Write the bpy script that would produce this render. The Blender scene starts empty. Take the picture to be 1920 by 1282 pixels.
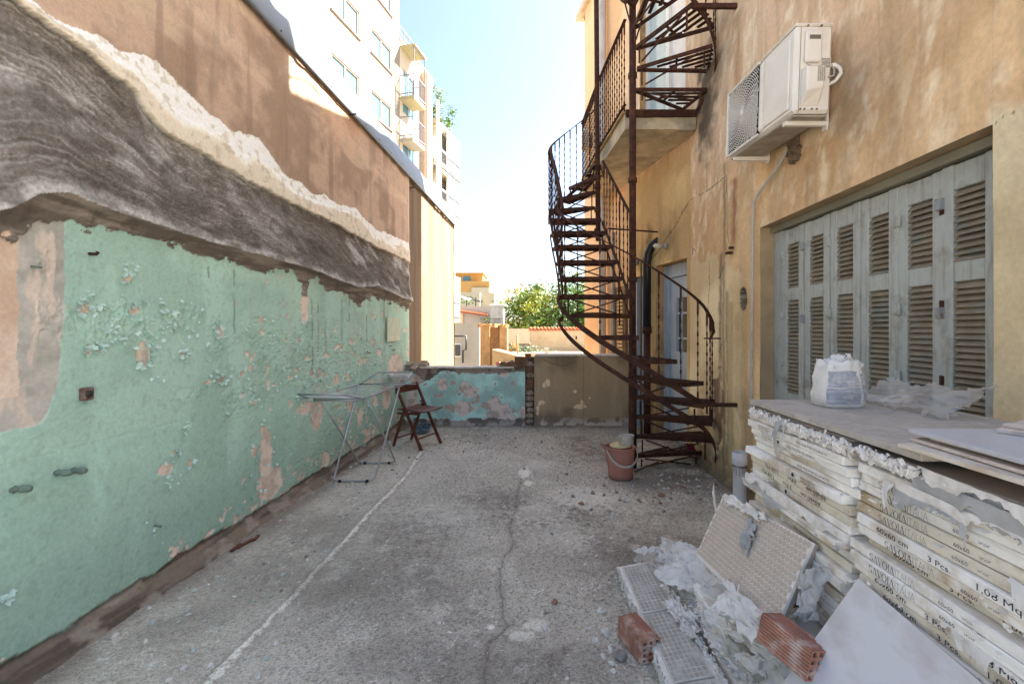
import bpy, bmesh, math, random
import numpy as np
from mathutils import Vector, Matrix
R = math.radians
PI = math.pi
rng = random.Random(7)
scene = bpy.context.scene
COL = scene.collection

# ------------------------------------------------------------------ camera, sky, sun, exposure
cam_d = bpy.data.cameras.new('camera')
cam = bpy.data.objects.new('camera', cam_d)
COL.objects.link(cam)
cam.location = (0, 0, 1.45)
cam.rotation_euler = (R(90), 0, 0)
cam_d.sensor_width = 36.0
cam_d.lens = 16.0
cam_d.shift_x = -35 / 1920
cam_d.shift_y = -23 / 1920
cam_d.clip_start = 0.05
cam_d.clip_end = 2000
scene.camera = cam

SUN = Vector((1.0, 0.42, 1.15)).normalized()        # towards the sun
world = bpy.data.worlds.new('World')
scene.world = world
world.use_nodes = True
nt = world.node_tree
for n in list(nt.nodes):
    nt.nodes.remove(n)
sky = nt.nodes.new('ShaderNodeTexSky')
sky.sky_type = 'NISHITA'
sky.sun_disc = False
sky.sun_elevation = math.asin(SUN.z)
sky.sun_rotation = math.atan2(SUN.x, SUN.y)
sky.air_density = 1.0
sky.dust_density = 2.2
sky.ozone_density = 0.6
bg = nt.nodes.new('ShaderNodeBackground')
bg.inputs['Strength'].default_value = 0.05
out = nt.nodes.new('ShaderNodeOutputWorld')
nt.links.new(sky.outputs[0], bg.inputs[0])
nt.links.new(bg.outputs[0], out.inputs[0])

sun_d = bpy.data.lights.new('sun', 'SUN')
sun_d.energy = 5.0
sun_d.angle = R(0.6)
sun_d.color = (1.0, 0.93, 0.82)
sun = bpy.data.objects.new('sun', sun_d)
COL.objects.link(sun)
sun.rotation_euler = (-SUN).to_track_quat('-Z', 'Y').to_euler()
sun.location = (20, 10, 40)

scene.view_settings.view_transform = 'Standard'
scene.view_settings.look = 'None'
scene.view_settings.exposure = 3.08
scene.view_settings.gamma = 1.0
scene.view_settings.use_curve_mapping = False
scene.cycles.use_denoising = True
scene.cycles.max_bounces = 8
scene.cycles.diffuse_bounces = 5
scene.cycles.transparent_max_bounces = 12

# ------------------------------------------------------------------ numbers
F = 853.3


def at(u, v, y):
    """photo pixel (1920 wide) at depth y -> world point"""
    return Vector(((u - 995) / F * y, y, 1.45 - (v - 618) / F * y))


def hx(s):
    """sRGB hex -> linear numpy triple"""
    c = np.array([int(s[i:i + 2], 16) for i in (0, 2, 4)]) / 255.0
    return np.where(c <= 0.04045, c / 12.92, ((c + 0.055) / 1.055) ** 2.4)


def _hash(ix, iy, seed):
    h = (ix.astype(np.int64) * 374761393 + iy.astype(np.int64) * 668265263 + seed * 1442695041) & 0xffffffff
    h = ((h ^ (h >> 13)) * 1274126177) & 0xffffffff
    return ((h ^ (h >> 16)) & 0xffff) / 65535.0


def vnoise(x, y, seed=0):
    x = np.asarray(x, float); y = np.asarray(y, float)
    ix = np.floor(x); iy = np.floor(y)
    fx = x - ix; fy = y - iy
    fx = fx * fx * fx * (fx * (fx * 6 - 15) + 10); fy = fy * fy * fy * (fy * (fy * 6 - 15) + 10)
    a = _hash(ix, iy, seed); b = _hash(ix + 1, iy, seed)
    c = _hash(ix, iy + 1, seed); d = _hash(ix + 1, iy + 1, seed)
    return (a + (b - a) * fx) * (1 - fy) + (c + (d - c) * fx) * fy


def fbm(x, y, seed=0, oct=4, gain=0.5):
    s = 0; a = 1; t = 0
    for i in range(oct):
        s = s + a * vnoise(x * 2 ** i + 13.7 * i, y * 2 ** i - 7.3 * i, seed + i)
        t += a; a *= gain
    return s / t


def sst(a, b, x):
    t = np.clip((x - a) / (b - a), 0, 1)
    return t * t * (3 - 2 * t)


def mix(a, b, m):
    if np.ndim(m) and np.ndim(a) <= np.ndim(m) + 1:
        m = np.asarray(m)[..., None]
    return a * (1 - m) + b * m


def desat(c, k):
    l = (c * np.array([.2126, .7152, .0722])).sum(-1, keepdims=True)
    return l + (c - l) * k


def seg_dist(X, Y, pts):
    """distance to a polyline, and the parameter along it"""
    d = np.full(X.shape, 1e9)
    for (x0, y0), (x1, y1) in zip(pts[:-1], pts[1:]):
        dx, dy = x1 - x0, y1 - y0
        t = np.clip(((X - x0) * dx + (Y - y0) * dy) / max(dx * dx + dy * dy, 1e-9), 0, 1)
        d = np.minimum(d, np.hypot(X - x0 - t * dx, Y - y0 - t * dy))
    return d


# ------------------------------------------------------------------ materials
MATS = {}


def mat(name, color=(0.5, 0.5, 0.5), rough=0.8, metal=0.0, var=0.15, vscale=8.0, bump=0.1, bscale=60.0,
        attr=None, spec=0.3, dirt=None, dscale=3.0, damt=0.5, transmission=0.0, alpha=1.0, streak=None, trans=None,
        bdist=0.004, clear=0.0):
    if name in MATS:
        return MATS[name]
    m = bpy.data.materials.new(name)
    m.use_nodes = True
    n = m.node_tree.nodes; l = m.node_tree.links
    b = n['Principled BSDF']
    b.inputs['Roughness'].default_value = rough
    b.inputs['Metallic'].default_value = metal
    b.inputs['Specular IOR Level'].default_value = spec
    tc = n.new('ShaderNodeNewGeometry')
    if attr:
        at_ = n.new('ShaderNodeAttribute'); at_.attribute_name = attr
        base = at_.outputs['Color']
    else:
        rgb = n.new('ShaderNodeRGB'); rgb.outputs[0].default_value = (*[float(c) for c in color[:3]], 1)
        base = rgb.outputs[0]

    def noise(scale, detail=5, rgh=0.6, sc=(1, 1, 1)):
        mp = n.new('ShaderNodeMapping'); mp.inputs['Scale'].default_value = sc
        t = n.new('ShaderNodeTexNoise'); t.inputs['Scale'].default_value = scale
        t.inputs['Detail'].default_value = detail; t.inputs['Roughness'].default_value = rgh
        l.new(tc.outputs['Position'], mp.inputs[0]); l.new(mp.outputs[0], t.inputs['Vector'])
        return t.outputs[0]

    def mixc(f, a, c, blend='MIX'):
        x = n.new('ShaderNodeMix'); x.data_type = 'RGBA'; x.blend_type = blend
        if isinstance(f, (int, float)): x.inputs[0].default_value = f
        else: l.new(f, x.inputs[0])
        l.new(a, x.inputs[6])
        if isinstance(c, (tuple, list, np.ndarray)): x.inputs[7].default_value = (*[float(q) for q in c[:3]], 1)
        else: l.new(c, x.inputs[7])
        return x.outputs[2]

    def ramp(v, lo, hi, a=0.0, c=1.0):
        r = n.new('ShaderNodeMapRange'); r.inputs[1].default_value = lo; r.inputs[2].default_value = hi
        r.inputs[3].default_value = a; r.inputs[4].default_value = c; r.clamp = True
        l.new(v, r.inputs[0]); return r.outputs[0]
    cur = base
    if var:
        v = ramp(noise(vscale), 0.3, 0.7, 1 - var, 1 + var)
        cm = n.new('ShaderNodeCombineColor')
        for i in range(3): l.new(v, cm.inputs[i])
        cur = mixc(1.0, cur, cm.outputs[0], 'MULTIPLY')
    if dirt is not None:
        cur = mixc(ramp(noise(dscale, 8, 0.65), 0.5, 0.68, 0, damt), cur, dirt)
    if streak is not None:
        cur = mixc(ramp(noise(streak[1], 6, 0.6, streak[2]), 0.5, 0.7, 0, streak[3]), cur, streak[0])
    l.new(cur, b.inputs['Base Color'])
    if bump:
        bp = n.new('ShaderNodeBump'); bp.inputs['Strength'].default_value = bump; bp.inputs['Distance'].default_value = bdist
        l.new(noise(bscale, 6, 0.65), bp.inputs['Height']); l.new(bp.outputs[0], b.inputs['Normal'])
    if transmission:
        b.inputs['Transmission Weight'].default_value = transmission
    if alpha < 1:
        b.inputs['Alpha'].default_value = alpha
    if trans is not None:      # thin translucent sheet (leaves, polythene, paper)
        tr = n.new('ShaderNodeBsdfTranslucent'); l.new(cur, tr.inputs[0])
        ms = n.new('ShaderNodeMixShader'); ms.inputs[0].default_value = trans
        l.new(b.outputs[0], ms.inputs[1]); l.new(tr.outputs[0], ms.inputs[2])
        l.new(ms.outputs[0], n['Material Output'].inputs[0])
        if clear:
            tp = n.new('ShaderNodeBsdfTransparent'); m2 = n.new('ShaderNodeMixShader'); m2.inputs[0].default_value = clear
            l.new(ms.outputs[0], m2.inputs[1]); l.new(tp.outputs[0], m2.inputs[2]); l.new(m2.outputs[0], n['Material Output'].inputs[0])
    MATS[name] = m
    return m


def glass(name, tint=(0.5, 0.62, 0.68), rough=0.05):
    if name in MATS: return MATS[name]
    m = mat(name, tint, rough=rough, var=0.05, bump=0, spec=0.8)
    return m


# ------------------------------------------------------------------ mesh builders
class MB:
    def __init__(s):
        s.v = []; s.f = []; s.sm = []

    def add(s, vs, fs, smooth=False):
        o = len(s.v)
        s.v += [tuple(p) for p in vs]
        s.f += [tuple(i + o for i in f) for f in fs]
        s.sm += [smooth] * len(fs)
        return s

    def box(s, c, d, rot=None):
        c = Vector(c); hx_, hy_, hz_ = d[0] / 2, d[1] / 2, d[2] / 2
        vs = [Vector((x, y, z)) for x in (-hx_, hx_) for y in (-hy_, hy_) for z in (-hz_, hz_)]
        if rot is not None:
            M = rot if isinstance(rot, Matrix) else Matrix.Rotation(rot, 3, 'Z')
            vs = [M @ p for p in vs]
        return s.add([c + p for p in vs], [(0, 1, 3, 2), (4, 6, 7, 5), (0, 4, 5, 1), (2, 3, 7, 6), (0, 2, 6, 4), (1, 5, 7, 3)])

    def bbox(s, a, b):
        a = Vector(a); b = Vector(b)
        return s.box((a + b) / 2, [abs(q) for q in (b - a)])

    def bevbox(s, c, d, bev=0.004, rot=None):
        """box with chamfered edges"""
        c = Vector(c); h = [q / 2 for q in d]; b = min(bev, min(h) * 0.8)
        vs = []; idx = {}
        for sx in (-1, 1):
            for sy in (-1, 1):
                for sz in (-1, 1):
                    for k in range(3):
                        p = [sx * h[0], sy * h[1], sz * h[2]]
                        sg = (sx, sy, sz)
                        for j in range(3):
                            if j != k: p[j] -= sg[j] * b
                        idx[(sx, sy, sz, k)] = len(vs); vs.append(Vector(p))
        fs = []
        for k in range(3):
            a, e = [j for j in range(3) if j != k]
            for sgn in (-1, 1):
                q = []
                for (p1, p2) in ((-1, -1), (1, -1), (1, 1), (-1, 1)):
                    t = [0, 0, 0]; t[k] = sgn; t[a] = p1; t[e] = p2
                    q.append(idx[(*t, k)])
                flip = (sgn > 0) ^ (k == 1)
                fs.append(tuple(q) if flip else tuple(q[::-1]))
        for k in range(3):
            a, e = [j for j in range(3) if j != k]
            for sa in (-1, 1):
                for se in (-1, 1):
                    t0 = [0, 0, 0]; t1 = [0, 0, 0]
                    t0[a] = t1[a] = sa; t0[e] = t1[e] = se; t0[k] = -1; t1[k] = 1
                    fs.append((idx[(*t0, a)], idx[(*t1, a)], idx[(*t1, e)], idx[(*t0, e)]))
        for sx in (-1, 1):
            for sy in (-1, 1):
                for sz in (-1, 1):
                    fs.append(tuple(idx[(sx, sy, sz, k)] for k in range(3)))
        if rot is not None:
            M = rot if isinstance(rot, Matrix) else Matrix.Rotation(rot, 3, 'Z')
            vs = [M @ p for p in vs]
        return s.add([c + p for p in vs], fs)

    def tube(s, pts, r, n=8, cap=True, smooth=True, r2=None):
        pts = [Vector(p) for p in pts]; k = len(pts)
        rr = r if isinstance(r, (list, tuple)) else [r] * k
        t0 = (pts[1] - pts[0]).normalized()
        up = Vector((0, 0, 1)) if abs(t0.z) < 0.9 else Vector((1, 0, 0))
        a = t0.cross(up).normalized(); vs = []
        for i, p in enumerate(pts):
            t = (pts[min(i + 1, k - 1)] - pts[max(i - 1, 0)])
            t = t.normalized() if t.length > 1e-9 else t0
            a = (a - t * a.dot(t)).normalized(); b = t.cross(a)
            for j in range(n):
                w = 2 * PI * j / n
                vs.append(p + rr[i] * (a * math.cos(w) + b * math.sin(w)))
        fs = [(i * n + j, i * n + (j + 1) % n, (i + 1) * n + (j + 1) % n, (i + 1) * n + j) for i in range(k - 1) for j in range(n)]
        if cap:
            fs += [tuple(range(n))[::-1], tuple((k - 1) * n + j for j in range(n))]
        return s.add(vs, fs, smooth)

    def bar(s, p0, p1, w, h, up=(0, 0, 1)):
        """flat bar: w across, h along up"""
        p0 = Vector(p0); p1 = Vector(p1); t = (p1 - p0).normalized(); up = Vector(up)
        a = t.cross(up)
        if a.length < 1e-4: a = t.cross(Vector((1, 0, 0)))
        a.normalize(); b = a.cross(t).normalized()
        vs = [p + a * (w / 2 * x) + b * (h / 2 * z) for p in (p0, p1) for x, z in ((-1, -1), (1, -1), (1, 1), (-1, 1))]
        return s.add(vs, [(0, 1, 2, 3), (7, 6, 5, 4), (0, 4, 5, 1), (1, 5, 6, 2), (2, 6, 7, 3), (3, 7, 4, 0)])

    def ribbon(s, pts, w, h, up=(0, 0, 1)):
        """bar swept along a polyline, its width across and height along up"""
        pts = [Vector(p) for p in pts]; k = len(pts); up = Vector(up); vs = []
        for i, p in enumerate(pts):
            t = (pts[min(i + 1, k - 1)] - pts[max(i - 1, 0)]).normalized()
            a = t.cross(up).normalized(); b = a.cross(t)
            vs += [p + a * (w / 2 * x) + b * (h / 2 * z) for x, z in ((-1, -1), (1, -1), (1, 1), (-1, 1))]
        fs = []
        for i in range(k - 1):
            for j in range(4):
                fs.append((i * 4 + j, i * 4 + (j + 1) % 4, i * 4 + 4 + (j + 1) % 4, i * 4 + 4 + j))
        fs += [(3, 2, 1, 0), tuple((k - 1) * 4 + j for j in range(4))]
        return s.add(vs, fs)

    def twist(s, p0, p1, w, turns, n=24):
        """square bar twisted about its axis"""
        p0 = Vector(p0); p1 = Vector(p1); t = (p1 - p0).normalized()
        a = t.cross(Vector((1, 0, 0)) if abs(t.x) < 0.9 else Vector((0, 1, 0))).normalized(); b = t.cross(a); vs = []
        for i in range(n + 1):
            f = i / n; c = p0.lerp(p1, f)
            g = 2 * PI * turns * max(0, min(1, (f - 0.12) / 0.76))
            for j in range(4):
                q = g + PI / 2 * j
                k = w * (0.75 if j % 2 else 0.42)
                vs.append(c + (a * math.cos(q) + b * math.sin(q)) * k)
        fs = [(i * 4 + j, i * 4 + (j + 1) % 4, i * 4 + 4 + (j + 1) % 4, i * 4 + 4 + j) for i in range(n) for j in range(4)]
        fs += [(3, 2, 1, 0), tuple(n * 4 + j for j in range(4))]
        return s.add(vs, fs)

    def lathe(s, c, prof, n=24, smooth=True, cap=True):
        c = Vector(c); k = len(prof); vs = []
        for r, z in prof:
            for j in range(n):
                w = 2 * PI * j / n
                vs.append(c + Vector((r * math.cos(w), r * math.sin(w), z)))
        fs = [(i * n + j, i * n + (j + 1) % n, (i + 1) * n + (j + 1) % n, (i + 1) * n + j) for i in range(k - 1) for j in range(n)]
        if cap:
            fs += [tuple(range(n))[::-1], tuple((k - 1) * n + j for j in range(n))]
        return s.add(vs, fs, smooth)

    def prism(s, poly, d):
        """polygon (3d points) pushed along d"""
        n = len(poly); d = Vector(d); poly = [Vector(p) for p in poly]
        vs = poly + [p + d for p in poly]
        fs = [tuple(range(n))[::-1], tuple(range(n, 2 * n))] + [(i, (i + 1) % n, n + (i + 1) % n, n + i) for i in range(n)]
        return s.add(vs, fs)

    def sheet(s, P, smooth=True, keep=None):
        """grid of points P[h][w]; keep(i,j) drops cells"""
        h = len(P); w = len(P[0])
        vs = [P[i][j] for i in range(h) for j in range(w)]
        fs = [(i * w + j, i * w + j + 1, (i + 1) * w + j + 1, (i + 1) * w + j) for i in range(h - 1) for j in range(w - 1)
              if keep is None or keep(i, j)]
        return s.add(vs, fs, smooth)

    def mesh(s, name, m):
        me = bpy.data.meshes.new(name)
        me.from_pydata(s.v, [], s.f)
        me.polygons.foreach_set('use_smooth', s.sm)
        if m is not None: me.materials.append(m)
        me.update()
        return me

    def obj(s, name, m, parent=None, **kw):
        return link(name, s.mesh(name, m), parent, **kw)


def link(name, me, parent=None, label=None, cat=None, group=None, kind=None, loc=None, rot=None):
    o = bpy.data.objects.new(name, me)
    COL.objects.link(o)
    if parent is not None:
        o.parent = parent
    if loc is not None: o.location = loc
    if rot is not None: o.rotation_euler = rot
    tag(o, label, cat, group, kind)
    return o


def tag(o, label=None, cat=None, group=None, kind=None):
    if label: o['label'] = label
    if cat: o['category'] = cat
    if group: o['group'] = group
    if kind: o['kind'] = kind
    return o


def thing(name, label, cat, loc=(0, 0, 0), rot=(0, 0, 0), group=None):
    kind = 'thing'
    o = link(name, None, None, label, cat, group, kind)
    o.location = loc; o.rotation_euler = rot
    return o


def local(mb, root):
    """bring world-space points of a builder into the frame of a root that was moved"""
    M = (Matrix.Translation(root.location) @ root.rotation_euler.to_matrix().to_4x4()).inverted()
    mb.v = [tuple(M @ Vector(p)) for p in mb.v]
    return mb


def grid_obj(name, P, C, m, keep=None, parent=None, smooth=True, **kw):
    """big coloured grid: P (h,w,3), C (h,w,3) vertex colours, keep (h-1,w-1) cells"""
    h, w = P.shape[:2]
    idx = np.arange(h * w).reshape(h, w)
    q = np.stack([idx[:-1, :-1], idx[:-1, 1:], idx[1:, 1:], idx[1:, :-1]], -1)
    q = q[keep] if keep is not None else q.reshape(-1, 4)
    me = bpy.data.meshes.new(name)
    me.vertices.add(h * w)
    me.vertices.foreach_set('co', np.ascontiguousarray(P, dtype=np.float32).ravel())
    me.loops.add(len(q) * 4); me.polygons.add(len(q))
    me.loops.foreach_set('vertex_index', np.ascontiguousarray(q, dtype=np.int32).ravel())
    me.polygons.foreach_set('loop_start', np.arange(0, len(q) * 4, 4, dtype=np.int32))
    me.polygons.foreach_set('use_smooth', np.full(len(q), smooth))
    a = me.color_attributes.new('Col', 'FLOAT_COLOR', 'POINT')
    c4 = np.ones((h * w, 4), np.float32); c4[:, :3] = np.clip(C.reshape(-1, 3), 0.003, 0.95)
    a.data.foreach_set('color', c4.ravel())
    me.materials.append(m)
    me.update(calc_edges=True)
    me.validate()
    return link(name, me, parent, **kw)


def copy_tree(o, parent=None):
    c = o.copy(); COL.objects.link(c); c.parent = parent
    for ch in o.children: copy_tree(ch, c)
    return c


def axis_steps(lo, hi, mn, fn):
    """coordinates from lo to hi with local step fn(x) (at least mn)"""
    xs = [lo]
    while xs[-1] < hi:
        xs.append(xs[-1] + max(mn, fn(xs[-1])))
    xs[-1] = hi
    return np.array(xs)
# ================================================================== THE LEFT BOUNDARY WALL
def XL(y): return -2.2065 + 0.045 * y
def lw(u, v):
    """photo pixel on the left wall plane -> (depth, height)"""
    y = 1882.0 / (1033.4 - u)
    return y, 1.45 - (v - 618) * y / F


def lcurve(pts):
    a = np.array([lw(*p) for p in pts])
    return lambda y: np.interp(y, a[:, 0], a[:, 1])


M_left = mat('aged_plaster_and_paint', attr='Col', var=0.10, vscale=55, rough=0.88, spec=0.25, bump=0.2, bscale=90, bdist=0.004)
ca = lcurve([(-60, -60), (75, 5), (105, 28), (185, 75), (215, 95), (295, 120), (325, 145), (345, 170), (395, 215), (440, 242),
             (485, 257), (505, 285), (530, 320), (585, 360), (665, 390), (700, 425), (765, 452)])
cb = lcurve([(-60, -50), (30, 0), (95, 45), (185, 120), (225, 150), (255, 175), (275, 215), (320, 255), (395, 295), (450, 330), (545, 380),
             (620, 415), (700, 460), (769, 492)])
cc = lcurve([(-60, 405), (0, 390), (50, 367), (110, 362), (150, 380), (215, 405), (320, 435), (450, 470), (535, 492), (600, 515),
             (665, 540), (700, 535), (740, 555), (767, 565)])
cd = lcurve([(-60, 470), (0, 445), (25, 460), (50, 425), (140, 415), (165, 435), (225, 425), (280, 442), (345, 462), (370, 480), (425, 487),
             (500, 508), (525, 510), (545, 505), (560, 522), (595, 520), (610, 545), (650, 550), (672, 575), (700, 555), (740, 570), (765, 580)])
ys = np.concatenate([np.linspace(0.2, 1.45, 6), axis_steps(1.5, 10.4, 0.004, lambda y: y * y / 1150)])
zs = np.concatenate([axis_steps(0.0, 3.55, 0.0062, lambda z: 0.0062), np.linspace(3.56, 3.96, 40)])
Y, Z = np.meshgrid(ys, zs)
N1 = fbm(Y * 3, Z * 3, 11, 5); N2 = fbm(Y * 14, Z * 14, 12, 4); N3 = fbm(Y * 45, Z * 45, 13, 3)
jit = (N2 - 0.5) * 0.10 + (N3 - 0.5) * 0.03 + (fbm(Y * 5, Z * 5, 16, 3) - 0.5) * 0.08
ya = np.clip(Y, 1.3, 7.2)
A = ca(ya) + (N2 - 0.5) * 0.025 + (fbm(Y * 5, Z * 5, 16, 3) - 0.5) * 0.08; B = cb(ya) + jit * 0.35; Cc = cc(ya) + (N1 - 0.5) * 0.03
Dd = cd(ya) + jit * 0.9 + (fbm(Y * 9, Z * 30, 17, 3) - 0.5) * 0.07
# tan render, upper part
tan = mix(hx('ae8d77'), hx('93755f'), sst(0.42, 0.66, N1))
tan = mix(tan, hx('c3a58d'), sst(0.55, 0.75, fbm(Y * 1.2, Z * 5, 21, 4)) * 0.5)
tan = mix(tan, hx('7d6250'), sst(0.56, 0.78, fbm(Y * 9, Z * 0.7, 22, 4)) * 0.55)                  # rain streaks
tan = mix(tan, hx('8b7768'), sst(0.6, 0.75, N2) * 0.35)
tan = mix(tan, hx('c98f5e'), (sst(0.55, 0.7, fbm(Y * 2.4, Z * 0.8, 23, 3)) * sst(3.0, 3.9, Z)) * 0.4)
col = tan.copy()
d = (N1 - 0.5) * 0.012 + (N3 - 0.5) * 0.0025
far = sst(7.02, 7.12, Y)
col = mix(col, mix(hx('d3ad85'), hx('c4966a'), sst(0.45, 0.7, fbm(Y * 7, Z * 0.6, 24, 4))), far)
# white torn strip
tw = np.clip((Z - B) / np.maximum(A - B, 0.02), 0, 1)
inw = ((Z < A) & (Z >= B) & (Y < 7.08)).astype(float)
wh = mix(hx('cabaa6'), hx('dfd9d1'), sst(0.40, 0.62, tw + (N1 - 0.5) * 0.7 + (N2 - 0.5) * .2))
wh = mix(wh, hx('9c8a75'), sst(0.58, 0.72, fbm(Y * 22, Z * 22, 25, 4)) * 0.5)
col = mix(col, wh, inw)
d = np.where(inw > 0, 0.016 * (1 - tw) ** 0.8 + (fbm(Y * 30, Z * 24, 26, 4) - 0.5) * 0.013 * np.clip(1.0 - tw * 1.3, .08, 1) - 0.002 + 0.006 * sst(.62, .58, tw + (N1 - .5) * .5), d)
# grey trowelled mortar band
tg = np.clip((Z - Cc) / np.maximum(B - Cc, 0.02), 0, 1)
ing = ((Z < B) & (Z >= Cc) & (Y < 7.08)).astype(float)
warp = fbm(Y * 2.6, Z * 3.0, 31, 4) * 6
strk = fbm(Y * 3.4 + 3, tg * 17 + warp + Y * 3, 32, 6, 0.62)
strk2 = fbm(Y * 6, tg * 75 + warp * 3 + Y * 9, 33, 4, 0.6)
clump = fbm(Y * 2.4 + tg * 1.5, tg * 3.2 - Y * 0.8, 34, 4)
nearw = sst(4.6, 3.2, Y)
lump = fbm(Y * 3.2 + Z * 2, Z * 7 + Y * 1.4, 35, 4)
lump2 = fbm(Y * 9 + Z * 5, Z * 17 + Y * 5, 40, 4)
lump = lump * 0.7 + lump2 * 0.3
grit = fbm(Y * 70, Z * 70, 52, 3, .7)
hil = (sst(0.38, 0.78, strk) * 0.30 + sst(.4, .7, fbm(Y * 3, tg * 4 + Y * 1.5, 54, 5)) * .38) * nearw + sst(0.47, 0.68, lump) * (1 - nearw) * 1.1
hil = np.clip(hil * (0.35 + 0.9 * sst(0.35, 0.6, clump)) + sst(0.48, 0.66, strk2) * 0.42 * (0.4 + 0.6 * nearw), 0, 1)
g = mix(hx('5f554e'), hx('979190'), hil)  # pale brush streaks, with the trowelled sheen painted into the colour
g = mix(g, hx('443a33'), sst(0.55, 0.75, clump) * 0.45)
g = mix(g, hx('aaa6a6'), sst(0.13, 0.0, tg + (N2 - 0.5) * 0.08) * 0.75)                         # highlight along the lip, painted into the colour
g = mix(g, hx('4a4039'), sst(.52, .7, fbm(Y * 5 + 9, Z * 9, 53, 5)) * .55)
g = g * (.62 + .76 * grit)[..., None]
col = mix(col, g, ing)
prof = -0.016 + 0.074 * (1 - tg) ** 1.25
d = np.where(ing > 0, prof + (strk - 0.5) * 0.006 * nearw + (lump - 0.5) * 0.055 * (1 - 0.8 * nearw) + (strk2 - 0.5) * 0.003 + (grit - .5) * .007, d)
# lower ragged skirt of the band
tl = np.clip((Z - Dd) / np.maximum(Cc - Dd, 0.015), 0, 1)
drip = (np.abs(Y - lw(571, 560)[0] + (N2 - 0.5) * 0.06) < 0.055 * sst(lw(571, 608)[1], lw(571, 540)[1], Z)) & (Z > lw(571, 600)[1]) & (Z < Cc)
inl = (((Z < Cc) & (Z >= Dd) & (Y < 7.08)) | (drip & (Z > lw(571, 555)[1]))).astype(float)
sk = mix(hx('5d5047'), hx('7d6f65'), sst(0.4, 0.7, fbm(Y * 4, Z * 40, 36, 4)))
# ------------------------------------------------------------------ green painted zone, grey and pink patches
under = ((Z < Dd) & (Y < 7.05))
yg = 2.062 - 0.03 * sst(1.6, 1.1, Z) + (N3 - 0.5) * 0.012
yp = 1.885 + (N2 - 0.5) * 0.04
gr = mix(hx('8fb0a1'), hx('7f9f90'), sst(0.40, 0.72, N1) * .7)
gr = mix(gr, hx('98bcae'), sst(0.52, 0.7, fbm(Y * 5, Z * 1.1, 37, 4)) * 0.5)
gr = mix(gr, hx('a5b0a0'), sst(0.55, 0.75, fbm(Y * 13, Z * 1.3, 47, 4)) * 0.35 * sst(2.6, 4.5, Y))
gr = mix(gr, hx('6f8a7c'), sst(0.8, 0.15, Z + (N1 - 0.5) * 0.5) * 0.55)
gr = mix(gr, hx('6b7468'), sst(0.62, 0.76, fbm(Y * 30, Z * 30, 48, 3)) * 0.22)
for u, v0, v1 in ((439, 490, 625), (391, 500, 540), (641, 560, 640), (655, 550, 690), (585, 560, 700), (597, 570, 660), (688, 590, 640), (610, 600, 690), (720, 560, 660)):
    y0, za = lw(u, v0); zb = lw(u, v1)[1]
    m = np.exp(-((Y - y0 + (N2 - 0.5) * 0.015) / (0.004 + 0.0012 * y0)) ** 2) * (Z > zb) * (Z < za) * sst(0.3, 0.5, fbm(Y * 3, Z * 12, 38, 2))
    gr = mix(gr, hx('55625a'), m * 0.8)
pk = mix(hx('c9b3a4'), hx('b39a8b'), sst(0.4, 0.7, N2))
lowp = (Y < yg) & (Z > 1.045 - 0.10 * sst(1.80, 1.74, Y) + (N2 - 0.5) * 0.03 + 0.33 * sst(1.93, 2.06, Y) ** 2 * 0.6)
greyp = mix(hx('a59d95'), hx('8f8a82'), sst(0.4, 0.7, fbm(Y * 4, Z * 9, 39, 4)))
greyp = mix(greyp, hx('c2aa9a'), sst(0.57, 0.7, fbm(Y * 18, Z * 5, 41, 4)) * 0.6)
pinkp = mix(hx('c4ab99'), hx('b2927c'), sst(0.4, 0.72, N1))
patch = mix(greyp, pinkp, ((Y < yp) & (Z > 1.17 + (N2 - 0.5) * 0.03)).astype(float))
CH = [(268, 662, 13, 24), (500, 862, 12, 66), (508, 905, 22, 34), (309, 880, 15, 13), (240, 522, 7, 10), (157, 580, 13, 8), (250, 581, 10, 9),
      (166, 656, 6, 9), (184, 652, 5, 7), (572, 575, 8, 32), (594, 780, 11, 28), (575, 765, 18, 10), (612, 862, 7, 15), (566, 912, 22, 12), (478, 845, 6, 14),
      (341, 662, 4, 7), (411, 624, 6, 12), (415, 712, 8, 5), (390, 716, 6, 5), (474, 752, 9, 6), (452, 742, 5, 5), (357, 868, 4, 7), (329, 847, 7, 3),
      (545, 707, 6, 4), (490, 598, 4, 6), (632, 712, 6, 10), (653, 706, 4, 8), (676, 780, 5, 16), (690, 820, 5, 18), (660, 640, 4, 6), (742, 690, 14, 26),
      (725, 745, 8, 22), (704, 752, 4, 12), (640, 800, 4, 12), (335, 1045, 14, 8), (247, 1100, 12, 5), (7, 1120, 12, 5), (5, 1235, 6, 6), (455, 700, 5, 7), (470, 690, 4, 5),
      (600, 700, 4, 10), (585, 700, 4, 8), (562, 640, 3, 6), (700, 640, 3, 9), (712, 660, 4, 7), (655, 760, 5, 12), (665, 850, 8, 10), (625, 880, 10, 10)]
chip = np.zeros(Y.shape)
dist = (fbm(Y * 16, Z * 16, 42, 4) - 0.5) * 1.5
for u, v, ru, rv in CH:
    y0, z0 = lw(u, v)
    ry = ru * y0 * y0 / 1882; rz = rv * y0 / F
    e = np.hypot((Y - y0) / ry, (Z - z0) / rz)
    chip = np.maximum(chip, (e + dist * (0.6 if max(ru, rv) < 20 else 0.45) < 1).astype(float))
dens = 0.02 + 0.10 * sst(3.0, 5.5, Y) * sst(2.0, 1.2, Z)
fine = fbm(Y * 15, Z * 11, 43, 4)
chip = np.maximum(chip, ((fine > 0.80 - dens * 0.75) & (Y > 3.1)).astype(float))
chip = np.maximum(chip, ((fbm(Y * 22, Z * 22, 44, 3) > 0.62) & (Z < 0.19 + N1 * 0.12) & (Y > 2.6)).astype(float))
lower = mix(mix(gr, pk, chip), patch, lowp.astype(float))
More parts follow.
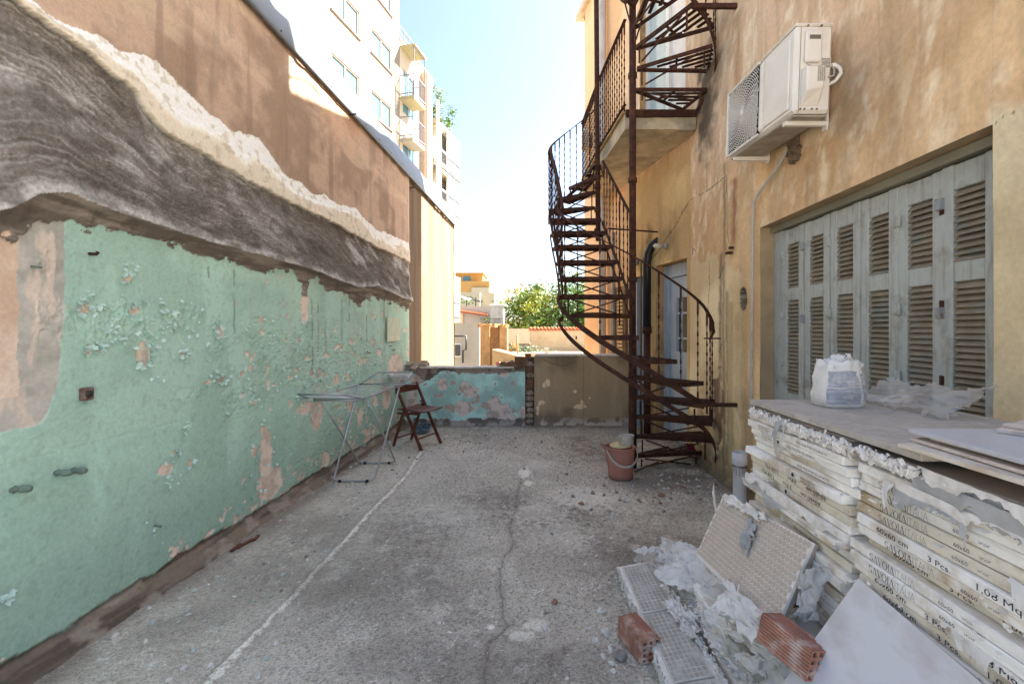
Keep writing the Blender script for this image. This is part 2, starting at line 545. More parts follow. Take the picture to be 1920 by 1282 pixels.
# blistered paint: fine raised ripples in clusters
blis = np.zeros(Y.shape)
for u, v, ru, rv in ((185, 620, 55, 45), (230, 600, 60, 40), (320, 600, 45, 25), (350, 590, 40, 30), (95, 590, 40, 60), (90, 490, 30, 30), (410, 630, 30, 60), (560, 660, 80, 60),
                     (660, 760, 70, 80), (620, 680, 70, 70), (470, 740, 60, 40), (600, 830, 60, 80), (700, 690, 50, 70), (350, 745, 30, 15), (490, 620, 40, 40)):
    y0, z0 = lw(u, v); e = np.hypot((Y - y0) / (ru * y0 * y0 / 1882), (Z - z0) / (rv * y0 / F))
    blis = np.maximum(blis, sst(1.2, 0.4, e + (N2 - 0.5)))
rip = np.abs(fbm(Y * 34, Z * 34, 45, 3) - 0.5) * 2
dl = np.where(lowp, -0.001 + (N2 - 0.5) * 0.006, 0.0005 - chip * 0.0045) + (N1 - 0.5) * 0.006 + blis * (0.006 - 0.012 * rip) * (1 - chip) + (N3 - 0.5) * 0.0018
dl = dl + np.where(np.abs(Z - (0.905 - 0.0 * Y)) < 0.004 + 0.004 * N2, -0.002, 0) * (Y < 2.7)
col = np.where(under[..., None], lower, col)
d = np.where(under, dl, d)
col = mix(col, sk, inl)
d = np.where(inl > 0, 0.006 + 0.05 * tl ** 1.6 + (N3 - 0.5) * 0.006, d)
# dark ragged foot and mortar fillet
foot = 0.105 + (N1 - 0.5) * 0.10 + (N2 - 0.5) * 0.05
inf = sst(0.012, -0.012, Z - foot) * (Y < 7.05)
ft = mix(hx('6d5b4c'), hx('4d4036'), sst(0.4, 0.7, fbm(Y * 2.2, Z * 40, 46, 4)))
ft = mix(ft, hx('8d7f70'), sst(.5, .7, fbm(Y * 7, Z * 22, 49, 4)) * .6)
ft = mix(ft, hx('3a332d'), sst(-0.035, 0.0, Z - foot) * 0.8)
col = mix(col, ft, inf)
d = d + 0.085 * np.clip(1 - Z / 0.085, 0, 1) ** 0.9 * (Y < 7.05) + inf * (-0.004 + (N2 - 0.5) * 0.022 + (N3 - .5) * .01)
jt = np.exp(-((Y - 7.06) / 0.02) ** 2) * (Z < 3.7)
col = mix(col, hx('b9b2aa'), jt * 0.8)
d = d - 0.02 * (Y > 7.1)
col = np.where((ing > 0)[..., None], np.clip(col, 0, 1) ** 1.12 * 1.25, col)
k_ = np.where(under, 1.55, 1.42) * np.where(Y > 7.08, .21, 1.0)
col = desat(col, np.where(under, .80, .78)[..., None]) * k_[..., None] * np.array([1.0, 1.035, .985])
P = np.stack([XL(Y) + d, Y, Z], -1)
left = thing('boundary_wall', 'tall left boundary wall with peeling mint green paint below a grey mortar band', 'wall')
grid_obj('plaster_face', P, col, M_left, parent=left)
# body of the wall behind the face, so that it has thickness
mb = MB()
mb.prism([(XL(.2) - 0.06, .2, 0), (XL(10.4) - 0.06, 10.4, 0), (XL(10.4) - 0.30, 10.4, 0), (XL(.2) - 0.30, .2, 0)], (0, 0, 3.94))
mb.add([(XL(10.4) - 0.3, 10.4, 0), (XL(10.4) + 0.0, 10.402, 0), (XL(10.4) + 0.0, 10.402, 3.93), (XL(10.4) - 0.3, 10.4, 3.93)], [(0, 1, 2, 3)])
mb.prism([(XL(7.0) - 0.3, 7.0, -4), (XL(10.4) - 0.02, 7.0, -4), (XL(10.4) - 0.02, 10.4, -4), (XL(10.4) - 0.3, 10.4, -4)], (0, 0, 3.995))
mb.obj('wall_body', mat('orange_render', hx('7a6047'), var=0.15, rough=0.9), left)

# flakes of paint that curl off the wall
flk = MB()
frng = random.Random(5)
def flake(y, z, s):
    a = frng.uniform(-1.2, 1.2); n = 4
    tx = Vector((0, math.cos(a), math.sin(a))); ty = Vector((0, -math.sin(a), math.cos(a)))
    if ty.z > 0: ty = -ty                       # hinge up, curls out downwards or sideways
    k = frng.uniform(0.8, 2.0); wd = s * frng.uniform(0.6, 1.2)
    rag = [frng.uniform(0.55, 1.05) for _ in range(n + 1)]
    base = Vector((XL(y) + 0.003, y, z)); G = []
    for i in range(n + 1):
        row = []
        for j in range(4):
            f = j / 3; L = s * f * rag[i]; an = k * f
            offo = math.sin(an * 0.8) * L * 0.62; dn = math.cos(an * 0.6) * L
            row.append(base + tx * (wd * (i / n - 0.5)) + ty * dn + Vector((offo + 0.001 * frng.random(), 0, 0)))
        G.append(row)
    flk.sheet(G, smooth=False)
for u, v, ru, rv in CH:
    y0, z0 = lw(u, v)
    for k in range(int(4 + (ru + rv) / 5)):
        w = frng.uniform(0, 2 * PI); r = frng.uniform(0.95, 1.5)
        yy = y0 + math.cos(w) * r * ru * y0 * y0 / 1882; zz = z0 + math.sin(w) * r * rv * y0 / F
        if zz > 0.15: flake(yy, zz, frng.uniform(0.01, 0.035))
for (u, v, ru, rv, n) in ((210, 605, 60, 45, 90), (335, 605, 50, 40, 60), (395, 620, 20, 60, 34), (280, 655, 30, 45, 30), (165, 560, 20, 20, 14), (348, 662, 12, 16, 14), (415, 700, 20, 14, 16),
                       (575, 690, 80, 90, 190), (660, 760, 60, 90, 170), (470, 745, 60, 40, 50), (348, 795, 12, 8, 7), (520, 640, 40, 60, 50), (690, 640, 40, 60, 80), (330, 900, 30, 20, 10),
                       (300, 985, 80, 40, 8), (455, 900, 30, 60, 18), (240, 505, 20, 15, 14), (10, 880, 30, 40, 10), (700, 720, 40, 60, 80)):
    for k in range(int(n * .9)):
        uu = u + frng.gauss(0, 0.5) * ru; vv = v + frng.gauss(0, 0.5) * rv
        y0, z0 = lw(uu, vv)
        if z0 > 0.2 and 2.1 < y0 < 6.7: flake(y0, z0, frng.choice((0.006, 0.008, 0.010, 0.014, 0.024)) * (1 + 0.12 * (y0 - 2)))
for (u, v, n) in ((155, 560, 4), (165, 572, 3), (310, 582, 5), (322, 600, 5), (345, 612, 4), (268, 558, 3), (292, 570, 3), (400, 622, 5), (412, 640, 4), (280, 645, 4), (290, 705, 4), (345, 660, 4), (415, 708, 5), (348, 792, 4), (300, 628, 4), (240, 515, 3),
                  (205, 620, 4), (225, 640, 4), (182, 640, 3), (255, 600, 3), (425, 770, 3), (470, 735, 3), (500, 640, 3), (530, 690, 3), (560, 740, 4), (600, 690, 4), (640, 745, 4), (480, 830, 3), (470, 610, 3)):
    for k in range(n):
        y0, z0 = lw(u + frng.gauss(0, 7), v + frng.gauss(0, 7)); flake(y0, z0, frng.uniform(.016, .036) * (1 + .1 * (y0 - 2)))
M_flk = mat('mint_paint_flake', hx('bfd8cd'), var=0.12, rough=0.7, bump=0.0)
flk.obj('paint_flake', M_flk, left, kind='stuff')

# metal flashing along the top, crumbled mortar above it
fl = MB(); G = []
for i, y in enumerate(np.linspace(.2, 10.45, 120)):
    w = 0.010 * math.sin(y * 5.1) + 0.006 * math.sin(y * 11.3 + 1)
    G.append([Vector((XL(y) + 0.03, y, 3.80)), Vector((XL(y) + 0.035, y, 3.83)), Vector((XL(y) - 0.005 + w * 0.6, y, 4.02 + w)), Vector((XL(y) - 0.08 + w, y, 4.20)), Vector((XL(y) - 0.20 + w, y, 4.33)), Vector((XL(y) - 0.34, y, 4.40))])
fl.sheet(G)
fo = fl.obj('metal_flashing', mat('galvanised_flashing', hx('767f86'), rough=0.5, metal=0.25, var=0.10, vscale=2.5, bump=0.15, bscale=6, dirt=hx('8b8f90'), damt=0.35), left)
sm = fo.modifiers.new('thick', 'SOLIDIFY'); sm.thickness = 0.003
sc = MB()
for y in np.arange(2.4, 10.4, 0.42):
    sc.lathe((XL(y) + 0.034, y, 3.85), [(0.008, -0.004), (0.008, 0.004)], 6)
sc.obj('screw', mat('dark_iron', hx('3a3530'), rough=0.7), left)
cr = MB()
for i in range(900):
    y = 1.8 + 8.8 * frng.random(); s = frng.uniform(0.015, 0.05)
    M = Matrix.Rotation(frng.random() * 3, 3, 'X') @ Matrix.Rotation(frng.random() * 3, 3, 'Z')
    cr.box((XL(y) - 0.34 - 0.14 * frng.random(), y, 4.39 + 0.09 * frng.random() * (0.5 + 0.5 * math.sin(y * 3) ** 2)), (s, s * frng.uniform(0.6, 2), s * 0.8), M)
cr.obj('crumbled_mortar', mat('crumbled_mortar', hx('b3a08c'), var=0.35, vscale=14, rough=0.95), left, kind='stuff')
dk = MB(); G = []                                        # dark broken seam under the flashing
for y in np.linspace(1.7, 9.6, 240):
    n = float(fbm(np.array(y * 6.0), np.array(0.3), 51, 4))
    G.append([Vector((XL(y) + 0.012, y, 3.80)), Vector((XL(y) + 0.016, y, 3.788 - 0.05 * max(0, n - 0.45) * 2))])
dk.sheet(G)
dk.obj('mortar_seam', mat('dark_seam', hx('6f5c4c'), rough=0.95, var=0.3), left)
# nails, brackets, pipe stubs
for u, v in ((653, 215), (768, 352)):
    y, z = lw(u, v); p = Vector((XL(y), y, z))
    MB().tube([p, p + Vector((0.09, -0.01, 0.0))], 0.009, 6).tube([p + Vector((0.02, 0, 0)), p + Vector((0.02, 0, -0.07))], 0.004, 5).obj('iron_hook', mat('dark_iron'), left)
M_gpaint = mat('old_green_over_iron', hx('6f8578'), var=0.3, vscale=20, rough=0.6, bump=0.5, bscale=40, dirt=hx('5d4a3f'), dscale=20, damt=0.8)
def stub(u, v, L, r, dirn, name='pipe_stub'):
    y, z = lw(u, v); p = Vector((XL(y), y, z)); dv = Vector(dirn).normalized()
    MB().tube([p - dv * 0.01, p + dv * L * 0.45], r, 12).tube([p + dv * L * 0.45, p + dv * L * 0.5, p + dv * L * 0.8, p + dv * L], [r * 1.35, r * 1.45, r * 1.4, r * 1.0], 10).tube([p + dv * L * 0.1, p + dv * L * 0.2], r * 1.5, 6).obj(name, M_gpaint, left)
stub(104, 886, 0.06, 0.010, (1, 0.25, -0.1)); stub(135, 882, 0.055, 0.011, (1, 0.3, -0.08)); stub(22, 918, 0.06, 0.011, (1, 0.5, -0.05))
y, z = lw(158, 738)
MB().bevbox((XL(y) + 0.012, y, z), (0.03, 0.055, 0.06), 0.006).obj('socket_box', mat('rusty_box', hx('7a6a60'), rough=0.8, dirt=hx('4c2c22'), dscale=25, damt=0.9, bump=0.4), left)
MB().tube([(XL(y) + 0.02, y - 0.005, z + 0.0), (XL(y) + 0.034, y - 0.005, z)], 0.017, 10).obj('socket_hole', mat('dark_iron'), left)
y, z = lw(167, 476)
MB().tube([(XL(y), y, z), (XL(y) + 0.03, y + 0.006, z), (XL(y) + 0.035, y + 0.01, z + 0.012)], 0.008, 8).obj('rusty_spigot', mat('rust_red', hx('3f2820'), rough=0.9, var=0.3, bump=0.5), left)
for u, v in ((290, 985), (60, 500), (690, 661), (736, 655), (730, 648)):
    y, z = lw(u, v); MB().tube([(XL(y), y, z), (XL(y) + 0.04, y, z - 0.004)], 0.006, 6).obj('wall_plug', M_gpaint, left)
y, z = lw(738, 617)                                                         # old tile glued to the wall
MB().box((XL(y) + 0.008, y, z), (0.012, 0.62, 0.33), None).obj('wall_tile', mat('old_glazed_tile', hx('b9c9b4'), rough=0.25, var=0.08, dirt=hx('8a9a86'), damt=0.4), left)
# ================================================================== FLOOR OF THE TERRACE
M_floor = mat('weathered_concrete', attr='Col', var=0.22, vscale=120, rough=0.92, spec=0.2, bump=0.5, bscale=170, bdist=0.004, streak=(hx('5d554e'), 210, (1, 1, 1), .7), dirt=hx('e5e0d6'), dscale=150, damt=.4)
ys = np.concatenate([np.linspace(-1, 1.2, 12), axis_steps(1.25, 7.0, 0.0035, lambda y: y * y / 950)])
xs = np.linspace(-2.15, 1.95, 620)
Xf, Yf = np.meshgrid(xs, ys)
n1 = fbm(Xf * 1.1, Yf * 1.1, 61, 5); n2 = fbm(Xf * 6, Yf * 6, 62, 5, 0.6); n3 = fbm(Xf * 34, Yf * 34, 63, 4, 0.65); n4 = vnoise(Xf * 130, Yf * 130, 64)
n5 = fbm(Xf * 105, Yf * 105, 65, 3, 0.7)
c = mix(hx('a39c93'), hx('6f675f'), sst(0.36, 0.66, n1 * 0.55 + n2 * 0.45))
c = mix(c, hx('b7b1a9'), sst(0.52, 0.68, n2) * 0.5)
c = mix(c, hx('5a514b'), sst(0.5, 0.7, n3 * 0.6 + n1 * 0.4) * 0.55)
c = mix(c, hx('4a433d'), sst(0.54, 0.70, n5) * 0.62)                                            # pitted aggregate
c = mix(c, hx('cfcac2'), sst(0.80, 0.95, n4) * sst(0.4, 0.6, n2) * 0.75)
h = (n1 - 0.5) * 0.018 + (n3 - 0.5) * 0.004 + (n5 - 0.5) * 0.004
def fl(u, v):
    y = 1.45 * F / (v - 618); return ((u - 995) / F * y, y)
# pale mortar seam along the left, crack down the middle
seam = [fl(*p) for p in ((790, 846), (762, 890), (735, 920), (690, 965), (650, 1012), (600, 1062), (550, 1118), (500, 1168), (440, 1228), (395, 1275), (330, 1345))]
ds = seg_dist(Xf + (n3 - 0.5) * 0.04, Yf, seam)
c = mix(c, hx('5d554d'), sst(.06, .02, ds) * .5)
sm_ = sst(0.024, 0.010, ds + (n3 - 0.5) * 0.012)
c = mix(c, mix(hx('d2cdc4'), hx('9a938a'), sst(0.5, 0.65, n5)), sm_ * 0.95)
h = h + sm_ * 0.008
side = sst(0, 0.5, Xf - np.interp(Yf, [p[1] for p in seam][::-1], [p[0] for p in seam][::-1]))
c = mix(c, hx('b3aca2'), (1 - side) * 0.22)
crk = [fl(*p) for p in ((985, 868), (978, 895), (972, 915), (968, 945), (955, 985), (966, 1015), (948, 1040), (940, 1075), (938, 1110), (945, 1150), (952, 1172), (918, 1205), (905, 1270), (900, 1340))]
dc = seg_dist(Xf + (n2 - 0.5) * 0.05, Yf, crk)
cm_ = sst(0.0075, 0.002, dc) * sst(0.3, 0.45, n3 + 0.05)
c = mix(c, hx('463d36'), cm_ * 0.6)
c = mix(c, hx('5d544c'), sst(0.05, 0.0, dc) * 0.3)
h = h - cm_ * 0.004
for u, v, ru, rv, k in ((985, 885, 12, 12, .9), (990, 905, 10, 6, .8), (1010, 870, 40, 10, .3), (1005, 1170, 25, 14, .5), (975, 1190, 30, 10, .5), (920, 1175, 8, 5, .9), (1090, 930, 70, 24, .45), (1050, 1000, 60, 40, .25),
                        (1160, 940, 80, 20, .3), (1010, 960, 60, 20, .3), (850, 960, 120, 20, .2)):
    x0, y0 = fl(u, v); e = np.hypot((Xf - x0) / (ru / F * y0), (Yf - y0) / (rv * y0 * y0 / (1.45 * F)))
    c = mix(c, hx('cdc8c0'), sst(1.2, 0.5, e + (n3 - 0.5) * 1.2) * k)
for u, v, ru, rv, k in ((560, 1080, 160, 60, .6), (700, 1130, 160, 70, .5), (1010, 1040, 80, 50, .25), (1230, 890, 90, 26, .7), (1290, 900, 60, 40, .7), (1130, 1060, 80, 60, .3), (780, 1240, 160, 60, .5), (1100, 1250, 160, 60, .45), (330, 1170, 80, 40, .4), (600, 1000, 60, 30, .4),
                        (1000, 1250, 120, 40, .4), (850, 1080, 100, 60, .35)):
    x0, y0 = fl(u, v); e = np.hypot((Xf - x0) / (ru / F * y0), (Yf - y0) / (rv * y0 * y0 / (1.45 * F)))
    c = mix(c, hx('4d4640'), sst(1.3, 0.3, e + (n2 - 0.5) * 1.3) * k * .65)
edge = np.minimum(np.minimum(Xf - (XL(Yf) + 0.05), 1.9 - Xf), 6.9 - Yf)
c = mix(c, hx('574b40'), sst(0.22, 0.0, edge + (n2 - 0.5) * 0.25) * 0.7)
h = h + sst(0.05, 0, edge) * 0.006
c = desat(c, .9) * 1.55 * np.array([1.04, 1.04, .96])
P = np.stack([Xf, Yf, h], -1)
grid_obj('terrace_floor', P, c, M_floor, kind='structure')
MB().bbox((-6, -7, -0.35), (6, 7.15, -0.04)).obj('terrace_slab', mat('bounce_pale_concrete', hx('ddd6ca'), rough=0.9), kind='structure')  # unseen sunlit stretch behind the camera, lightened to bounce light into the yard
# the ground of the yards beyond, far below the terrace
MB().add([(-400, -400, -4), (400, -400, -4), (400, 400, -4), (-400, 400, -4)], [(0, 1, 2, 3)]).obj('ground', mat('yard_ground', hx('9a9286'), var=0.3, vscale=0.4, rough=0.95), kind='structure')
# ================================================================== THE RIGHT BUILDING
XR = 1.86
K2 = -0.231                                            # the far bay swings towards the middle: x = XR + K2 t, y = 5.3 + t
N2V = Vector((1, -K2, 0)).normalized()                 # into that wall
def rw(u, v):
    y = F * XR / (u - 995); return y, 1.45 - (v - 618) * y / F
def r2t(u): k = (u - 995) / F; return (XR - 5.3 * k) / (k - K2)
def r2(t, z, dd=0.0): return Vector((XR + K2 * t, 5.3 + t, z)) + N2V * dd
M_right = mat('ochre_plaster', attr='Col', var=0.10, vscale=40, rough=0.9, spec=0.25, bump=0.4, bscale=70, bdist=0.004)
right = thing('plastered_building', 'tall peach plastered building on the right with grey shutters and a small balcony', 'building')
WY0, WY1, WZ0, WZ1 = 1.83, 3.69, 0.80, 2.275
YB = 0.2                                               # near end of the building, cut short out of view to admit sky light
HN, HF = 8.6, 7.62                                      # heights of near part and far bay; unseen near roof shaped for its shadow
ys = np.concatenate([np.linspace(YB, 1.4, 6), axis_steps(1.45, WY0, 0.005, lambda y: y * y / 900)[:-1], axis_steps(WY0, WY1, 0.005, lambda y: y * y / 900)[:-1], axis_steps(WY1, 5.3, 0.006, lambda y: y * y / 1700)])
zs = np.concatenate([np.linspace(0, WZ0, 80)[:-1], np.linspace(WZ0, WZ1, 150)[:-1], np.linspace(WZ1, 5.6, 330)[:-1], np.linspace(5.6, HN, 16)])
Y, Z = np.meshgrid(ys, zs)


def plaster(Y, Z):
    a1 = fbm(Y * 1.3, Z * 1.3, 71, 5); a2 = fbm(Y * 9, Z * 9, 72, 4); a3 = fbm(Y * 35, Z * 35, 73, 3)
    st = fbm(Y * 7, Z * 0.45, 74, 5); st2 = fbm(Y * 16, Z * 1.0, 75, 4)
    c = mix(hx('d3a77a'), hx('b98c60'), sst(0.38, 0.66, a1))
    c = mix(c, hx('d9b091'), sst(0.3, 0.9, (Z - 2.2) / 1.6 + (a1 - 0.5)) * 0.65)                # pinker and paler high up
    c = mix(c, hx('e6cfb2'), sst(0.5, 0.72, fbm(Y * 11 + Z * 3, Z * 7, 76, 5)) * 0.5 * sst(1.5, 2.6, Z))
    c = mix(c, hx('b58a5e'), sst(0.52, 0.7, fbm(Y * 6 + 4, Z * 5, 77, 5)) * 0.4 * sst(1.5, 2.6, Z))
    c = mix(c, hx('a8845c'), sst(0.5, 0.75, st) * 0.42)
    c = mix(c, hx('8f7050'), sst(0.56, 0.78, st2) * 0.26)
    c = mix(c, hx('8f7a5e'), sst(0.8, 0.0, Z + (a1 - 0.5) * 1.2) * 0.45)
    return c, (a1 - 0.5) * 0.016 + (a2 - 0.5) * 0.008 + (a3 - 0.5) * 0.003, a1, a2, a3


c, d, a1, a2, a3 = plaster(Y, Z)
# paler re-rendered dado below the crack line, from the corner to the window
y0, z0 = rw(1340, 470)
ded = sst(0.03, -0.03, Z - (z0 - 0.18 + 0.10 * (Y - 4.4) + (a2 - 0.5) * 0.35 + (a1 - 0.5) * 0.3)) * (Y > 4.02 + (a2 - 0.5) * 0.06)
c = mix(c, mix(hx('d9c19a'), hx('c0a47c'), sst(0.4, 0.65, a1)), ded * 0.8)
d = d - ded * 0.006
# grey-cream repaired jamb right of the window
jm = sst(0.02, -0.02, Y - 1.85 + (a2 - 0.5) * 0.03) * sst(0.05, -0.05, Z - 2.42 - (a1 - 0.5) * 0.5)
c = mix(c, mix(hx('c9b390'), hx('b39d7a'), sst(0.35, 0.65, a1)), jm * 0.85)
# yellowed area under the unit and near the conduit
c = mix(c, hx('c9a36c'), np.exp(-((Y - 3.9) / 0.5) ** 2) * sst(3.0, 1.6, Z) * 0.4)
def blot(c, u, v, ru, rv, colr, k, rag=1.0):
    y0, z0 = rw(u, v); e = np.hypot((Y - y0) / (ru * y0 * y0 / (F * XR)), (Z - z0) / (rv * y0 / F))
    return mix(c, hx(colr), sst(1.35, 0.35, e + (a2 - 0.5) * rag + (a1 - 0.5) * rag) * k)
c = blot(c, 1322, 190, 20, 110, '2f2b28', 0.85)          # soot by the stair
c = blot(c, 1345, 120, 30, 90, '5b4b40', 0.45)
c = blot(c, 1600, 170, 60, 110, '6f5945', 0.5)           # shadow and grime behind the air conditioner, painted as one blot
c = blot(c, 1400, 330, 20, 50, '96795a', 0.4)
c = blot(c, 1360, 420, 40, 60, 'c7a06c', 0.5)
c = blot(c, 1350, 880, 50, 50, '5a4a38', 0.6)
c = blot(c, 1310, 830, 30, 60, '4e4234', 0.5)
c = blot(c, 1390, 650, 14, 140, '8a6d49', 0.4)
c = blot(c, 1405, 840, 12, 90, '6a5640', 0.45)
for u, v0, v1, w, cc_ in ((1376, 330, 480, 6, '7f4026'), (1352, 470, 700, 3, '5d4630'), (1365, 540, 900, 3, '8a7150'), (1372, 560, 880, 5, '9f8258'), (1358, 300, 900, 3, '7c6244'),
                          (1383, 20, 300, 8, 'a5774c'), (1560, 250, 400, 8, 'b0834f'), (1512, 300, 420, 5, 'a17a4c'), (1545, 270, 380, 5, 'd9bb95')):
    y0, z1 = rw(u, v0); z2 = rw(u, v1)[1]; wy = w * y0 * y0 / (F * XR)
    m = np.exp(-((Y - y0 + (a2 - .5) * wy) / wy) ** 2) * sst(z2, z2 + 0.2, Z) * sst(z1, z1 - 0.05, Z)
    c = mix(c, hx(cc_), m * 0.75)
# cracks
for pts, w in (([(1329, 490), (1331, 530), (1329, 590), (1332, 650), (1331, 720), (1333, 760)], 0.006), ([(1357, 490), (1352, 520), (1356, 548), (1353, 600), (1356, 640), (1350, 660)], 0.005),
               ([(1360, 485), (1356, 505), (1349, 523)], 0.006), ([(1190, 440), (1240, 415), (1285, 380), (1330, 355), (1362, 328)], 0.006), ([(1364, 545), (1363, 590), (1364, 900)], 0.004),
               ([(1362, 328), (1364, 440), (1372, 480)], 0.006), ([(1866, 235), (1885, 220), (1900, 212)], 0.002)):
    pw = [rw(*p) for p in pts]
    dd = seg_dist(Y + (a2 - .5) * 0.03, Z + (a3 - .5) * 0.03, pw)
    m = sst(w * 1.6, w * 0.5, dd) * sst(0.28, 0.42, fbm(Y * 9, Z * 9, 79, 2))
    c = mix(c, hx('4a3828'), m * 0.85); d = d + m * 0.006
    c = mix(c, hx('d9c3a0'), sst(0.03, 0.012, dd) * (1 - m) * 0.3 * sst(0.45, 0.55, a2))
# spalled patch, hole
y0, z0 = rw(1347, 775); e = np.hypot((Y - y0) / 0.17, (Z - z0) / 0.36)
sp = sst(1.05, 0.95, e + (a2 - .5) * 1.2)
c = mix(c, mix(hx('7b5c47'), hx('a3886a'), sst(0.45, 0.6, fbm(Y * 12, Z * 4, 81, 4))), sp); d = d + sp * 0.016
for uu, vv, s1, s2 in ((1300, 470, .05, .05), (1318, 800, .05, .16), (1342, 845, .09, .05), (1325, 745, .03, .08)):
    y1, z1 = rw(uu, vv); e = np.hypot((Y - y1) / s1, (Z - z1) / s2)
    m = sst(1.1, .95, e + (a2 - .5) * 1.4); c = mix(c, mix(hx('cdb492'), hx('8d6a4e'), sst(.4, .6, a3)), m * .8); d = d + m * .008
y0, z0 = rw(1394, 560); e = np.hypot((Y - y0) / 0.058, (Z - z0) / 0.095) + (a2 - .5) * 0.7
hol = sst(1.0, 0.75, e)
c = mix(c, mix(hx('8a7663'), hx('5a493c'), sst(.4, .6, a3)), sst(1.15, 1.0, e)); d = d + hol * (0.045 + 0.03 * a2)
core = sst(0.55, 0.35, np.hypot((Y - y0 + .012) / .058, (Z - z0 - .02) / .095)); d = d + core * 0.09
low = sst(0.07, 0.0, Z)
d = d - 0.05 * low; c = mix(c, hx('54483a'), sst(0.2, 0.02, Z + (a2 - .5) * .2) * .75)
keep = ~((Y[:-1, :-1] >= WY0 - 1e-6) & (Y[1:, 1:] <= WY1 + 1e-6) & (Z[:-1, :-1] >= WZ0 - 1e-6) & (Z[1:, 1:] <= WZ1 + 1e-6))
on = (Y >= WY0 - .03) & (Y <= WY1 + .03) & (Z >= WZ0 - .03) & (Z <= WZ1 + .03)
d = np.where(on, np.clip(d, -.002, .002), d)
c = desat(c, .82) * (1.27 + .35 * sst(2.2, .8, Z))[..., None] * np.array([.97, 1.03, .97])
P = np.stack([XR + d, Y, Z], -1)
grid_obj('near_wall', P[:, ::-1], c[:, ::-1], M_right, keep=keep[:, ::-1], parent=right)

# far bay, turned a little towards the yard
T1 = 3.5
D1 = (0.07, 0.80, 0.0, 2.30); D2 = (1.03, 1.52, 0.0, 2.22); BD = (0.10, 1.25, 3.86, 6.25)
def inb(a, lo, hi): return (a >= lo - 1e-6) & (a <= hi + 1e-6)
ts = np.unique(np.concatenate([np.linspace(0, T1, 170), [D1[0], D1[1], D2[0], D2[1], BD[0], BD[1]]]))
zz = np.unique(np.concatenate([np.linspace(-4, 0, 12), np.linspace(0, 6.5, 330), np.linspace(6.5, HF, 12), [D1[3], D2[3], BD[2], BD[3]]]))
T, Z = np.meshgrid(ts, zz)
c, d, a1, a2, a3 = plaster(T + 5.3, Z)
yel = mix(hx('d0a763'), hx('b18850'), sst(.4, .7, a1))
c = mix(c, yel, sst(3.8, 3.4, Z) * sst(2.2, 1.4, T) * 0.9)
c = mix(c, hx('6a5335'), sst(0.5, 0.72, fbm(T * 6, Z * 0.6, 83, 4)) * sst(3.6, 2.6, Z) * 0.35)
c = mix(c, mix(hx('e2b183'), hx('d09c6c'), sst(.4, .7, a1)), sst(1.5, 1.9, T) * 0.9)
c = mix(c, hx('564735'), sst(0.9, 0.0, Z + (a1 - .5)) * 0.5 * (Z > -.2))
for (t0, z0, s1, s2, k) in ((0.97, 2.62, .10, .30, .7), (0.55, 2.55, .22, .22, .45), (1.25, 2.45, .22, .25, .45)):
    e = np.hypot((T - t0) / s1, (Z - z0) / s2); c = mix(c, hx('4d4030'), sst(1.3, .3, e + (a2 - .5)) * k)
cr_ = [(0.02, 2.95), (0.35, 2.72), (0.8, 2.45), (1.2, 2.3)]
m = sst(.014, .005, seg_dist(T + (a2 - .5) * .03, Z + (a3 - .5) * .03, cr_)); c = mix(c, hx('4a3828'), m * .7)
keep = np.ones((len(zz) - 1, len(ts) - 1), bool)
nearo = np.zeros(T.shape, bool)
for (q0, q1, r0, r1) in (D1, D2, BD):
    keep &= ~(inb(T[:-1, :-1], q0, q1) & inb(T[1:, 1:], q0, q1) & inb(Z[:-1, :-1], r0, r1) & inb(Z[1:, 1:], r0, r1))
    nearo |= (T > q0 - .03) & (T < q1 + .03) & (Z > r0 - .03) & (Z < r1 + .03)
d = np.where(nearo, 0, d)
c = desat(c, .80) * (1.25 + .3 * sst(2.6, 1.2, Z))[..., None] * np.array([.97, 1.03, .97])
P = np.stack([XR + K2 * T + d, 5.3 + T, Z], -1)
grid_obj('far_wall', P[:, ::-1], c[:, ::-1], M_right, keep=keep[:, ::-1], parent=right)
M_render = mat('plain_ochre_render', hx('b89468'), var=0.25, vscale=5, rough=0.92, bump=0.4, dirt=hx('6b5840'), damt=0.6)
# the rest of the volume: end wall, back and roof
ex, ey = XR + K2 * T1, 5.3 + T1
mb = MB()
mb.bbox((ex + 0.02, ey, -4), (8, ey + 0.25, HF))
mb.bbox((2.6, YB + .02, -4), (8, 5.29, HN - .1)); mb.bbox((2.6, 5.30, -4), (8, ey, HF - .1)); mb.bbox((XR + 0.03, YB, 0), (8, YB + .2, HN)); mb.bbox((XR + .03, 5.302, HF), (8, 5.5, HN))
mb.prism([(ex - 0.14, ey + 0.35, HF + .004), (8.2, ey + 0.35, HF + .004), (8.2, 5.3, HF + .004), (XR - 0.14, 5.3, HF + .004)], (0, 0, 0.14))
mb.prism([(XR - 0.08, 5.29, HN + .004), (8.2, 5.29, HN + .004), (8.2, YB - .1, HN + .004), (XR - 0.08, YB - .1, HN + .004)], (0, 0, 0.14))
mb.obj('roof', mat('roof_render', hx('cdb79a'), var=0.2, rough=0.9), right)
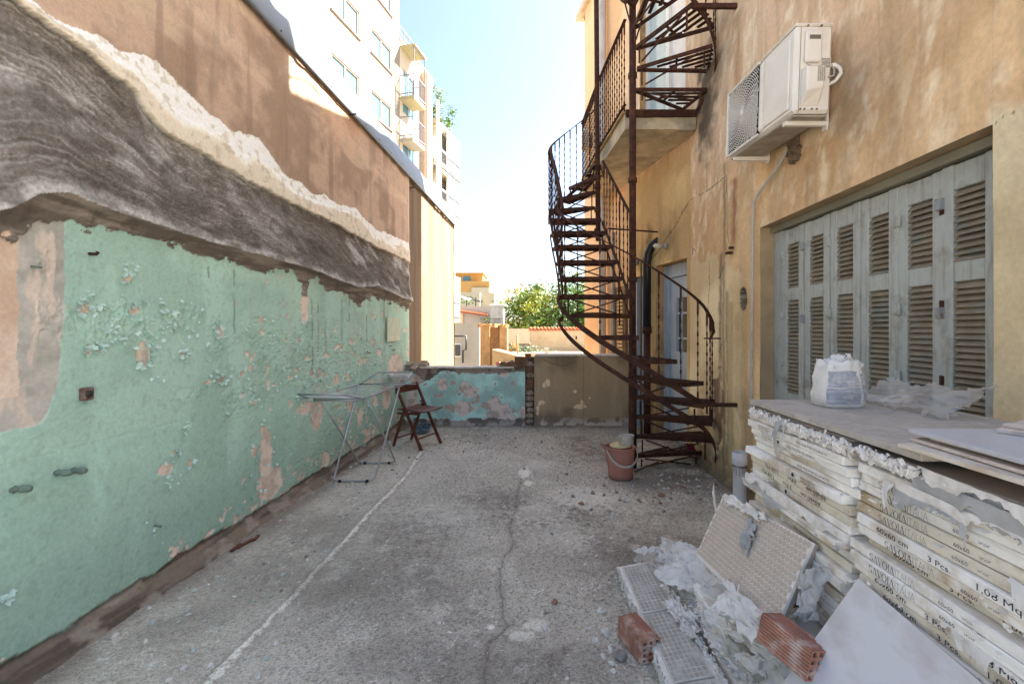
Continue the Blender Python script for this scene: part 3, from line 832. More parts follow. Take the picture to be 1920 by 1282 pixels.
# reveals of the window
mb = MB(); RD = 0.115
mb.add([(XR + .002, WY0, WZ0), (XR + .002, WY1, WZ0), (XR + .002, WY1, WZ1), (XR + .002, WY0, WZ1), (XR + RD, WY0, WZ0), (XR + RD, WY1, WZ0), (XR + RD, WY1, WZ1), (XR + RD, WY0, WZ1)],
       [(0, 1, 5, 4), (1, 2, 6, 5), (2, 3, 7, 6), (3, 0, 4, 7)])
mb.obj('window_reveal', mat('grey_ochre_reveal', hx('a48d6c'), var=0.2, vscale=6, rough=0.9, bump=.3, dirt=hx('7c6a52'), damt=.5), right)
MB().bbox((XR + 0.17, WY0 - .1, WZ0 - .1), (XR + 0.4, WY1 + .1, WZ1 + .1)).obj('window_interior', mat('dark_interior', hx('2b2825'), rough=0.9, var=0), right)

# ---- six louvred shutters, each leaf with its slats
M_shut = mat('flaking_grey_blue_paint', hx('adb1ab'), var=0.12, vscale=9, rough=0.65, bump=0.35, bscale=90, dirt=hx('7a766c'), dscale=9, damt=0.7, streak=(hx('8a8272'), 9, (4, 4, 0.35), 0.7))
M_slat = mat('bare_weathered_slat', hx('887c6a'), var=0.2, vscale=12, rough=0.75, bump=0.3, dirt=hx('7c8a86'), dscale=8, damt=0.7)
M_rust = mat('rusted_iron', hx('40261d'), var=0.45, vscale=28, rough=0.85, bump=0.5, bscale=80, dirt=hx('6b4226'), dscale=9, damt=0.7, streak=(hx('2b1c18'), 12, (1, 1, 1), 0.7), spec=0.3)
XS = XR + RD                                             # front face of the leaves
MB().bbox((XS - .002, 3.56, WZ0), (XS + .05, WY1 - .002, 2.226)).obj('window_frame', M_shut, right)
mb = MB(); mb.bbox((XS - .002, WY0 + .002, WZ0), (XS + .05, 1.905, 2.226)); mb.obj('window_frame', M_shut, right)
MB().bbox((XS - .03, WY0 + .003, 2.228), (XS + .05, WY1 - .003, WZ1 - .003)).obj('frame_head', mat('dark_olive_frame', hx('8a8676'), var=.15, vscale=6, rough=.8, dirt=hx('6b6658'), damt=.6), right)
cent = [3.43, 3.147, 2.864, 2.588, 2.32, 2.053]
srng = random.Random(3)
slat_me = None
for i, yc in enumerate(cent):
    hw = 0.1355; lw_ = 0.074; xo = srng.uniform(-.004, .006); top = 2.222 - 0.004 * srng.random()
    mb = MB(); t = 0.036
    def rail(y0, y1, z0, z1, x=0.0): mb.bevbox((XS + xo + x + t / 2, (y0 + y1) / 2, (z0 + z1) / 2), (t, abs(y1 - y0), abs(z1 - z0)), 0.004)
    rail(yc - hw, yc - lw_, 0.82, top); rail(yc + lw_, yc + hw, 0.82, top)
    for z0, z1 in ((2.10, top - .004), (1.672, 1.766), (0.824, 0.97)): rail(yc - lw_ + .0005, yc + lw_ - .0005, z0, z1, 0.003)
    sh = mb.obj('louvred_shutter', M_shut, right)
    sh['label'] = ('leftmost shutter leaf, farthest from the camera', 'second shutter leaf from the left', 'third shutter leaf from the left', 'fourth shutter leaf from the left with a light hinge',
                   'fifth shutter leaf from the left with rusty hinges', 'rightmost shutter leaf by the cream wall')[i]
    for (z0, z1) in ((0.97, 1.672), (1.766, 2.10)):
        n = int((z1 - z0) / 0.0285)
        if slat_me is None:
            s_ = MB(); s_.bevbox((0, 0, 0), (0.046, 0.150, 0.0075), 0.002, Matrix.Rotation(R(-47), 3, 'Y')); slat_me = s_.mesh('slat', M_slat)
        for k in range(n):
            o = link('slat', slat_me, sh, loc=(XS + xo + 0.019, yc, z0 + (k + 0.5) * (z1 - z0) / n))
            o.rotation_euler = (srng.gauss(0, .008), srng.gauss(0, .06), 0)
    if i in (0, 4, 5, 1, 3):
        hy = yc + (hw if i in (0,) else -hw)
        for hz in (2.03, 1.56, 1.2):
            MB().bevbox((XS + xo - .004, hy, hz), (.008, .05 if i in (1, 3) else .03, .06), .002).tube([(XS + xo - .008, hy, hz - .03), (XS + xo - .008, hy, hz + .03)], .006, 8).obj('hinge', M_rust if i in (4, 5) else M_shut, sh)
for yb in (3.285, 2.185):
    for hz in (2.05, 1.53):
        MB().bevbox((XS - .012, yb, hz), (.03, .028, .055), .003).obj('shutter_catch', mat('grey_catch', hx('8b8f90'), rough=.6, dirt=hx('7a3f28'), dscale=30, damt=.9), right)

# ---- doors of the far bay
M_blue = mat('pale_blue_door_paint', hx('a3afb9'), var=0.1, vscale=6, rough=0.55, bump=.15, dirt=hx('c3cbd2'), dscale=5, damt=.5, streak=(hx('77838c'), 5, (4, 4, .4), .5))
M_bluel = mat('white_blue_door_paint', hx('b9c4cd'), var=0.1, vscale=6, rough=0.5, bump=.15, dirt=hx('93a2ae'), damt=.6, streak=(hx('8f8778'), 4, (4, 4, .4), .4))
def rbox(mb, t0, t1, z0, z1, d0, d1):
    mb.add([r2(t, z, dd) for t in (t0, t1) for z in (z0, z1) for dd in (d0, d1)], [(0, 1, 3, 2), (4, 6, 7, 5), (0, 4, 5, 1), (2, 3, 7, 6), (0, 2, 6, 4), (1, 5, 7, 3)])
    return mb
M_jamb = M_render
for (q0, q1, r0, r1) in (D1, D2, BD):
    mb = MB()
    a = [r2(q0, r0, .001), r2(q1, r0, .001), r2(q1, r1, .001), r2(q0, r1, .001), r2(q0, r0, .2), r2(q1, r0, .2), r2(q1, r1, .2), r2(q0, r1, .2)]
    mb.add(a, [(0, 1, 5, 4), (1, 2, 6, 5), (2, 3, 7, 6), (3, 0, 4, 7)])
    mb.obj('door_reveal', M_jamb, right)
mb = MB(); rbox(mb, .672, .795, 0, 2.29, .115, .2); rbox(mb, .075, .11, 0, 2.29, .115, .2); rbox(mb, .112, .67, 2.13, 2.29, .118, .2)
fr = mb.obj('door_frame', M_blue, right)
mb = MB(); rbox(mb, .112, .67, 0.02, 1.16, .15, .19); rbox(mb, .112, .67, 1.86, 2.125, .15, .19); rbox(mb, .53, .67, 1.16, 1.86, .15, .19); rbox(mb, .112, .16, 1.16, 1.86, .15, .19)
mb.obj('door', M_bluel, right, label='pale blue back door with a small barred window')
door = right.children[-1]
mb = MB(); rbox(mb, .16, .53, 1.16, 1.86, .178, .185); mb.obj('pane', mat('dim_glass', hx('5a5f55'), rough=.15, var=.2, vscale=6, bump=0), door)
mb = MB(); rbox(mb, .16, .53, 1.13, 1.17, .135, .15)
for f in (.25, .38): rbox(mb, .16 + f - .012, .16 + f + .012 - .0, 1.172, 1.86, .14, .152)
for z in (1.34, 1.66): rbox(mb, .16, .53, z - .012, z + .012, .152, .162)
mb.obj('window_bars', M_bluel, door)
mb = MB(); rbox(mb, .112, .67, 2.127, 2.13, .15, .19)
mb = MB(); rbox(mb, 1.40, 1.515, 0, 2.21, .03, .2); rbox(mb, 1.032, 1.40, 2.13, 2.21, .12, .2); rbox(mb, 1.33, 1.40, 0, 2.13, .10, .2)
mb.obj('door_frame', M_blue, right)
mb = MB(); rbox(mb, 1.032, 1.33, 0.0, 2.13, .15, .19); mb.obj('door', mat('dark_brown_door', hx('3a3029'), rough=.6, var=.2), right, label='dark door behind the black drain pipe')
# balcony door with pale shutters and glass
mb = MB()
for q0, q1 in ((.10, .16), (.62, .70), (1.19, 1.25)): rbox(mb, q0, q1, 3.87, 6.2, .09, .16)
rbox(mb, .16, .62, 6.05, 6.2, .09, .16); rbox(mb, .70, 1.19, 6.05, 6.2, .09, .16)
mb.obj('balcony_door_frame', mat('white_gloss_paint', hx('dcdbd6'), rough=.4, var=.05), right)
mb = MB(); rbox(mb, .16, .62, 3.87, 6.05, .13, .15); mb.obj('balcony_door', mat('white_panel', hx('e6dfd8'), rough=.5, var=.06), right)
mb = MB(); rbox(mb, .70, 1.19, 3.87, 6.05, .13, .15); mb.obj('balcony_pane', mat('balcony_glass', hx('a9bcc0'), rough=.12, var=.08, bump=0, spec=.6), right)

# ---- balcony slab and its railing
Zb0, Zb1 = 3.685, 3.862
poly = [(1.055, 5.085), (1.845, 5.085), (1.85, 5.31), (1.31, 7.66), (0.85, 7.78), (0.93, 6.5)]
me_s = bmesh.new()
vb = [me_s.verts.new((x, y, Zb0)) for x, y in poly]; f0 = me_s.faces.new(vb[::-1])
ext = bmesh.ops.extrude_face_region(me_s, geom=[f0])
for v in ext['geom']:
    if isinstance(v, bmesh.types.BMVert): v.co.z = Zb1
bmesh.ops.subdivide_edges(me_s, edges=me_s.edges[:], cuts=9, use_grid_fill=True)
bmesh.ops.triangulate(me_s, faces=[f for f in me_s.faces if len(f.verts) > 4])
bmesh.ops.recalc_face_normals(me_s, faces=me_s.faces[:])
for v in me_s.verts:
    n = float(fbm(np.array(v.co.x * 9 + v.co.z * 3), np.array(v.co.y * 9), 91, 3)) - .5
    v.co.z += n * .03 if v.co.z < Zb1 - .05 else n * .006
    v.co.x += n * .02 if v.co.x < 1.3 else 0
    v.co.y += n * .025 if v.co.y < 5.2 else 0
sl_me = bpy.data.meshes.new('balcony_slab'); me_s.to_mesh(sl_me); me_s.free()
sl_me.materials.append(mat('spalled_balcony_concrete', hx('b5a68c'), var=.25, vscale=5, rough=.9, bump=.7, bscale=30, dirt=hx('7b7468'), dscale=2.6, damt=.85, streak=(hx('a08353'), 3, (1, 1, 1), .5)))
link('balcony_slab', sl_me, right)
mb = MB(); mb.bbox((1.06, 5.06, Zb1 - .045), (1.85, 5.10, Zb1 + .035)); mb.obj('slab_edge_beam', M_rust, right)
mb = MB(); mb.ribbon([(1.045, 5.085, Zb1 + .012), (.92, 6.5, Zb1 + .012), (.845, 7.78, Zb1 + .012)], .05, .02); mb.obj('edge_plank', mat('old_edge_wood', hx('a68a5e'), var=.3, vscale=20, rough=.85, bump=.4), right)
def on_edge(y): return Vector((np.interp(y, [5.085, 6.5, 7.78], [1.06, .935, .86]), y, Zb1 + .02))
mb = MB(); pts = [on_edge(y) + Vector((0, 0, 1.04)) for y in (5.1, 5.6, 6.1, 6.5, 7.0, 7.7)]
mb.ribbon(pts, .035, .012); mb.ribbon([p - Vector((0, 0, .95)) for p in pts], .03, .01)
rl = mb.obj('balcony_rail', M_rust, right)
for k in range(26):
    p = on_edge(5.13 + k * .1); MB().twist(p, p + Vector((0, 0, 1.03)), .014, 4).obj('rail_bar', M_rust, rl)
# ---- pipes, lamp and conduit fixed to the wall
M_blk = mat('black_pipe', hx('1d2126'), rough=.35, var=.2, bump=.05)
def tq(u, v, off): t = r2t(u); p = r2(t, 0, -off); p.z = 1.45 - (v - 618) * p.y / F; return p
p = tq(1222, 600, .07)
mb = MB(); mb.tube([Vector((p.x, p.y, 1.47)), Vector((p.x, p.y, 2.35)), Vector((p.x + .01, p.y - .015, 2.48)), Vector((p.x + .05, p.y - .05, 2.58)), Vector((p.x + .13, p.y - .1, 2.64)), Vector((p.x + .22, p.y - .14, 2.66))], .055, 14); mb.obj('drain_pipe', M_blk, right, label='black plastic drain pipe with a bent top')
MB().tube([(p.x, p.y, 0), (p.x, p.y, 1.46)], .047, 14).tube([(p.x, p.y, 1.40), (p.x, p.y, 1.49)], .062, 14).obj('iron_pipe', mat('brown_iron_pipe', hx('3b2018'), rough=.6, var=.3, dirt=hx('5f3a25')), right)
MB().tube([(p.x - .075, p.y + .03, 0), (p.x - .075, p.y + .03, 2.35), (p.x + .03, p.y - .06, 2.6)], .012, 8).obj('thin_pipe', mat('dull_brass_pipe', hx('6b5a44'), rough=.5), right)
M_lampw = mat('milky_lamp', hx('cfc6b4'), rough=.35, var=.08, bump=0)
q = tq(1250, 462, 0)
MB().tube([q, q - N2V * .05], .035, 12).tube([q - N2V * .05, q - N2V * .09], .028, 12).obj('lamp_socket', mat('grey_socket', hx('9b948a'), rough=.5), right)
MB().tube([q - N2V * .09, q - N2V * .12 , q - N2V * .16, q - N2V * .185], [.018, .03, .032, .012], 12).obj('light_bulb', M_lampw, right)
q = tq(1196, 492, 0)
MB().tube([q, q - N2V * .06], .04, 12).tube([q - N2V * .06, q - N2V * .13 - Vector((0, 0, .03))], [.03, .05], 12).obj('lamp_socket', mat('grey_socket'), right)
M_cond = mat('pale_flexible_conduit', hx('b4aea6'), rough=.5, var=.1, bump=0)
hy, hz = rw(1493, 277)
def wp(u, v, off=.03): y, z = rw(u, v); return Vector((XR - off, y, z))
mb = MB(); pts = [wp(1487, 282, .04), wp(1470, 308), wp(1450, 335), wp(1428, 365), wp(1419, 384), wp(1418, 420), wp(1417, 560), wp(1416, 660), wp(1415, 800)]
fine_ = []
for a, b in zip(pts[:-1], pts[1:]):
    n = max(2, int((b - a).length / .008)); fine_ += [a.lerp(b, i / n) for i in range(n)]
mb.tube(fine_ + [pts[-1]], [.0125 if i % 2 else .0105 for i in range(len(fine_) + 1)], 8); mb.obj('conduit', M_cond, right)
h_ = MB()
for k in range(60):
    w = srng.uniform(0, 2 * PI); r = srng.uniform(.2, 1) * .075
    s = srng.uniform(.015, .04)
    h_.box((XR - .01 - srng.random() * .03 * (1 - r / .08), hy + math.cos(w) * r * .9, hz + math.sin(w) * r * 1.3), (s, s, s), Matrix.Rotation(srng.random() * 3, 3, 'X') @ Matrix.Rotation(srng.random() * 3, 3, 'Z'))
h_.obj('hole_filling', mat('dirty_foam', hx('6a5a48'), var=.5, vscale=30, rough=.95), right, kind='stuff')
M_white = mat('white_pipe', hx('cdc4b8'), rough=.45, var=.08, vscale=4, bump=0, dirt=hx('a08a74'), damt=.4)
p = tq(1139, 500, .09)
MB().tube([(p.x, p.y, -1), (p.x, p.y, 7.5)], .062, 14).obj('downpipe', M_white, right)
for z in (1.9, 3.2, 5.1): MB().tube([(p.x, p.y, z), (p.x, p.y, z + .05)], .07, 14).obj('pipe_collar', M_white, right)
p = tq(1158, 500, .07)
MB().tube([(p.x, p.y, -1), (p.x, p.y, 3.0)], .03, 10).obj('downpipe', mat('grey_socket'), right)
mb = MB(); rbox(mb, 1.63, 2.15, .4, 2.12, -.05, .02); mb.obj('side_window', mat('brown_frame', hx('7d6347'), rough=.8, var=.2), right)
sw = right.children[-1]
for k in range(26):
    mb = MB(); z = .55 + k * .058; rbox(mb, 1.68, 1.86, z, z + .03, -.075, -.055); mb.obj('slat', mat('cream_slat', hx('c9ad7e'), rough=.8), sw)
p = tq(1108, 150, .1); MB().bevbox((p.x, p.y, 4.95 ), (.16, .2, .3), .03).obj('wall_box', M_white, right)
y, z = rw(1372, 474); MB().bbox((XR - .05, y - .03, z - .01), (XR, y + .03, z + .01)).bbox((XR - .04, y - .05, z + .03), (XR, y - .02, z + .05)).obj('rusty_stub', M_rust, right)
for k, z in enumerate(()):
    mb = MB(); rbox(mb, 1.7, 2.7, z - .15, z, -1.0, 0); mb.obj('upper_slab', M_render, right)
# ================================================================== LOW END WALL OF THE TERRACE
para = thing('parapet_wall', 'low broken end wall, half turquoise and half brown, with a rubble brick pier', 'wall')
PY = 6.9
M_par = mat('parapet_plaster', attr='Col', var=.12, vscale=40, rough=.9, bump=.4, bscale=70)
def pw(u, v): return (u - 995) / F * PY, 1.45 - (v - 618) * PY / F
xs = np.linspace(-1.93, -0.085, 360); zs = np.linspace(0, .875, 200)
X, Z = np.meshgrid(xs, zs)
n1 = fbm(X * 3, Z * 3, 101, 5); n2 = fbm(X * 11, Z * 11, 102, 5); n3 = fbm(X * 40, Z * 40, 103, 3)
tq_ = mix(hx('86bdb0'), hx('719f94'), sst(.4, .68, n1)); tq_ = mix(tq_, hx('9ccabf'), sst(.55, .7, n2) * .4)
pk = mix(hx('b5a294'), hx('9a8273'), sst(.4, .65, n2))
chip = np.maximum(sst(.655, .675, n2 * .55 + n1 * .45 + .035 * sst(.55, .1, Z)), 0)
for u, v, ru, rv in ((870, 728, 12, 10), (935, 780, 26, 24), (930, 758, 14, 14), (882, 735, 16, 10), (772, 745, 12, 26), (785, 712, 18, 12), (870, 765, 20, 12), (958, 785, 14, 10), (830, 720, 10, 10), (946, 700, 10, 6), (980, 778, 8, 14)):
    x0, z0 = pw(u, v); e = np.hypot((X - x0) / (ru * PY / F), (Z - z0) / (rv * PY / F)) + (n2 - .5) * 1.4
    chip = np.maximum(chip, sst(1.02, .95, e))
c = mix(tq_, pk, chip)
foot = sst(.01, -.01, Z - (.105 + (n2 - .5) * .10)); c = mix(c, mix(hx('857b70'), hx('5c5147'), sst(.4, .6, n2)), foot)
topb = sst(-.01, .01, Z - (.80 + (n2 - .5) * .14 - .16 * np.exp(-((X + 1.58) / .13) ** 2) * (n1 + .5)))
c = mix(c, mix(hx('7d6a59'), hx('55463b'), sst(.4, .6, n2)), topb)
c = desat(c, .62) * 1.7
d = chip * .005 - foot * .02 + (n1 - .5) * .012 + (n3 - .5) * .003 + topb * .012
d = d - .04 * np.clip(1 - Z / .05, 0, 1)
grid_obj('turquoise_panel', np.stack([X, PY + d, Z], -1), c, M_par, parent=para)
xs = np.linspace(.055, 1.62, 300); zs = np.linspace(0, 1.05, 200)
X, Z = np.meshgrid(xs, zs)
n1 = fbm(X * 2, Z * 2, 111, 5); n2 = fbm(X * 10, Z * 10, 112, 4); n3 = fbm(X * 40, Z * 40, 113, 3)
c = mix(hx('7a6a55'), hx('5f5140'), sst(.38, .66, n1)); c = mix(c, hx('8a7961'), sst(.55, .75, fbm(X * 7, Z * 1, 114, 4)) * .4)
ch = 0
for u, v, ru, rv in ((1028, 715, 4, 8), (1020, 722, 3, 4), (1085, 762, 12, 5), (1092, 754, 4, 10), (1078, 733, 3, 3), (1018, 755, 8, 7), (1106, 746, 2, 2), (1008, 775, 5, 12)):
    x0, z0 = pw(u, v); e = np.hypot((X - x0) / (ru * PY / F), (Z - z0) / (rv * PY / F)) + (n2 - .5) * 1.8
    ch = np.maximum(ch, sst(1.02, .92, e))
c = mix(c, hx('a9947a'), ch)
c = mix(c, mix(hx('8b8177'), hx('5b5046'), sst(.4, .6, n2)), sst(.02, -.02, Z - .09 - (n2 - .5) * .1 - .06 * n1) * .8)
vj = np.exp(-((X - .80) / .008) ** 2); c = mix(c, hx('564a3b'), vj * .6)
cl = seg_dist(X + (n2 - .5) * .05, Z, [(.2, 1.0), (.33, .93), (.5, .9), (.62, .96)]); c = mix(c, hx('4a3e31'), sst(.012, .004, cl) * .6)
c = c * 2.2
d = ch * .004 + (n1 - .5) * .012 + (n3 - .5) * .002 - .04 * np.clip(1 - Z / .05, 0, 1) ** 1.0
grid_obj('brown_panel', np.stack([X, PY + d, Z], -1), c, M_par, parent=para)
MB().bbox((-1.95, PY + .03, 0), (-.09, PY + .2, .865)).bbox((.056, PY + .03, 0), (1.7, PY + .2, 1.045)).obj('wall_core', mat('rubble_core', hx('6d5d4e'), var=.3, rough=.95), para)
M_cop = mat('pale_coping', hx('d8d2c8'), var=.15, vscale=9, rough=.85, bump=.4, dirt=hx('9a8f82'), damt=.5)
mb = MB()
prng = random.Random(9)
x = -1.68
while x < -.50:
    w = prng.uniform(.14, .3); mb.bevbox((x + w / 2, PY + .1, .878 + prng.uniform(-.004, .004)), (w - .004, .235, .026), .006); x += w
mb.obj('coping', M_cop, para)
MB().bevbox((.88, PY + .095, 1.062), (1.62, .25, .026), .005).obj('coping', M_cop, para)
# broken left end of the top, rubble lumps
mb = MB()
for k in range(46):
    s = prng.uniform(.03, .09); mb.box((prng.uniform(-1.95, -1.62), PY + .02 + prng.random() * .14, .87 + prng.random() * .05), (s * 1.6, s, s * .7), Matrix.Rotation(prng.random() * 3, 3, 'X') @ Matrix.Rotation(prng.random() * 3, 3, 'Z'))
M_rub = mat('rubble_mortar', hx('a89888'), var=.4, vscale=15, rough=.95, bump=.6)
mb.obj('rubble', M_rub, para, kind='stuff')


def hollow_brick(L, W, H, nx, nz, hole=.60, depth=.085, ridges=True):
    """clay brick along Y with an nx x nz set of open holes in both ends; origin at its centre"""
    m = MB(); ex = L / 2
    cw = W / nx; chh = H / nz
    for e in (-1, 1):
        y = e * ex; yi = e * (ex - depth)
        for i in range(nx):
            for j in range(nz):
                x0 = -W / 2 + i * cw; x1 = x0 + cw; z0 = -H / 2 + j * chh; z1 = z0 + chh
                xc, zc = (x0 + x1) / 2, (z0 + z1) / 2; hw_, hh = cw * hole / 2, chh * hole / 2
                o = [(x0, y, z0), (x1, y, z0), (x1, y, z1), (x0, y, z1)]
                n = [(xc - hw_, y, zc - hh), (xc + hw_, y, zc - hh), (xc + hw_, y, zc + hh), (xc - hw_, y, zc + hh)]
                q = [(p[0], yi, p[2]) for p in n]
                m.add(o + n + q, [(0, 1, 5, 4), (1, 2, 6, 5), (2, 3, 7, 6), (3, 0, 4, 7), (4, 5, 9, 8), (5, 6, 10, 9), (6, 7, 11, 10), (7, 4, 8, 11), (8, 9, 10, 11)])
    # ridged sides
    def side(a, b):
        n = 9 if ridges else 1; pr = []
        a = Vector(a); b = Vector(b); t = (b - a); nrm = Vector((t.z, 0, -t.x)).normalized()
        for k in range(n):
            for f, o in ((0.0, 0), (.25, .0), (.35, -.0048), (.8, -.0048)) if ridges else ((0, 0),):
                pr.append(a + t * ((k + f) / n) + nrm * o)
        pr.append(b); return pr
    c4 = [(-W / 2, 0, -H / 2), (W / 2, 0, -H / 2), (W / 2, 0, H / 2), (-W / 2, 0, H / 2)]
    ring = []
    for k in range(4): ring += side(c4[k], c4[(k + 1) % 4])[:-1]
    n = len(ring)
    vs = [(p.x, -ex, p.z) for p in ring] + [(p.x, ex, p.z) for p in ring]
    m.add(vs, [(i, (i + 1) % n, n + (i + 1) % n, n + i) for i in range(n)])
    return m


M_brick = mat('hollow_clay_brick', hx('ad7c68'), var=.2, vscale=14, rough=.9, bump=.4, dirt=hx('d8cabf'), dscale=17, damt=.85, streak=(hx('7d4f40'), 20, (1, 1, 1), .4))
M_brickd = mat('grimy_clay_brick', hx('9a7358'), var=.3, vscale=14, rough=.95, bump=.5, dirt=hx('5b4c40'), dscale=7, damt=.7)
bm_ = hollow_brick(.19, .085, .085, 3, 3, ridges=False).mesh('brick', M_brickd)
for k in range(11):                                      # the pier: courses of hollow bricks and stones
    z = .05 + k * .088
    if k in (6, 7, 9): link('brick', bm_, para, loc=(-.015 + prng.uniform(-.01, .01), PY + .06 + prng.uniform(0, .02), z), rot=(0, prng.uniform(-.05, .05), prng.uniform(-.1, .1)))
    else:
        s = MB(); s.lathe((0, 0, 0), [(.02, -.04), (.062, -.028), (.068, .0), (.058, .03), (.02, .042)], 9, smooth=False)
        s.v = [(a * prng.uniform(.85, 1.1), b * prng.uniform(.7, 1), cz * prng.uniform(.9, 1.1)) for a, b, cz in s.v]
        s.obj('stone', M_rub, para, loc=(-.015 + prng.uniform(-.012, .012), PY + .07, z))
for x, z in ((-.42, .915), (-.33, .912), (-.23, .915), (-.13, .912), (-.12, .995), (-.2, .995), (-.04, 1.04)):
    link('brick', bm_, para, loc=(x, PY + .08 + prng.uniform(-.02, .02), z), rot=(0, prng.uniform(-.1, .1), prng.uniform(-.12, .12)))
mb = MB()
for k in range(70):
    x = prng.uniform(-.5, .05); s = prng.uniform(.02, .055)
    mb.box((x, PY + .05 + prng.random() * .12, .885 + max(0, (x + .5)) * .22 * prng.random() + .01), (s * 1.5, s, s * .8), Matrix.Rotation(prng.random() * 3, 3, 'X') @ Matrix.Rotation(prng.random() * 3, 3, 'Z'))
mb.obj('rubble', M_rub, para, kind='stuff')
MB().bbox((-.085, PY + .045, 0), (.055, PY + .2, 1.03)).obj('pier_core', mat('pier_mortar', hx('5d4f43'), var=.4, vscale=18, rough=.95, bump=.6), para)
x0, z0 = pw(874, 726)
MB().box((x0 - .03, PY - .004, z0), (.05, .008, .05)).box((x0 + .06, PY - .004, z0), (.05, .008, .05)).obj('socket_plate', mat('old_socket', hx('b9b2a8'), rough=.6), para)
# ================================================================== RUSTY SPIRAL STAIRCASE
stair = thing('spiral_staircase', 'rusty iron spiral staircase with slatted treads and twisted bars rising past the balcony', 'staircase')
C1 = Vector((1.075, 4.8, 0)); C2 = Vector((.88, 6.0, 0))
RO = .80
def helix(c, r, deg, z): return Vector((c.x + r * math.cos(R(deg)), c.y + r * math.sin(R(deg)), z))
MB().tube([C1, C1 + Vector((0, 0, 7.2))], .036, 14).tube([C1, C1 + Vector((0, 0, 1.35))], .043, 14).obj('pole', M_rust, stair)
mb = MB().tube([C2 + Vector((.01, 0, 2.62)), C2 + Vector((-.02, 0, 6.6))], .033, 12)
for z in (2.72, 3.0, 3.3, 3.42): mb.tube([C2 + Vector((0, 0, z)), C2 + Vector((0, 0, z + .06))], .043, 12)
mb.obj('pole', M_rust, stair)
for z in (.93, 1.95, 3.0, 4.1, 5.0): MB().tube([C1 + Vector((0, 0, z)), C1 + Vector((0, 0, z + .05))], .047, 14).obj('pole_collar', M_rust, stair)
strng = random.Random(21)


def tread(pts, slats, parent=stair, wedge=None):
    """frame round the tread polygon pts (inner front, outer front, outer back, inner back) and slats between"""
    a, b, c_, d_ = [Vector(p) for p in pts]
    m = MB()
    for p, q in ((a, b), (b, c_), (c_, d_), (d_, a)): m.bar(p - Vector((0, 0, .018)), q - Vector((0, 0, .018)), .010, .040)
    st = m.obj('step', M_rust, parent)
    mid0, mid1 = a.lerp(b, .55), d_.lerp(c_, .55)
    MB().bar(mid0 - Vector((0, 0, .020)), mid1 - Vector((0, 0, .020)), .02, .016).obj('cross_bar', M_rust, st)
    for k in range(slats):
        f = (k + .5) / slats
        p, q = a.lerp(d_, f), b.lerp(c_, f)
        if wedge:                                        # slats run parallel to the near edge and stop at the far one
            r, sp = wedge; h = r * math.sin(R(sp)) * (1 - f); e = (c_ - d_).normalized(); w = Vector((-e.y, e.x, 0))
            p = d_ + e * (h / math.tan(R(sp)) + .01) + w * h; q = d_ + e * (math.sqrt(r * r - h * h) - .06) + w * h
        s = MB(); s.bar(p + Vector((0, 0, strng.uniform(-.002, .002))), q + Vector((0, 0, strng.uniform(-.002, .002))), .034 if wedge else .026, .008)
        s.obj('slat', M_rust, st)
    return st


def xbrace(p0, p1, z0, z1, parent=stair, ups=(.07, .93)):
    """two thin crossing bars and an upright between consecutive treads"""
    m = MB(); p0 = Vector(p0); p1 = Vector(p1)
    def q(f, z): v = p0.lerp(p1, f); v.z = z; return v
    m.bar(q(.12, z0), q(.85, z1 - .03), .012, .014); m.bar(q(.85, z0), q(.12, z1 - .03), .012, .014)
    m.obj('brace', M_rust, parent)
    for f in ups: MB().bar(q(f, z0), q(f, z1 - .03), .014, .014, (1, 0, 0)).obj('upright', M_rust, parent)


ANG = [9, -15, -31, -51, -77, -101, -126, -151, -175]
ANGU = [0, -31, -60, -88, -116, -144, -172, -200, -228]
def flight(c, z0, n, angs=ANG, span=27, rise=.21, first=.134, r=RO):
    zs_ = [z0 + first + rise * k for k in range(n)]
    for k in range(n):
        w1 = angs[k]; w0 = w1 + span; z = zs_[k]
        tread([helix(c, .06, w0, z), helix(c, r, w0, z), helix(c, r, w1, z), helix(c, .06, w1, z)][::1] if False else
              [helix(c, .05, w0, z), helix(c, r, w0, z), helix(c, r * .985, w1, z), helix(c, .05, w1, z)], 6, stair, (r, span))
        pz = z0 if k == 0 else zs_[k - 1]
        if z0 > 1 or k < 6: xbrace(helix(c, .05, w1, 0), helix(c, r * .96, w1, 0), pz + .002, z - .02, stair, (.07, .93) if k < 4 else (.07,))
    return zs_


zl = flight(C1, 0, 8)
zu = flight(C1, Zb1, 9, ANGU, 33)
# straight run of six treads towards the far pole
SL = [(1057, 1181, 4.74), (1053, 1168, 4.94), (1048, 1158, 5.14), (1043, 1146, 5.34), (1037, 1137, 5.56), (1033, 1127, 5.79)]
left_pts = []; right_pts = []
for k, (ul, ur, y) in enumerate(SL):
    z = .134 + .21 * (8 + k); xl = (ul - 995) / F * y; xr = (ur - 995) / F * y
    dy = .215
    dxl = .0 if k == 5 else ((SL[k + 1][0] - 995) / F * SL[k + 1][2] - xl); dxr = 0 if k == 5 else ((SL[k + 1][1] - 995) / F * SL[k + 1][2] - xr)
    tread([(xl, y, z), (xr, y, z), (xr + dxr, y + dy, z), (xl + dxl, y + dy, z)], 5)
    xbrace((xl, y, 0), (xr, y, 0), z - .21, z - .02)
    left_pts.append(Vector((xl - .01, y, z))); right_pts.append(Vector((xr + .012, y, z)))
mb = MB(); mb.ribbon([p + Vector((0, .0, -.05)) for p in right_pts], .012, .045, (0, -.7, .7)); mb.ribbon([p + Vector((0, 0, -.26)) for p in right_pts], .012, .03, (0, -.7, .7)); mb.obj('stringer', M_rust, stair)
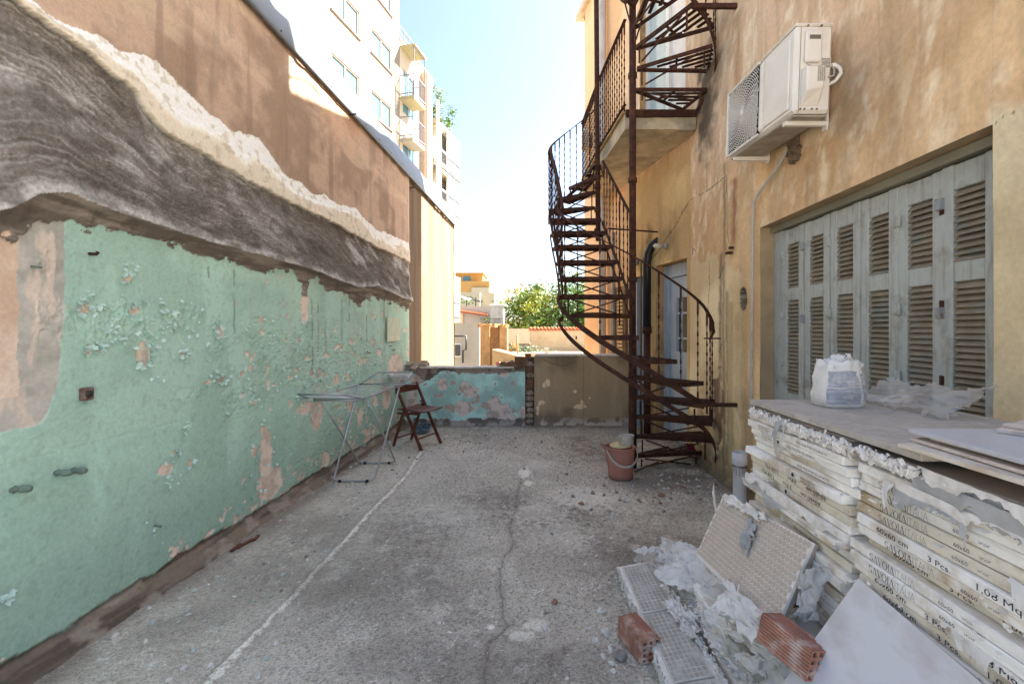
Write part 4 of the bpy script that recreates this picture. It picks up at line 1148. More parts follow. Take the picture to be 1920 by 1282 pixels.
# winders round the far pole up to the balcony
R2_ = .63
W2 = [168, 146, 122, 98]
for k, w in enumerate(W2):
    z = .134 + .21 * (14 + k)
    tread([helix(C2, .04, w, z), helix(C2, R2_, w, z), helix(C2, R2_, w - 25, z), helix(C2, .04, w - 25, z)], 6)
    if k < 3: xbrace(helix(C2, .04, w, 0), helix(C2, R2_, w, 0), z - .21, z - .02)
# outer stringers, hand rail and twisted bars
def outer(k, dz):
    """outer edge at (fractional) tread number k, 1-based"""
    z = .134 + .21 * (k - 1) + dz
    if k <= 8.9: return helix(C1, RO + .012, np.interp(k, range(1, 10), ANG), z)
    if k <= 14:
        i = min(max(k - 9, 0), 5); p = left_pts[int(i)].lerp(left_pts[min(int(i) + 1, 5)], i - int(i)); return Vector((p.x, p.y, z))
    w = np.interp(k, [14, 15, 16, 17, 18, 18.8], [178, 157, 134, 112, 90, 72]); return helix(C2, R2_ + .012, w, z)
def path(k0, k1, dz, n): return [outer(k0 + (k1 - k0) * i / n, dz) for i in range(n + 1)]
MB().ribbon(path(4.0, 14, -.02, 60), .010, .050).obj('stringer', M_rust, stair)
MB().ribbon([helix(C1, RO - .0, 14, 0.0), helix(C1, RO + .01, 0, .03)] + path(1.7, 14, -.22, 70), .010, .040).obj('stringer', M_rust, stair)
MB().ribbon(path(14, 18.6, -.03, 30), .010, .045).obj('stringer', M_rust, stair)
rail_pts = path(3.3, 18.6, .90, 120)
rail_pts = [rail_pts[0] + Vector((-.015, .03, -.16)), rail_pts[0] + Vector((.012, .0, -.09))] + rail_pts
hr = MB().ribbon(rail_pts, .030, .010).obj('hand_rail', M_rust, stair)
for k in (3.35, 3.55, 3.8, 4.25, 4.8, 5.4, 6.1, 6.9, 7.6, 8.2):
    MB().twist(outer(k, -.05), outer(k, .90), .013, 4).obj('baluster', M_rust, stair)
for k in np.arange(8.7, 18.7, .42):
    MB().twist(outer(k, -.05), outer(k, .90), .012, 4).obj('baluster', M_rust, stair)
# second rail on the right side of the straight run
ra = [Vector((1.055, 4.86, 2.70)), Vector((1.0, 5.4, 3.17)), Vector((.945, 5.97, 3.66))]
MB().ribbon(ra, .03, .012).obj('hand_rail', M_rust, stair)
for k in range(8):
    f = (k + .5) / 8; p = ra[0].lerp(ra[2], f); q = right_pts[0].lerp(right_pts[5], f)
    MB().twist(Vector((p.x, p.y, q.z - .05)), p, .012, 4).obj('baluster', M_rust, stair)
MB().twist(Vector((1.005, 5.15, .9 + .6)), Vector((1.005, 5.15, 2.9)), .013, 5).obj('baluster', M_rust, stair)
# upper flight rails
def up(k, dz): return helix(C1, RO + .012, np.interp(k, range(1, 10), ANGU), Zb1 + .134 + .21 * (k - 1) + dz)
MB().ribbon([helix(C1, RO + .01, 20, Zb1), ] + [up(1 + 8 * i / 50, -.02) for i in range(51)], .010, .05).obj('stringer', M_rust, stair)
MB().ribbon([up(1.0 + 8 * i / 50, .9) for i in range(51)], .030, .010).obj('hand_rail', M_rust, stair)
for k in np.arange(1.1, 9, .5):
    MB().twist(up(k, -.05), up(k, .9), .012, 4).obj('baluster', M_rust, stair)
# brackets to the wall
for (p, q, h) in ((Vector((1.42, 4.12, .775)), Vector((XR + .03, 4.08, .775)), .035), (Vector((1.46, 4.12, 4.375)), Vector((XR + .03, 4.10, 4.36)), .04),
                  (Vector((.93, 5.45, 2.66)), r2(.76, 2.75, .02), .018), (Vector((1.70, 4.47, 1.365)), Vector((XR + .02, 4.44, 1.365)), .014)):
    MB().bar(p, q, h * .8, h).obj('wall_bracket', M_rust, stair)
MB().bar((1.0, 4.72, .02), (1.05, 4.80, .36), .02, .01).bar((1.05, 4.62, .01), (1.28, 4.55, .13), .015, .012).obj('strut', M_rust, stair)
p = helix(C1, RO, 4, .012); MB().bar(p, p + Vector((.0, -.85, 0)), .03, .02).obj('floor_rail', M_rust, stair)
# ================================================================== AIR CONDITIONER
Ly, Dx, Hz = .90, .226, .525
ac = thing('air_conditioner', 'white outdoor air conditioner unit on wall brackets above the grey shutters', 'air conditioner', (1.586, 2.75, 2.75), (R(3.6), 0, 0))
# local frame: x into the wall, y away from the camera, z up; origin at the near bottom front edge
M_acw = mat('warm_white_casing', hx('dcd6cc'), var=.05, vscale=3, rough=.42, bump=.03, dirt=hx('b3a695'), dscale=2.5, damt=.35)
M_acd = mat('shaded_plastic_dark', hx('26282b'), rough=.7, var=.1)
mb = MB()
GY0 = .405                                                # grille runs from GY0 to the far end
mb.bevbox((Dx / 2, Ly / 2, Hz / 2 + .004), (Dx, Ly, Hz - .012), .018)
casing = mb.obj('casing', M_acw, ac)
MB().bevbox((Dx / 2 - .002, Ly / 2, Hz - .002), (Dx + .006, Ly + .006, .016), .006).obj('lid', M_acw, ac)
MB().bevbox((-.003, .20, Hz / 2 - .005), (.012, .30, Hz - .10), .005).obj('front_panel', M_acw, ac)
MB().bevbox((-.004, .378, Hz / 2), (.028, .045, Hz - .07), .010).obj('grille_post', M_acw, ac)
MB().bbox((-.006, GY0, .03), (.0, Ly - .012, Hz - .03)).obj('fan_shade_plate', M_acd, ac)  # flat dark plate paints the shaded recess behind the grille
gy, gz = (GY0 + Ly - .01) / 2, Hz / 2
GH = (Hz - .055) / 2; GW = (Ly - .012 - GY0) / 2
fan = MB()
for k in range(5):
    w = 2 * PI * k / 5; pts = []
    G = [[Vector((-.0065 - .003 * j, gy + (.04 + .15 * i / 4) * math.cos(w + .9 * j / 3 - .05 * i), gz + (.04 + .15 * i / 4) * math.sin(w + .9 * j / 3 - .05 * i))) for j in range(4)] for i in range(5)]
    fan.sheet(G)
fan.obj('fan_blade', mat('grey_fan', hx('4a4d50'), rough=.5, var=.05), ac)
gr_ = MB()
def clip_poly(pts, r):
    run = []
    for p in pts:
        if abs(p[1] - gy) <= GW and abs(p[2] - gz) <= GH: run.append(p)
        else:
            if len(run) > 1: gr_.tube(run, r, 4, cap=False)
            run = []
    if len(run) > 1: gr_.tube(run, r, 4, cap=False)
for k in range(19):
    r = .04 + k * .0158
    clip_poly([(-.016, gy + r * math.cos(2 * PI * i / 56), gz + r * math.sin(2 * PI * i / 56)) for i in range(57)], .0030)
for k in range(26):
    w0 = 2 * PI * k / 26
    clip_poly([(-.0175, gy + r * math.cos(w0 + 1.5 * (r / .3)), gz + r * math.sin(w0 + 1.5 * (r / .3))) for r in [.03 + .3 * i / 14 for i in range(15)]], .0024)
gr_.obj('fan_grille', M_acw, ac)
MB().lathe((0, 0, 0), [(.0, -.003), (.03, -.003), (.03, .004), (0, .006)], 20).obj('grille_hub', M_acw, ac, loc=(-.02, gy, gz), rot=(0, R(-90), 0))
for a, b in (((-.024, GY0 - .004, .012), (-.004, Ly - .002, .032)), ((-.024, GY0 - .004, Hz - .032), (-.004, Ly - .002, Hz - .012)), ((-.024, Ly - .018, .012), (-.004, Ly + .002, Hz - .012))):
    MB().bevbox([(p + q) / 2 for p, q in zip(a, b)], [abs(p - q) for p, q in zip(a, b)], .005).obj('grille_frame', M_acw, ac)
# near end: seams, service cover, terminal cover, data plate, cable
MB().bbox((.028, -.0035, .01), (.0305, .001, Hz - .02)).obj('panel_seam', mat('seam_grey', hx('8e887f'), var=0), ac)
MB().bevbox((.098, -.012, Hz - .135), (.098, .026, .185), .008).obj('service_cover', M_acw, ac)
MB().bevbox((.102, -.0235, Hz - .088), (.068, .006, .026), .002).obj('grip_shade_strip', mat('grip_shadow', hx('6b655d'), var=.05), ac)  # grey strip colours in the shade inside the cover's grip
mb = MB()
tp = [(.047, 0), (.150, 0), (.150, .14), (.147, .195), (.047, .195)]
pf = [(.035, 0, .072), (.15, 0, .072), (.15, 0, .262), (.035, 0, .262)]
mb.add([(.036, .0, .045), (.150, .0, .045), (.158, .0, .262), (.036, .0, .262), (.040, -.062, .115), (.142, -.062, .145), (.150, -.062, .255), (.040, -.062, .255)],
       [(0, 1, 2, 3), (7, 6, 5, 4), (0, 4, 5, 1), (1, 5, 6, 2), (2, 6, 7, 3), (3, 7, 4, 0)])
tc_ = mb.obj('terminal_cover', M_acw, ac)
bv = tc_.modifiers.new('bev', 'BEVEL'); bv.width = .009; bv.segments = 3
mb = MB(); mb.bbox((.100, -.0640, .165), (.147, -.0625, .250)); mb.obj('data_plate', mat('silver_label', hx('c5bfb5'), rough=.4, var=.1, vscale=60), ac)
mb = MB()
arng = random.Random(12)
for k in range(13):
    for j in range(4):
        x0 = .103 + j * .011; mb.bbox((x0, -.0649, .170 + k * .006), (x0 + arng.uniform(.004, .009), -.0641, .1725 + k * .006))
mb.obj('label_print', mat('label_ink', hx('5b534c'), var=0, bump=0), ac)
mb = MB(); mb.bbox((.158, -.0015, .27), (.215, -.0005, .33)); mb.obj('data_plate', mat('silver_label'), ac)
mb = MB()
for k in range(7):
    x0 = .162
    while x0 < .205: w = arng.uniform(.004, .012); mb.bbox((x0, -.0024, .276 + k * .0075), (min(x0 + w, .212), -.0016, .2795 + k * .0075)); x0 += w + .003
mb.obj('label_print', mat('label_ink'), ac)
mb = MB()
for x, z in ((.07, Hz - .012), (.15, Hz - .012), (.06, .255 + .012), (.04, .03), (.065, .03), (.11, .03), (.14, .03), (.10, Hz - .205)): mb.lathe((0, 0, 0), [(.0055, -.004), (.0055, .004)], 8); k_ = len(mb.v) - 16; mb.v[k_:] = [(x + a, -.003 - c_, z + b) for a, b, c_ in mb.v[k_:]]
mb.obj('screw', mat('screw_steel', hx('6d6862'), rough=.5, metal=.4), ac)
MB().tube([(.075, -.012, Hz - .225), (.075, -.02, Hz - .25), (.10, -.022, Hz - .258), (.16, -.012, Hz - .245), (.225, .0, Hz - .24), (.245, .01, Hz - .26), (.235, .0, Hz - .30), (.20, -.01, Hz - .31)], .0055, 8).obj('cable', M_cond, ac)
MB().tube([(.20, .03, Hz - .24), (.235, .0, Hz - .235), (.258, -.02, Hz - .265), (.26, -.03, Hz - .30), (.24, -.01, Hz - .335), (.20, .03, Hz - .35)], .011, 10).obj('insulated_pipe', mat('wrapped_white_pipe', hx('d8d3ca'), rough=.6, var=.15, vscale=30), ac)
# underside pan and brackets
MB().bbox((.012, .02, -.006), (Dx - .01, Ly - .02, .002)).obj('base_pan', mat('grubby_base', hx('a39888'), rough=.7, var=.2, vscale=10, dirt=hx('6d6253'), damt=.6), ac)
for yb in (.10, .80):
    MB().bevbox((.135, yb, -.020), (.275, .035, .028), .003).bevbox((.262, yb, .03), (.012, .04, .17), .002).obj('bracket_arm', M_acw, ac)
mb = MB(); mb.bbox((.255, .085, -.06), (.268, .125, .10)); mb.obj('bracket_plate', M_acw, ac)
# ================================================================== BUILDINGS BEYOND, LEFT SIDE
UD = Vector((.2123, .9772, 0)); NV = Vector((.9772, -.2123, 0))     # along the street, and out of the facades
def fac(s, z, o=0.0):                                              # s = depth along y on the facade line
    return Vector((-11 + .2172 * s, s, z)) + NV * o
def fbox(mb, s0, s1, z0, z1, o0, o1):
    mb.add([fac(s, z, o) for s in (s0, s1) for z in (z0, z1) for o in (o0, o1)], [(0, 1, 3, 2), (4, 6, 7, 5), (0, 4, 5, 1), (2, 3, 7, 6), (0, 2, 6, 4), (1, 5, 7, 3)])
    return mb
def fz(v, s): return 1.45 - (v - 618) * s / F
def fs_(u): k = (u - 995) / F; return -11 / (k - .2172)
M_cream = mat('sunlit_cream_render', hx('756e64'), var=.10, vscale=.7, rough=.9, bump=.2, dirt=hx('7f786c'), dscale=.5, damt=.4)
M_cream2 = mat('warm_white_render', hx('a39a8b'), var=.08, vscale=.7, rough=.9)
M_pane = mat('sky_blue_pane', hx('48707f'), rough=.3, var=.10, vscale=.6, bump=0, spec=.3)
M_alu = mat('brown_aluminium', hx('a08a80'), rough=.5, var=.05)
b1 = thing('white_apartment_block', 'white apartment block with wide sliding windows above the left boundary wall', 'building')


def facade(parent, name, s0, s1, z0, z1, holes, m, depth=6.0):
    """wall with real openings: horizontal and vertical strips between the holes"""
    ss = sorted({s0, s1, *[h[0] for h in holes], *[h[1] for h in holes]}); zz_ = sorted({z0, z1, *[h[2] for h in holes], *[h[3] for h in holes]})
    mb = MB()
    for a, b in zip(ss[:-1], ss[1:]):
        for c_, e in zip(zz_[:-1], zz_[1:]):
            sm_, zm = (a + b) / 2, (c_ + e) / 2
            if any(h[0] < sm_ < h[1] and h[2] < zm < h[3] for h in holes): continue
            mb.add([fac(a, c_), fac(b, c_), fac(b, e), fac(a, e)], [(0, 1, 2, 3)])
    for h in holes:
        a = [fac(h[0], h[2]), fac(h[1], h[2]), fac(h[1], h[3]), fac(h[0], h[3])]; q = [p - NV * .14 for p in a]
        mb.add(a + q, [(0, 1, 5, 4), (1, 2, 6, 5), (2, 3, 7, 6), (3, 0, 4, 7)])
    mb.obj(name, m, parent)
    mb = MB(); fbox(mb, s0 + .02, s1 - .02, z0, z1 - .02, -depth, -.4); mb.obj('building_body', m, parent)
    mb = MB(); fbox(mb, s1 - .02, s1, z0, z1 - .001, -depth, -.001); fbox(mb, s0, s0 + .02, z0, z1 - .001, -depth, -.001); mb.obj('end_wall', m, parent)


def window(parent, s0, s1, z0, z1, panes=2, m_frame=M_alu, sill=True):
    mb = MB(); t = .05
    fbox(mb, s0, s0 + t, z0, z1, -.12, -.03); fbox(mb, s1 - t, s1, z0, z1, -.12, -.03); fbox(mb, s0 + t, s1 - t, z1 - t, z1, -.12, -.03); fbox(mb, s0 + t, s1 - t, z0, z0 + t, -.12, -.03)
    for k in range(1, panes): sc_ = s0 + (s1 - s0) * k / panes; fbox(mb, sc_ - t * .7, sc_ + t * .7, z0 + t, z1 - t, -.12, -.035)
    w = mb.obj('window', m_frame, parent)
    for k in range(panes):
        mb = MB(); a = s0 + (s1 - s0) * k / panes; b = s0 + (s1 - s0) * (k + 1) / panes; fbox(mb, a + .04, b - .04, z0 + .04, z1 - .04, -.10, -.08); mb.obj('pane', M_pane, w)
    if sill: mb = MB(); fbox(mb, s0 - .08, s1 + .08, z0 - .06, z0 - .002, -.05, .07); mb.obj('sill', M_alu, w)


WH = []
s0, s1 = fs_(697), fs_(734); z1 = fz(52, s0); z0 = fz(98, s0); st_ = z0 - fz(216, fs_(697.5))
sA, sB = fs_(624), fs_(672)
for k in range(-1, 4):
    dz = -(fz(52, s0) - fz(168, s0)) * 1.0
    for (a, b) in ((s0, s1), (sA - .05, sB + .05)):
        zt = z1 - (z1 - fz(168, s0)) * k
        WH.append((a, b, zt - (z1 - z0), zt))
zroof = fz(-330, 20)
facade(b1, 'facade', 9.5, 21.74, -4, zroof, WH, M_cream)
for h in WH: window(b1, *h)
mb = MB(); fbox(mb, 9.4, 21.85, zroof, zroof + .25, -6.1, .3); mb.obj('roof', M_cream2, b1)
# second block with two balconies, pilaster
b2 = thing('balcony_apartment_block', 'cream apartment block with two railed balconies beyond the white block', 'building')
zt2 = 15.3
facade(b2, 'facade', 21.78, 25.4, -4, zt2, [(22.1, 23.3, fz(214, 22.3) , fz(214, 22.3) + 2.1), (22.1, 23.3, fz(214, 22.3) - 3.2, fz(214, 22.3) - 1.1)], M_cream2)
for z in (fz(214, 22.3), fz(214, 22.3) - 3.2): window(b2, 22.1, 23.3, z, z + 2.1, 2, mat('grey_window_frame', hx('8f9398'), rough=.5), sill=False)
mb = MB(); fbox(mb, 21.78, 25.45, zt2, zt2 + .12, -5, .05); mb.obj('roof', M_cream2, b2)
mb = MB(); fbox(mb, 24.0, 24.55, -4, zt2 - .3, 0, .38); mb.obj('pilaster', mat('pink_tan_render', hx('c8a893'), rough=.9), b2)
mb = MB(); fbox(mb, 23.9, 23.99, -4, zt2 - .8, 0, .12); mb.obj('downpipe', mat('grey_socket'), b2)
M_rail = mat('lilac_grey_rail', hx('77747c'), rough=.5, var=.1)
M_yel = mat('pale_yellow_soffit', hx('a09878'), rough=.9, var=.1)
def balcony(parent, s0, s1, z, out_, m_slab, bars=True, hgt=1.0, glassy=False):
    mb = MB(); fbox(mb, s0, s1, z - .18, z, 0, out_); sl = mb.obj('balcony_slab', m_slab, parent)
    for zz_ in (z + hgt, z + .12):
        MB().ribbon([fac(s0, zz_, 0), fac(s0, zz_, out_), fac(s1, zz_, out_), fac(s1, zz_, 0)], .04, .04).obj('railing', M_rail, sl)
    mb = MB(); n = max(4, int((s1 - s0) / .13))
    for k in range(n + 1): s = s0 + (s1 - s0) * k / n; mb.bar(fac(s, z, out_), fac(s, z + hgt, out_), .018, .018, (1, 0, 0))
    for k in range(8): o = out_ * k / 8; mb.bar(fac(s0, z, o), fac(s0, z + hgt, o), .018, .018, (1, 0, 0))
    mb.obj('rail_bars', M_rail, sl)
    return sl
zb_ = fz(190, 21.9)
balcony(b2, 21.85, 23.0, zb_ + .2, .72, M_yel); balcony(b2, 21.85, 23.1, fz(262, 22), .66, M_cream2)
mb = MB(); fbox(mb, 21.8, 23.0, zb_ + 2.55, zb_ + 2.62, 0, .8); mb.obj('awning', M_yel, b2)
mb = MB()
for s in (21.85, 23.0): mb.bar(fac(s, zb_ + .2, .7), fac(s, zb_ + 2.6, .7), .04, .04, (1, 0, 0))
mb.bar(fac(21.85, zb_ + 2.5, .7), fac(23.0, zb_ + 2.5, .7), .04, .04); mb.obj('awning_frame', M_rail, b2)
mb = MB()
for zz_ in (.35, .7): mb.bar(fac(21.8, zt2 + zz_, .0), fac(24.0, zt2 + zz_, .0), .04, .04)
for k in range(6): mb.bar(fac(21.8 + k * .42, zt2, 0), fac(21.8 + k * .42, zt2 + .75, 0), .03, .03, (1, 0, 0))
mb.obj('roof_railing', M_rail, b2)
# third block with glazed balconies and roof plants
b3 = thing('glazed_balcony_block', 'pale apartment block with glazed corner balconies and plants on the roof', 'building')
facade(b3, 'facade', 25.45, 28.7, -4, 12.95, [(27.6, 28.4, 3.0, 5.0)], M_cream2)
window(b3, 27.6, 28.4, 3.0, 5.0, 2, mat('red_brown_frame', hx('a05a4a'), rough=.6))
mb = MB(); fbox(mb, 25.4, 28.8, 12.95, 13.2, -5, .25); mb.obj('roof', M_cream2, b3)
mb = MB(); mb.tube([fac(25.4, -4, .3), fac(25.4, 14.2, .3)], .09, 8); mb.obj('downpipe', mat('white_gloss_paint'), b3)
M_gl = mat('pale_green_glass', hx('8fb0b2'), rough=.1, var=.06, bump=0, spec=.7)
for zf in (fz(322, 26), fz(402, 27.5) - .15, 2.1, -1.0):
    sl = balcony(b3, 25.6, 28.4, zf, .45, M_yel)
    for (a, b) in ((25.7, 26.5), (26.55, 27.5), (27.55, 28.35)):
        if a < 26 and zf > 5: continue
        mb = MB(); fbox(mb, a, b, zf + .05, zf + 2.45, .40, .42); mb.obj('glass_panel', M_gl, sl)
    mb = MB()
    for s in (25.6, 26.52, 27.52, 28.38): fbox(mb, s - .03, s + .03, zf, zf + 2.5, .37, .44)
    fbox(mb, 25.57, 28.41, zf + 2.45, zf + 2.55, 0, .48); fbox(mb, 25.57, 28.41, zf + 1.05, zf + 1.12, .42, .445); mb.obj('glazing_frame', mat('white_gloss_paint'), sl)
pot = thing('flower_pot', 'terracotta pot inside the upper glazed balcony far behind', 'pot', fac(26.0, fz(322, 26) + .02, .22))
MB().lathe((0, 0, 0), [(.10, 0), (.16, .3), (.18, .32), (.18, .38), (.14, .38), (.12, .3)], 14).obj('pot_body', mat('terracotta', hx('9a5a40'), rough=.9), pot)

# ================================================================== FOLIAGE
def leaves(mb, c, r, n, s, rg, squash=(1, 1, 1), clumps=14, flat=.55):
    cl = [(Vector((rg.gauss(0, 1), rg.gauss(0, 1), rg.gauss(0, 1))).normalized() * rg.uniform(.45, 1.0), rg.uniform(.22, .42)) for _ in range(clumps)]
    for k in range(n):
        q, cr = cl[k % clumps]
        p = q + Vector((rg.gauss(0, 1), rg.gauss(0, 1), rg.gauss(0, .8))) * cr * flat
        p = Vector((c[0] + p.x * r * squash[0], c[1] + p.y * r * squash[1], c[2] + p.z * r * squash[2]))
        a = Vector((rg.gauss(0, 1), rg.gauss(0, 1), rg.gauss(0, .6))).normalized(); b = a.cross(Vector((rg.gauss(0, 1), rg.gauss(0, 1), rg.gauss(0, 1)))).normalized()
        L = s * rg.uniform(.6, 1.3); w = L * .42
        mb.add([p - a * L, p + b * w, p + a * L, p - b * w], [(0, 1, 2, 3)])
def leafm(name, h, tr=.2): return mat(name, hx(h), var=.25, vscale=1.2, rough=.6, bump=0, trans=tr)
M_bark = mat('bark', hx('5d4f41'), var=.3, vscale=10, rough=.95, bump=.5)
def tree(label, base, H, r, cols, rg, n=6000, squash=(1, 1, .9), cz=.65, s=.10):
    t = thing('leafy_tree', label, 'tree', base)
    mb = MB(); mb.tube([(0, 0, 0), (.1, 0, H * .25), (-.05, .1, H * .5), (0, 0, H * .8)], [.17, .13, .10, .04], 8)
    for k in range(9):
        w = rg.uniform(0, 2 * PI); z = H * rg.uniform(.2, .6); L = r * rg.uniform(.5, .95)
        mb.tube([(0, 0, z), (math.cos(w) * L * .5, math.sin(w) * L * .5, z + L * .35), (math.cos(w) * L, math.sin(w) * L, z + L * .8)], [.07, .045, .015], 6)
    mb.obj('trunk', M_bark, t)
    for i, (nm, h, share) in enumerate(cols):
        mb = MB(); leaves(mb, (0, 0, H * cz), r, int(n * share), s, random.Random(50 + i + int(r * 10)), squash, clumps=26); mb.obj('crown', leafm(nm, h), t, kind='stuff')
    return t
trg = random.Random(8)
tree('yellow green tree with thin foliage behind the far garden wall', at(985, 690, 30) , 5.7, 2.2, [('leaf_yellow_green', '6f7426', .45), ('leaf_mid_green', '4f6a26', .49), ('leaf_orange', '9a7430', .06)], trg, 6500, (1.05, 1, .95), .64, .12)
tree('dense green tree to the right of the yellow one behind the far wall', at(1075, 690, 31), 6.0, 2.7, [('leaf_deep_green', '34551f', .6), ('leaf_mid_green', '4f6a26', .4)], trg, 12000, (1.0, 1, 1), .60, .11)
tree('dark green tree farthest right, partly behind the staircase', at(1135, 690, 36), 7.2, 3.2, [('leaf_deep_green', '34551f', .8), ('leaf_mid_green', '4f6a26', .2)], trg, 8000, (1, 1, 1), .6, .12)
rp = thing('roof_plant', 'yellow flowering bush on the roof of the glazed balcony block', 'plant', fac(26.6, 13.2, .0))
mb = MB(); leaves(mb, (0, 0, .6), .9, 700, .09, random.Random(3), (1, 1.5, 1.0), 8); mb.obj('foliage', leafm('leaf_mid_green', '4f6a26'), rp, kind='stuff')
mb = MB(); leaves(mb, (0, .5, .5), .7, 300, .09, random.Random(4), (1, 1.5, .8), 6); mb.obj('blossom', leafm('leaf_yellow', 'a8963a'), rp, kind='stuff')
mb = MB(); leaves(mb, (0, -.6, 1.3), .8, 300, .10, random.Random(6), (.8, .8, 1.5), 6); mb.obj('foliage', leafm('leaf_grey_green', '6f8468'), rp, kind='stuff')
mb = MB(); mb.tube([(0, 0, 0), (0, 0, .7)], .05, 6); mb.obj('stem', M_bark, rp)

# ================================================================== LOW YARD BUILDINGS AND WALLS STRAIGHT AHEAD
def wbox(mb, u0, u1, v0, v1, y, dy):
    """a block whose front face fills u0..u1, v0..v1 at depth y"""
    a, b = at(u0, v1, y), at(u1, v0, y); return mb.bbox(a, (b.x, y + dy, b.z))
M_fwall = mat('sunbleached_garden_wall', hx('b3a48c'), var=.15, vscale=1.2, rough=.95, bump=.4, dirt=hx('9c8a72'), dscale=1.4, damt=.6)
M_orange = mat('yellow_ochre_render', hx('a8844f'), var=.12, vscale=.8, rough=.9)
M_pgrey = mat('pale_grey_render', hx('a19d94'), var=.1, vscale=.8, rough=.9)
M_tanb = mat('tan_rubble_brick', hx('a58259'), var=.3, vscale=4, rough=.95, bump=.6, dirt=hx('a67a4e'), dscale=2.5, damt=.6)
gw = thing('garden_wall', 'long sun bleached garden wall with red tile coping below the trees', 'wall')
mb = MB(); wbox(mb, 994, 1200, 618, 668, 22, .3); mb.obj('wall_panel', M_fwall, gw)
mb = MB(); wbox(mb, 952, 993.6, 616, 644, 22, .3); mb.obj('wall_panel', mat('grey_cream_render', hx('c5b9a4'), var=.1, rough=.9), gw)
mb = MB(); wbox(mb, 952, 993.6, 644.2, 668, 22, .3); mb.obj('wall_base', mat('dark_wall_foot', hx('7d7266'), var=.25, rough=.95), gw)
mb = MB()
for k in range(30): a = at(995 + k * 6.8, 618, 22); mb.tube([a + Vector((0, -.06, .02)), a + Vector((0, .36, .06))], .085, 7)
mb.obj('coping_tile', mat('terracotta', hx('9a5a40'), rough=.9), gw, kind='stuff')
mb = MB(); wbox(mb, 1079, 1082, 630, 636, 21.99, .02); mb.obj('vent_hole', mat('dark_interior'), gw)
nr = thing('flat_roof', 'low flat roof with a pale ledge between the terrace and the garden wall', 'roof')
MB().bbox((-.9, 13, -4), (3.2, 21.9, .42)).obj('roof_deck', mat('pale_roof_screed', hx('978b78'), var=.2, vscale=1.5, rough=.95, dirt=hx('8a7a66'), damt=.5), nr)
MB().bbox((-.9, 16.5, .42), (3.2, 16.8, .60)).bbox((-.9, 13, .42), (3.2, 13.2, .52)).obj('roof_kerb', M_fwall, nr)
mb = MB(); wbox(mb, 1022, 1029, 653, 664, 16.2, .2); mb.obj('vent_pipe', mat('grey_socket'), nr)
vg = thing('roof_weed', 'low green and dry weeds along the foot of the garden wall', 'plant', at(985, 658, 20.8)); vg['kind'] = 'stuff'
mb = MB(); leaves(mb, (0, 0, .1), .9, 400, .06, random.Random(31), (1.2, .3, .22), 9); mb.obj('foliage', leafm('leaf_grey_green', '6f8468'), vg, kind='stuff')
mb = MB(); leaves(mb, (-.9, 0, .15), .5, 160, .06, random.Random(32), (1, .3, .5), 5); mb.obj('dry_stalks', leafm('leaf_dry', 'b59a6c'), vg, kind='stuff')
rod = thing('orange_pole', 'thin orange pole standing in front of the garden wall', 'pole', at(970, 690, 14.5))
MB().tube([(0, 0, 0), (.0, 0, 1.05)], .03, 8).obj('pole_shaft', mat('orange_paint', hx('d8643a'), rough=.6), rod)
# brick piers
bp_ = thing('ruined_brick_house', 'ruined tan brick house front with tall piers left of the garden wall', 'building')
mb = MB(); wbox(mb, 900, 918, 612, 700, 19, .8); mb.obj('brick_pier', M_tanb, bp_)
mb = MB(); wbox(mb, 918.5, 936, 612, 700, 19.5, .6); mb.obj('brick_wall', mat('set_back_brick', hx('b08a62'), var=.3, vscale=4, rough=.95, bump=.6), bp_)  # slightly paler brick than the piers, on the wall set back between them
mb = MB(); wbox(mb, 936.5, 951, 613, 668, 19.2, .7); mb.obj('brick_pier', M_tanb, bp_)
brg = random.Random(4)
mb = MB()
for k in range(80): u = brg.uniform(900, 951); s = brg.uniform(.05, .16); a = at(u, 612, 19.2 + brg.random() * .5); mb.box(a + Vector((0, 0, brg.random() * .05)), (s * 1.4, s, s), brg.random() * 3)
mb.obj('rubble', M_tanb, bp_, kind='stuff')
lw_ = thing('sloping_yard_wall', 'low sloping cream yard wall in front of the ruined house', 'wall')
a = [at(923, 655, 15), at(990, 672, 13.5), at(990, 730, 13.5), at(923, 730, 15)]
mb = MB(); mb.prism(a, (.15, .5, 0)); mb.obj('wall_panel', mat('peach_render', hx('a78d67'), var=.15, vscale=2, rough=.9), lw_)
mb = MB(); wbox(mb, 930, 943, 678, 690, 14.3, .05); mb.obj('small_door', mat('red_brown_frame', hx('a05a4a')), lw_)
# white and grey low houses at the left
g1 = thing('grey_low_house', 'pale grey low house with a dark window beside the ruined brick front', 'building')
mb = MB(); wbox(mb, 848, 899, 606, 720, 24, 4); mb.obj('wall', M_pgrey, g1)
mb = MB(); wbox(mb, 852, 864.5, 644, 669, 23.9, .1); w_ = mb.obj('window', mat('white_gloss_paint'), g1)
mb = MB(); wbox(mb, 853, 863.5, 646, 667, 23.88, .05); mb.obj('pane', mat('dark_glass', hx('3f4248'), rough=.2), w_)
mb = MB(); mb.tube([at(849, 630, 23.7), at(874, 630, 23.7), at(874, 655, 23.7), at(868, 657, 23.7), at(868, 680, 23.7)], .05, 6); mb.obj('drain_pipe', M_blk, g1)
g2 = thing('pink_white_house', 'pinkish white low house with red tiled eaves behind the grey one', 'building')
mb = MB(); wbox(mb, 846, 925, 574, 640, 30, 4); mb.obj('wall', mat('pink_white_render', hx('a9a09b'), var=.06, rough=.9), g2)
mb = MB()
for k in range(26): p = at(850 + k * 2.5, 582 + k * .35, 29.7); mb.tube([p, p + Vector((0, .5, .12))], .07, 6)
mb.obj('eaves_tile', mat('terracotta'), g2, kind='stuff')
mb = MB(); wbox(mb, 850, 868, 586, 609, 29.9, .1); mb.obj('wall_panel', mat('tan_panel', hx('cbb295'), var=.1), g2)
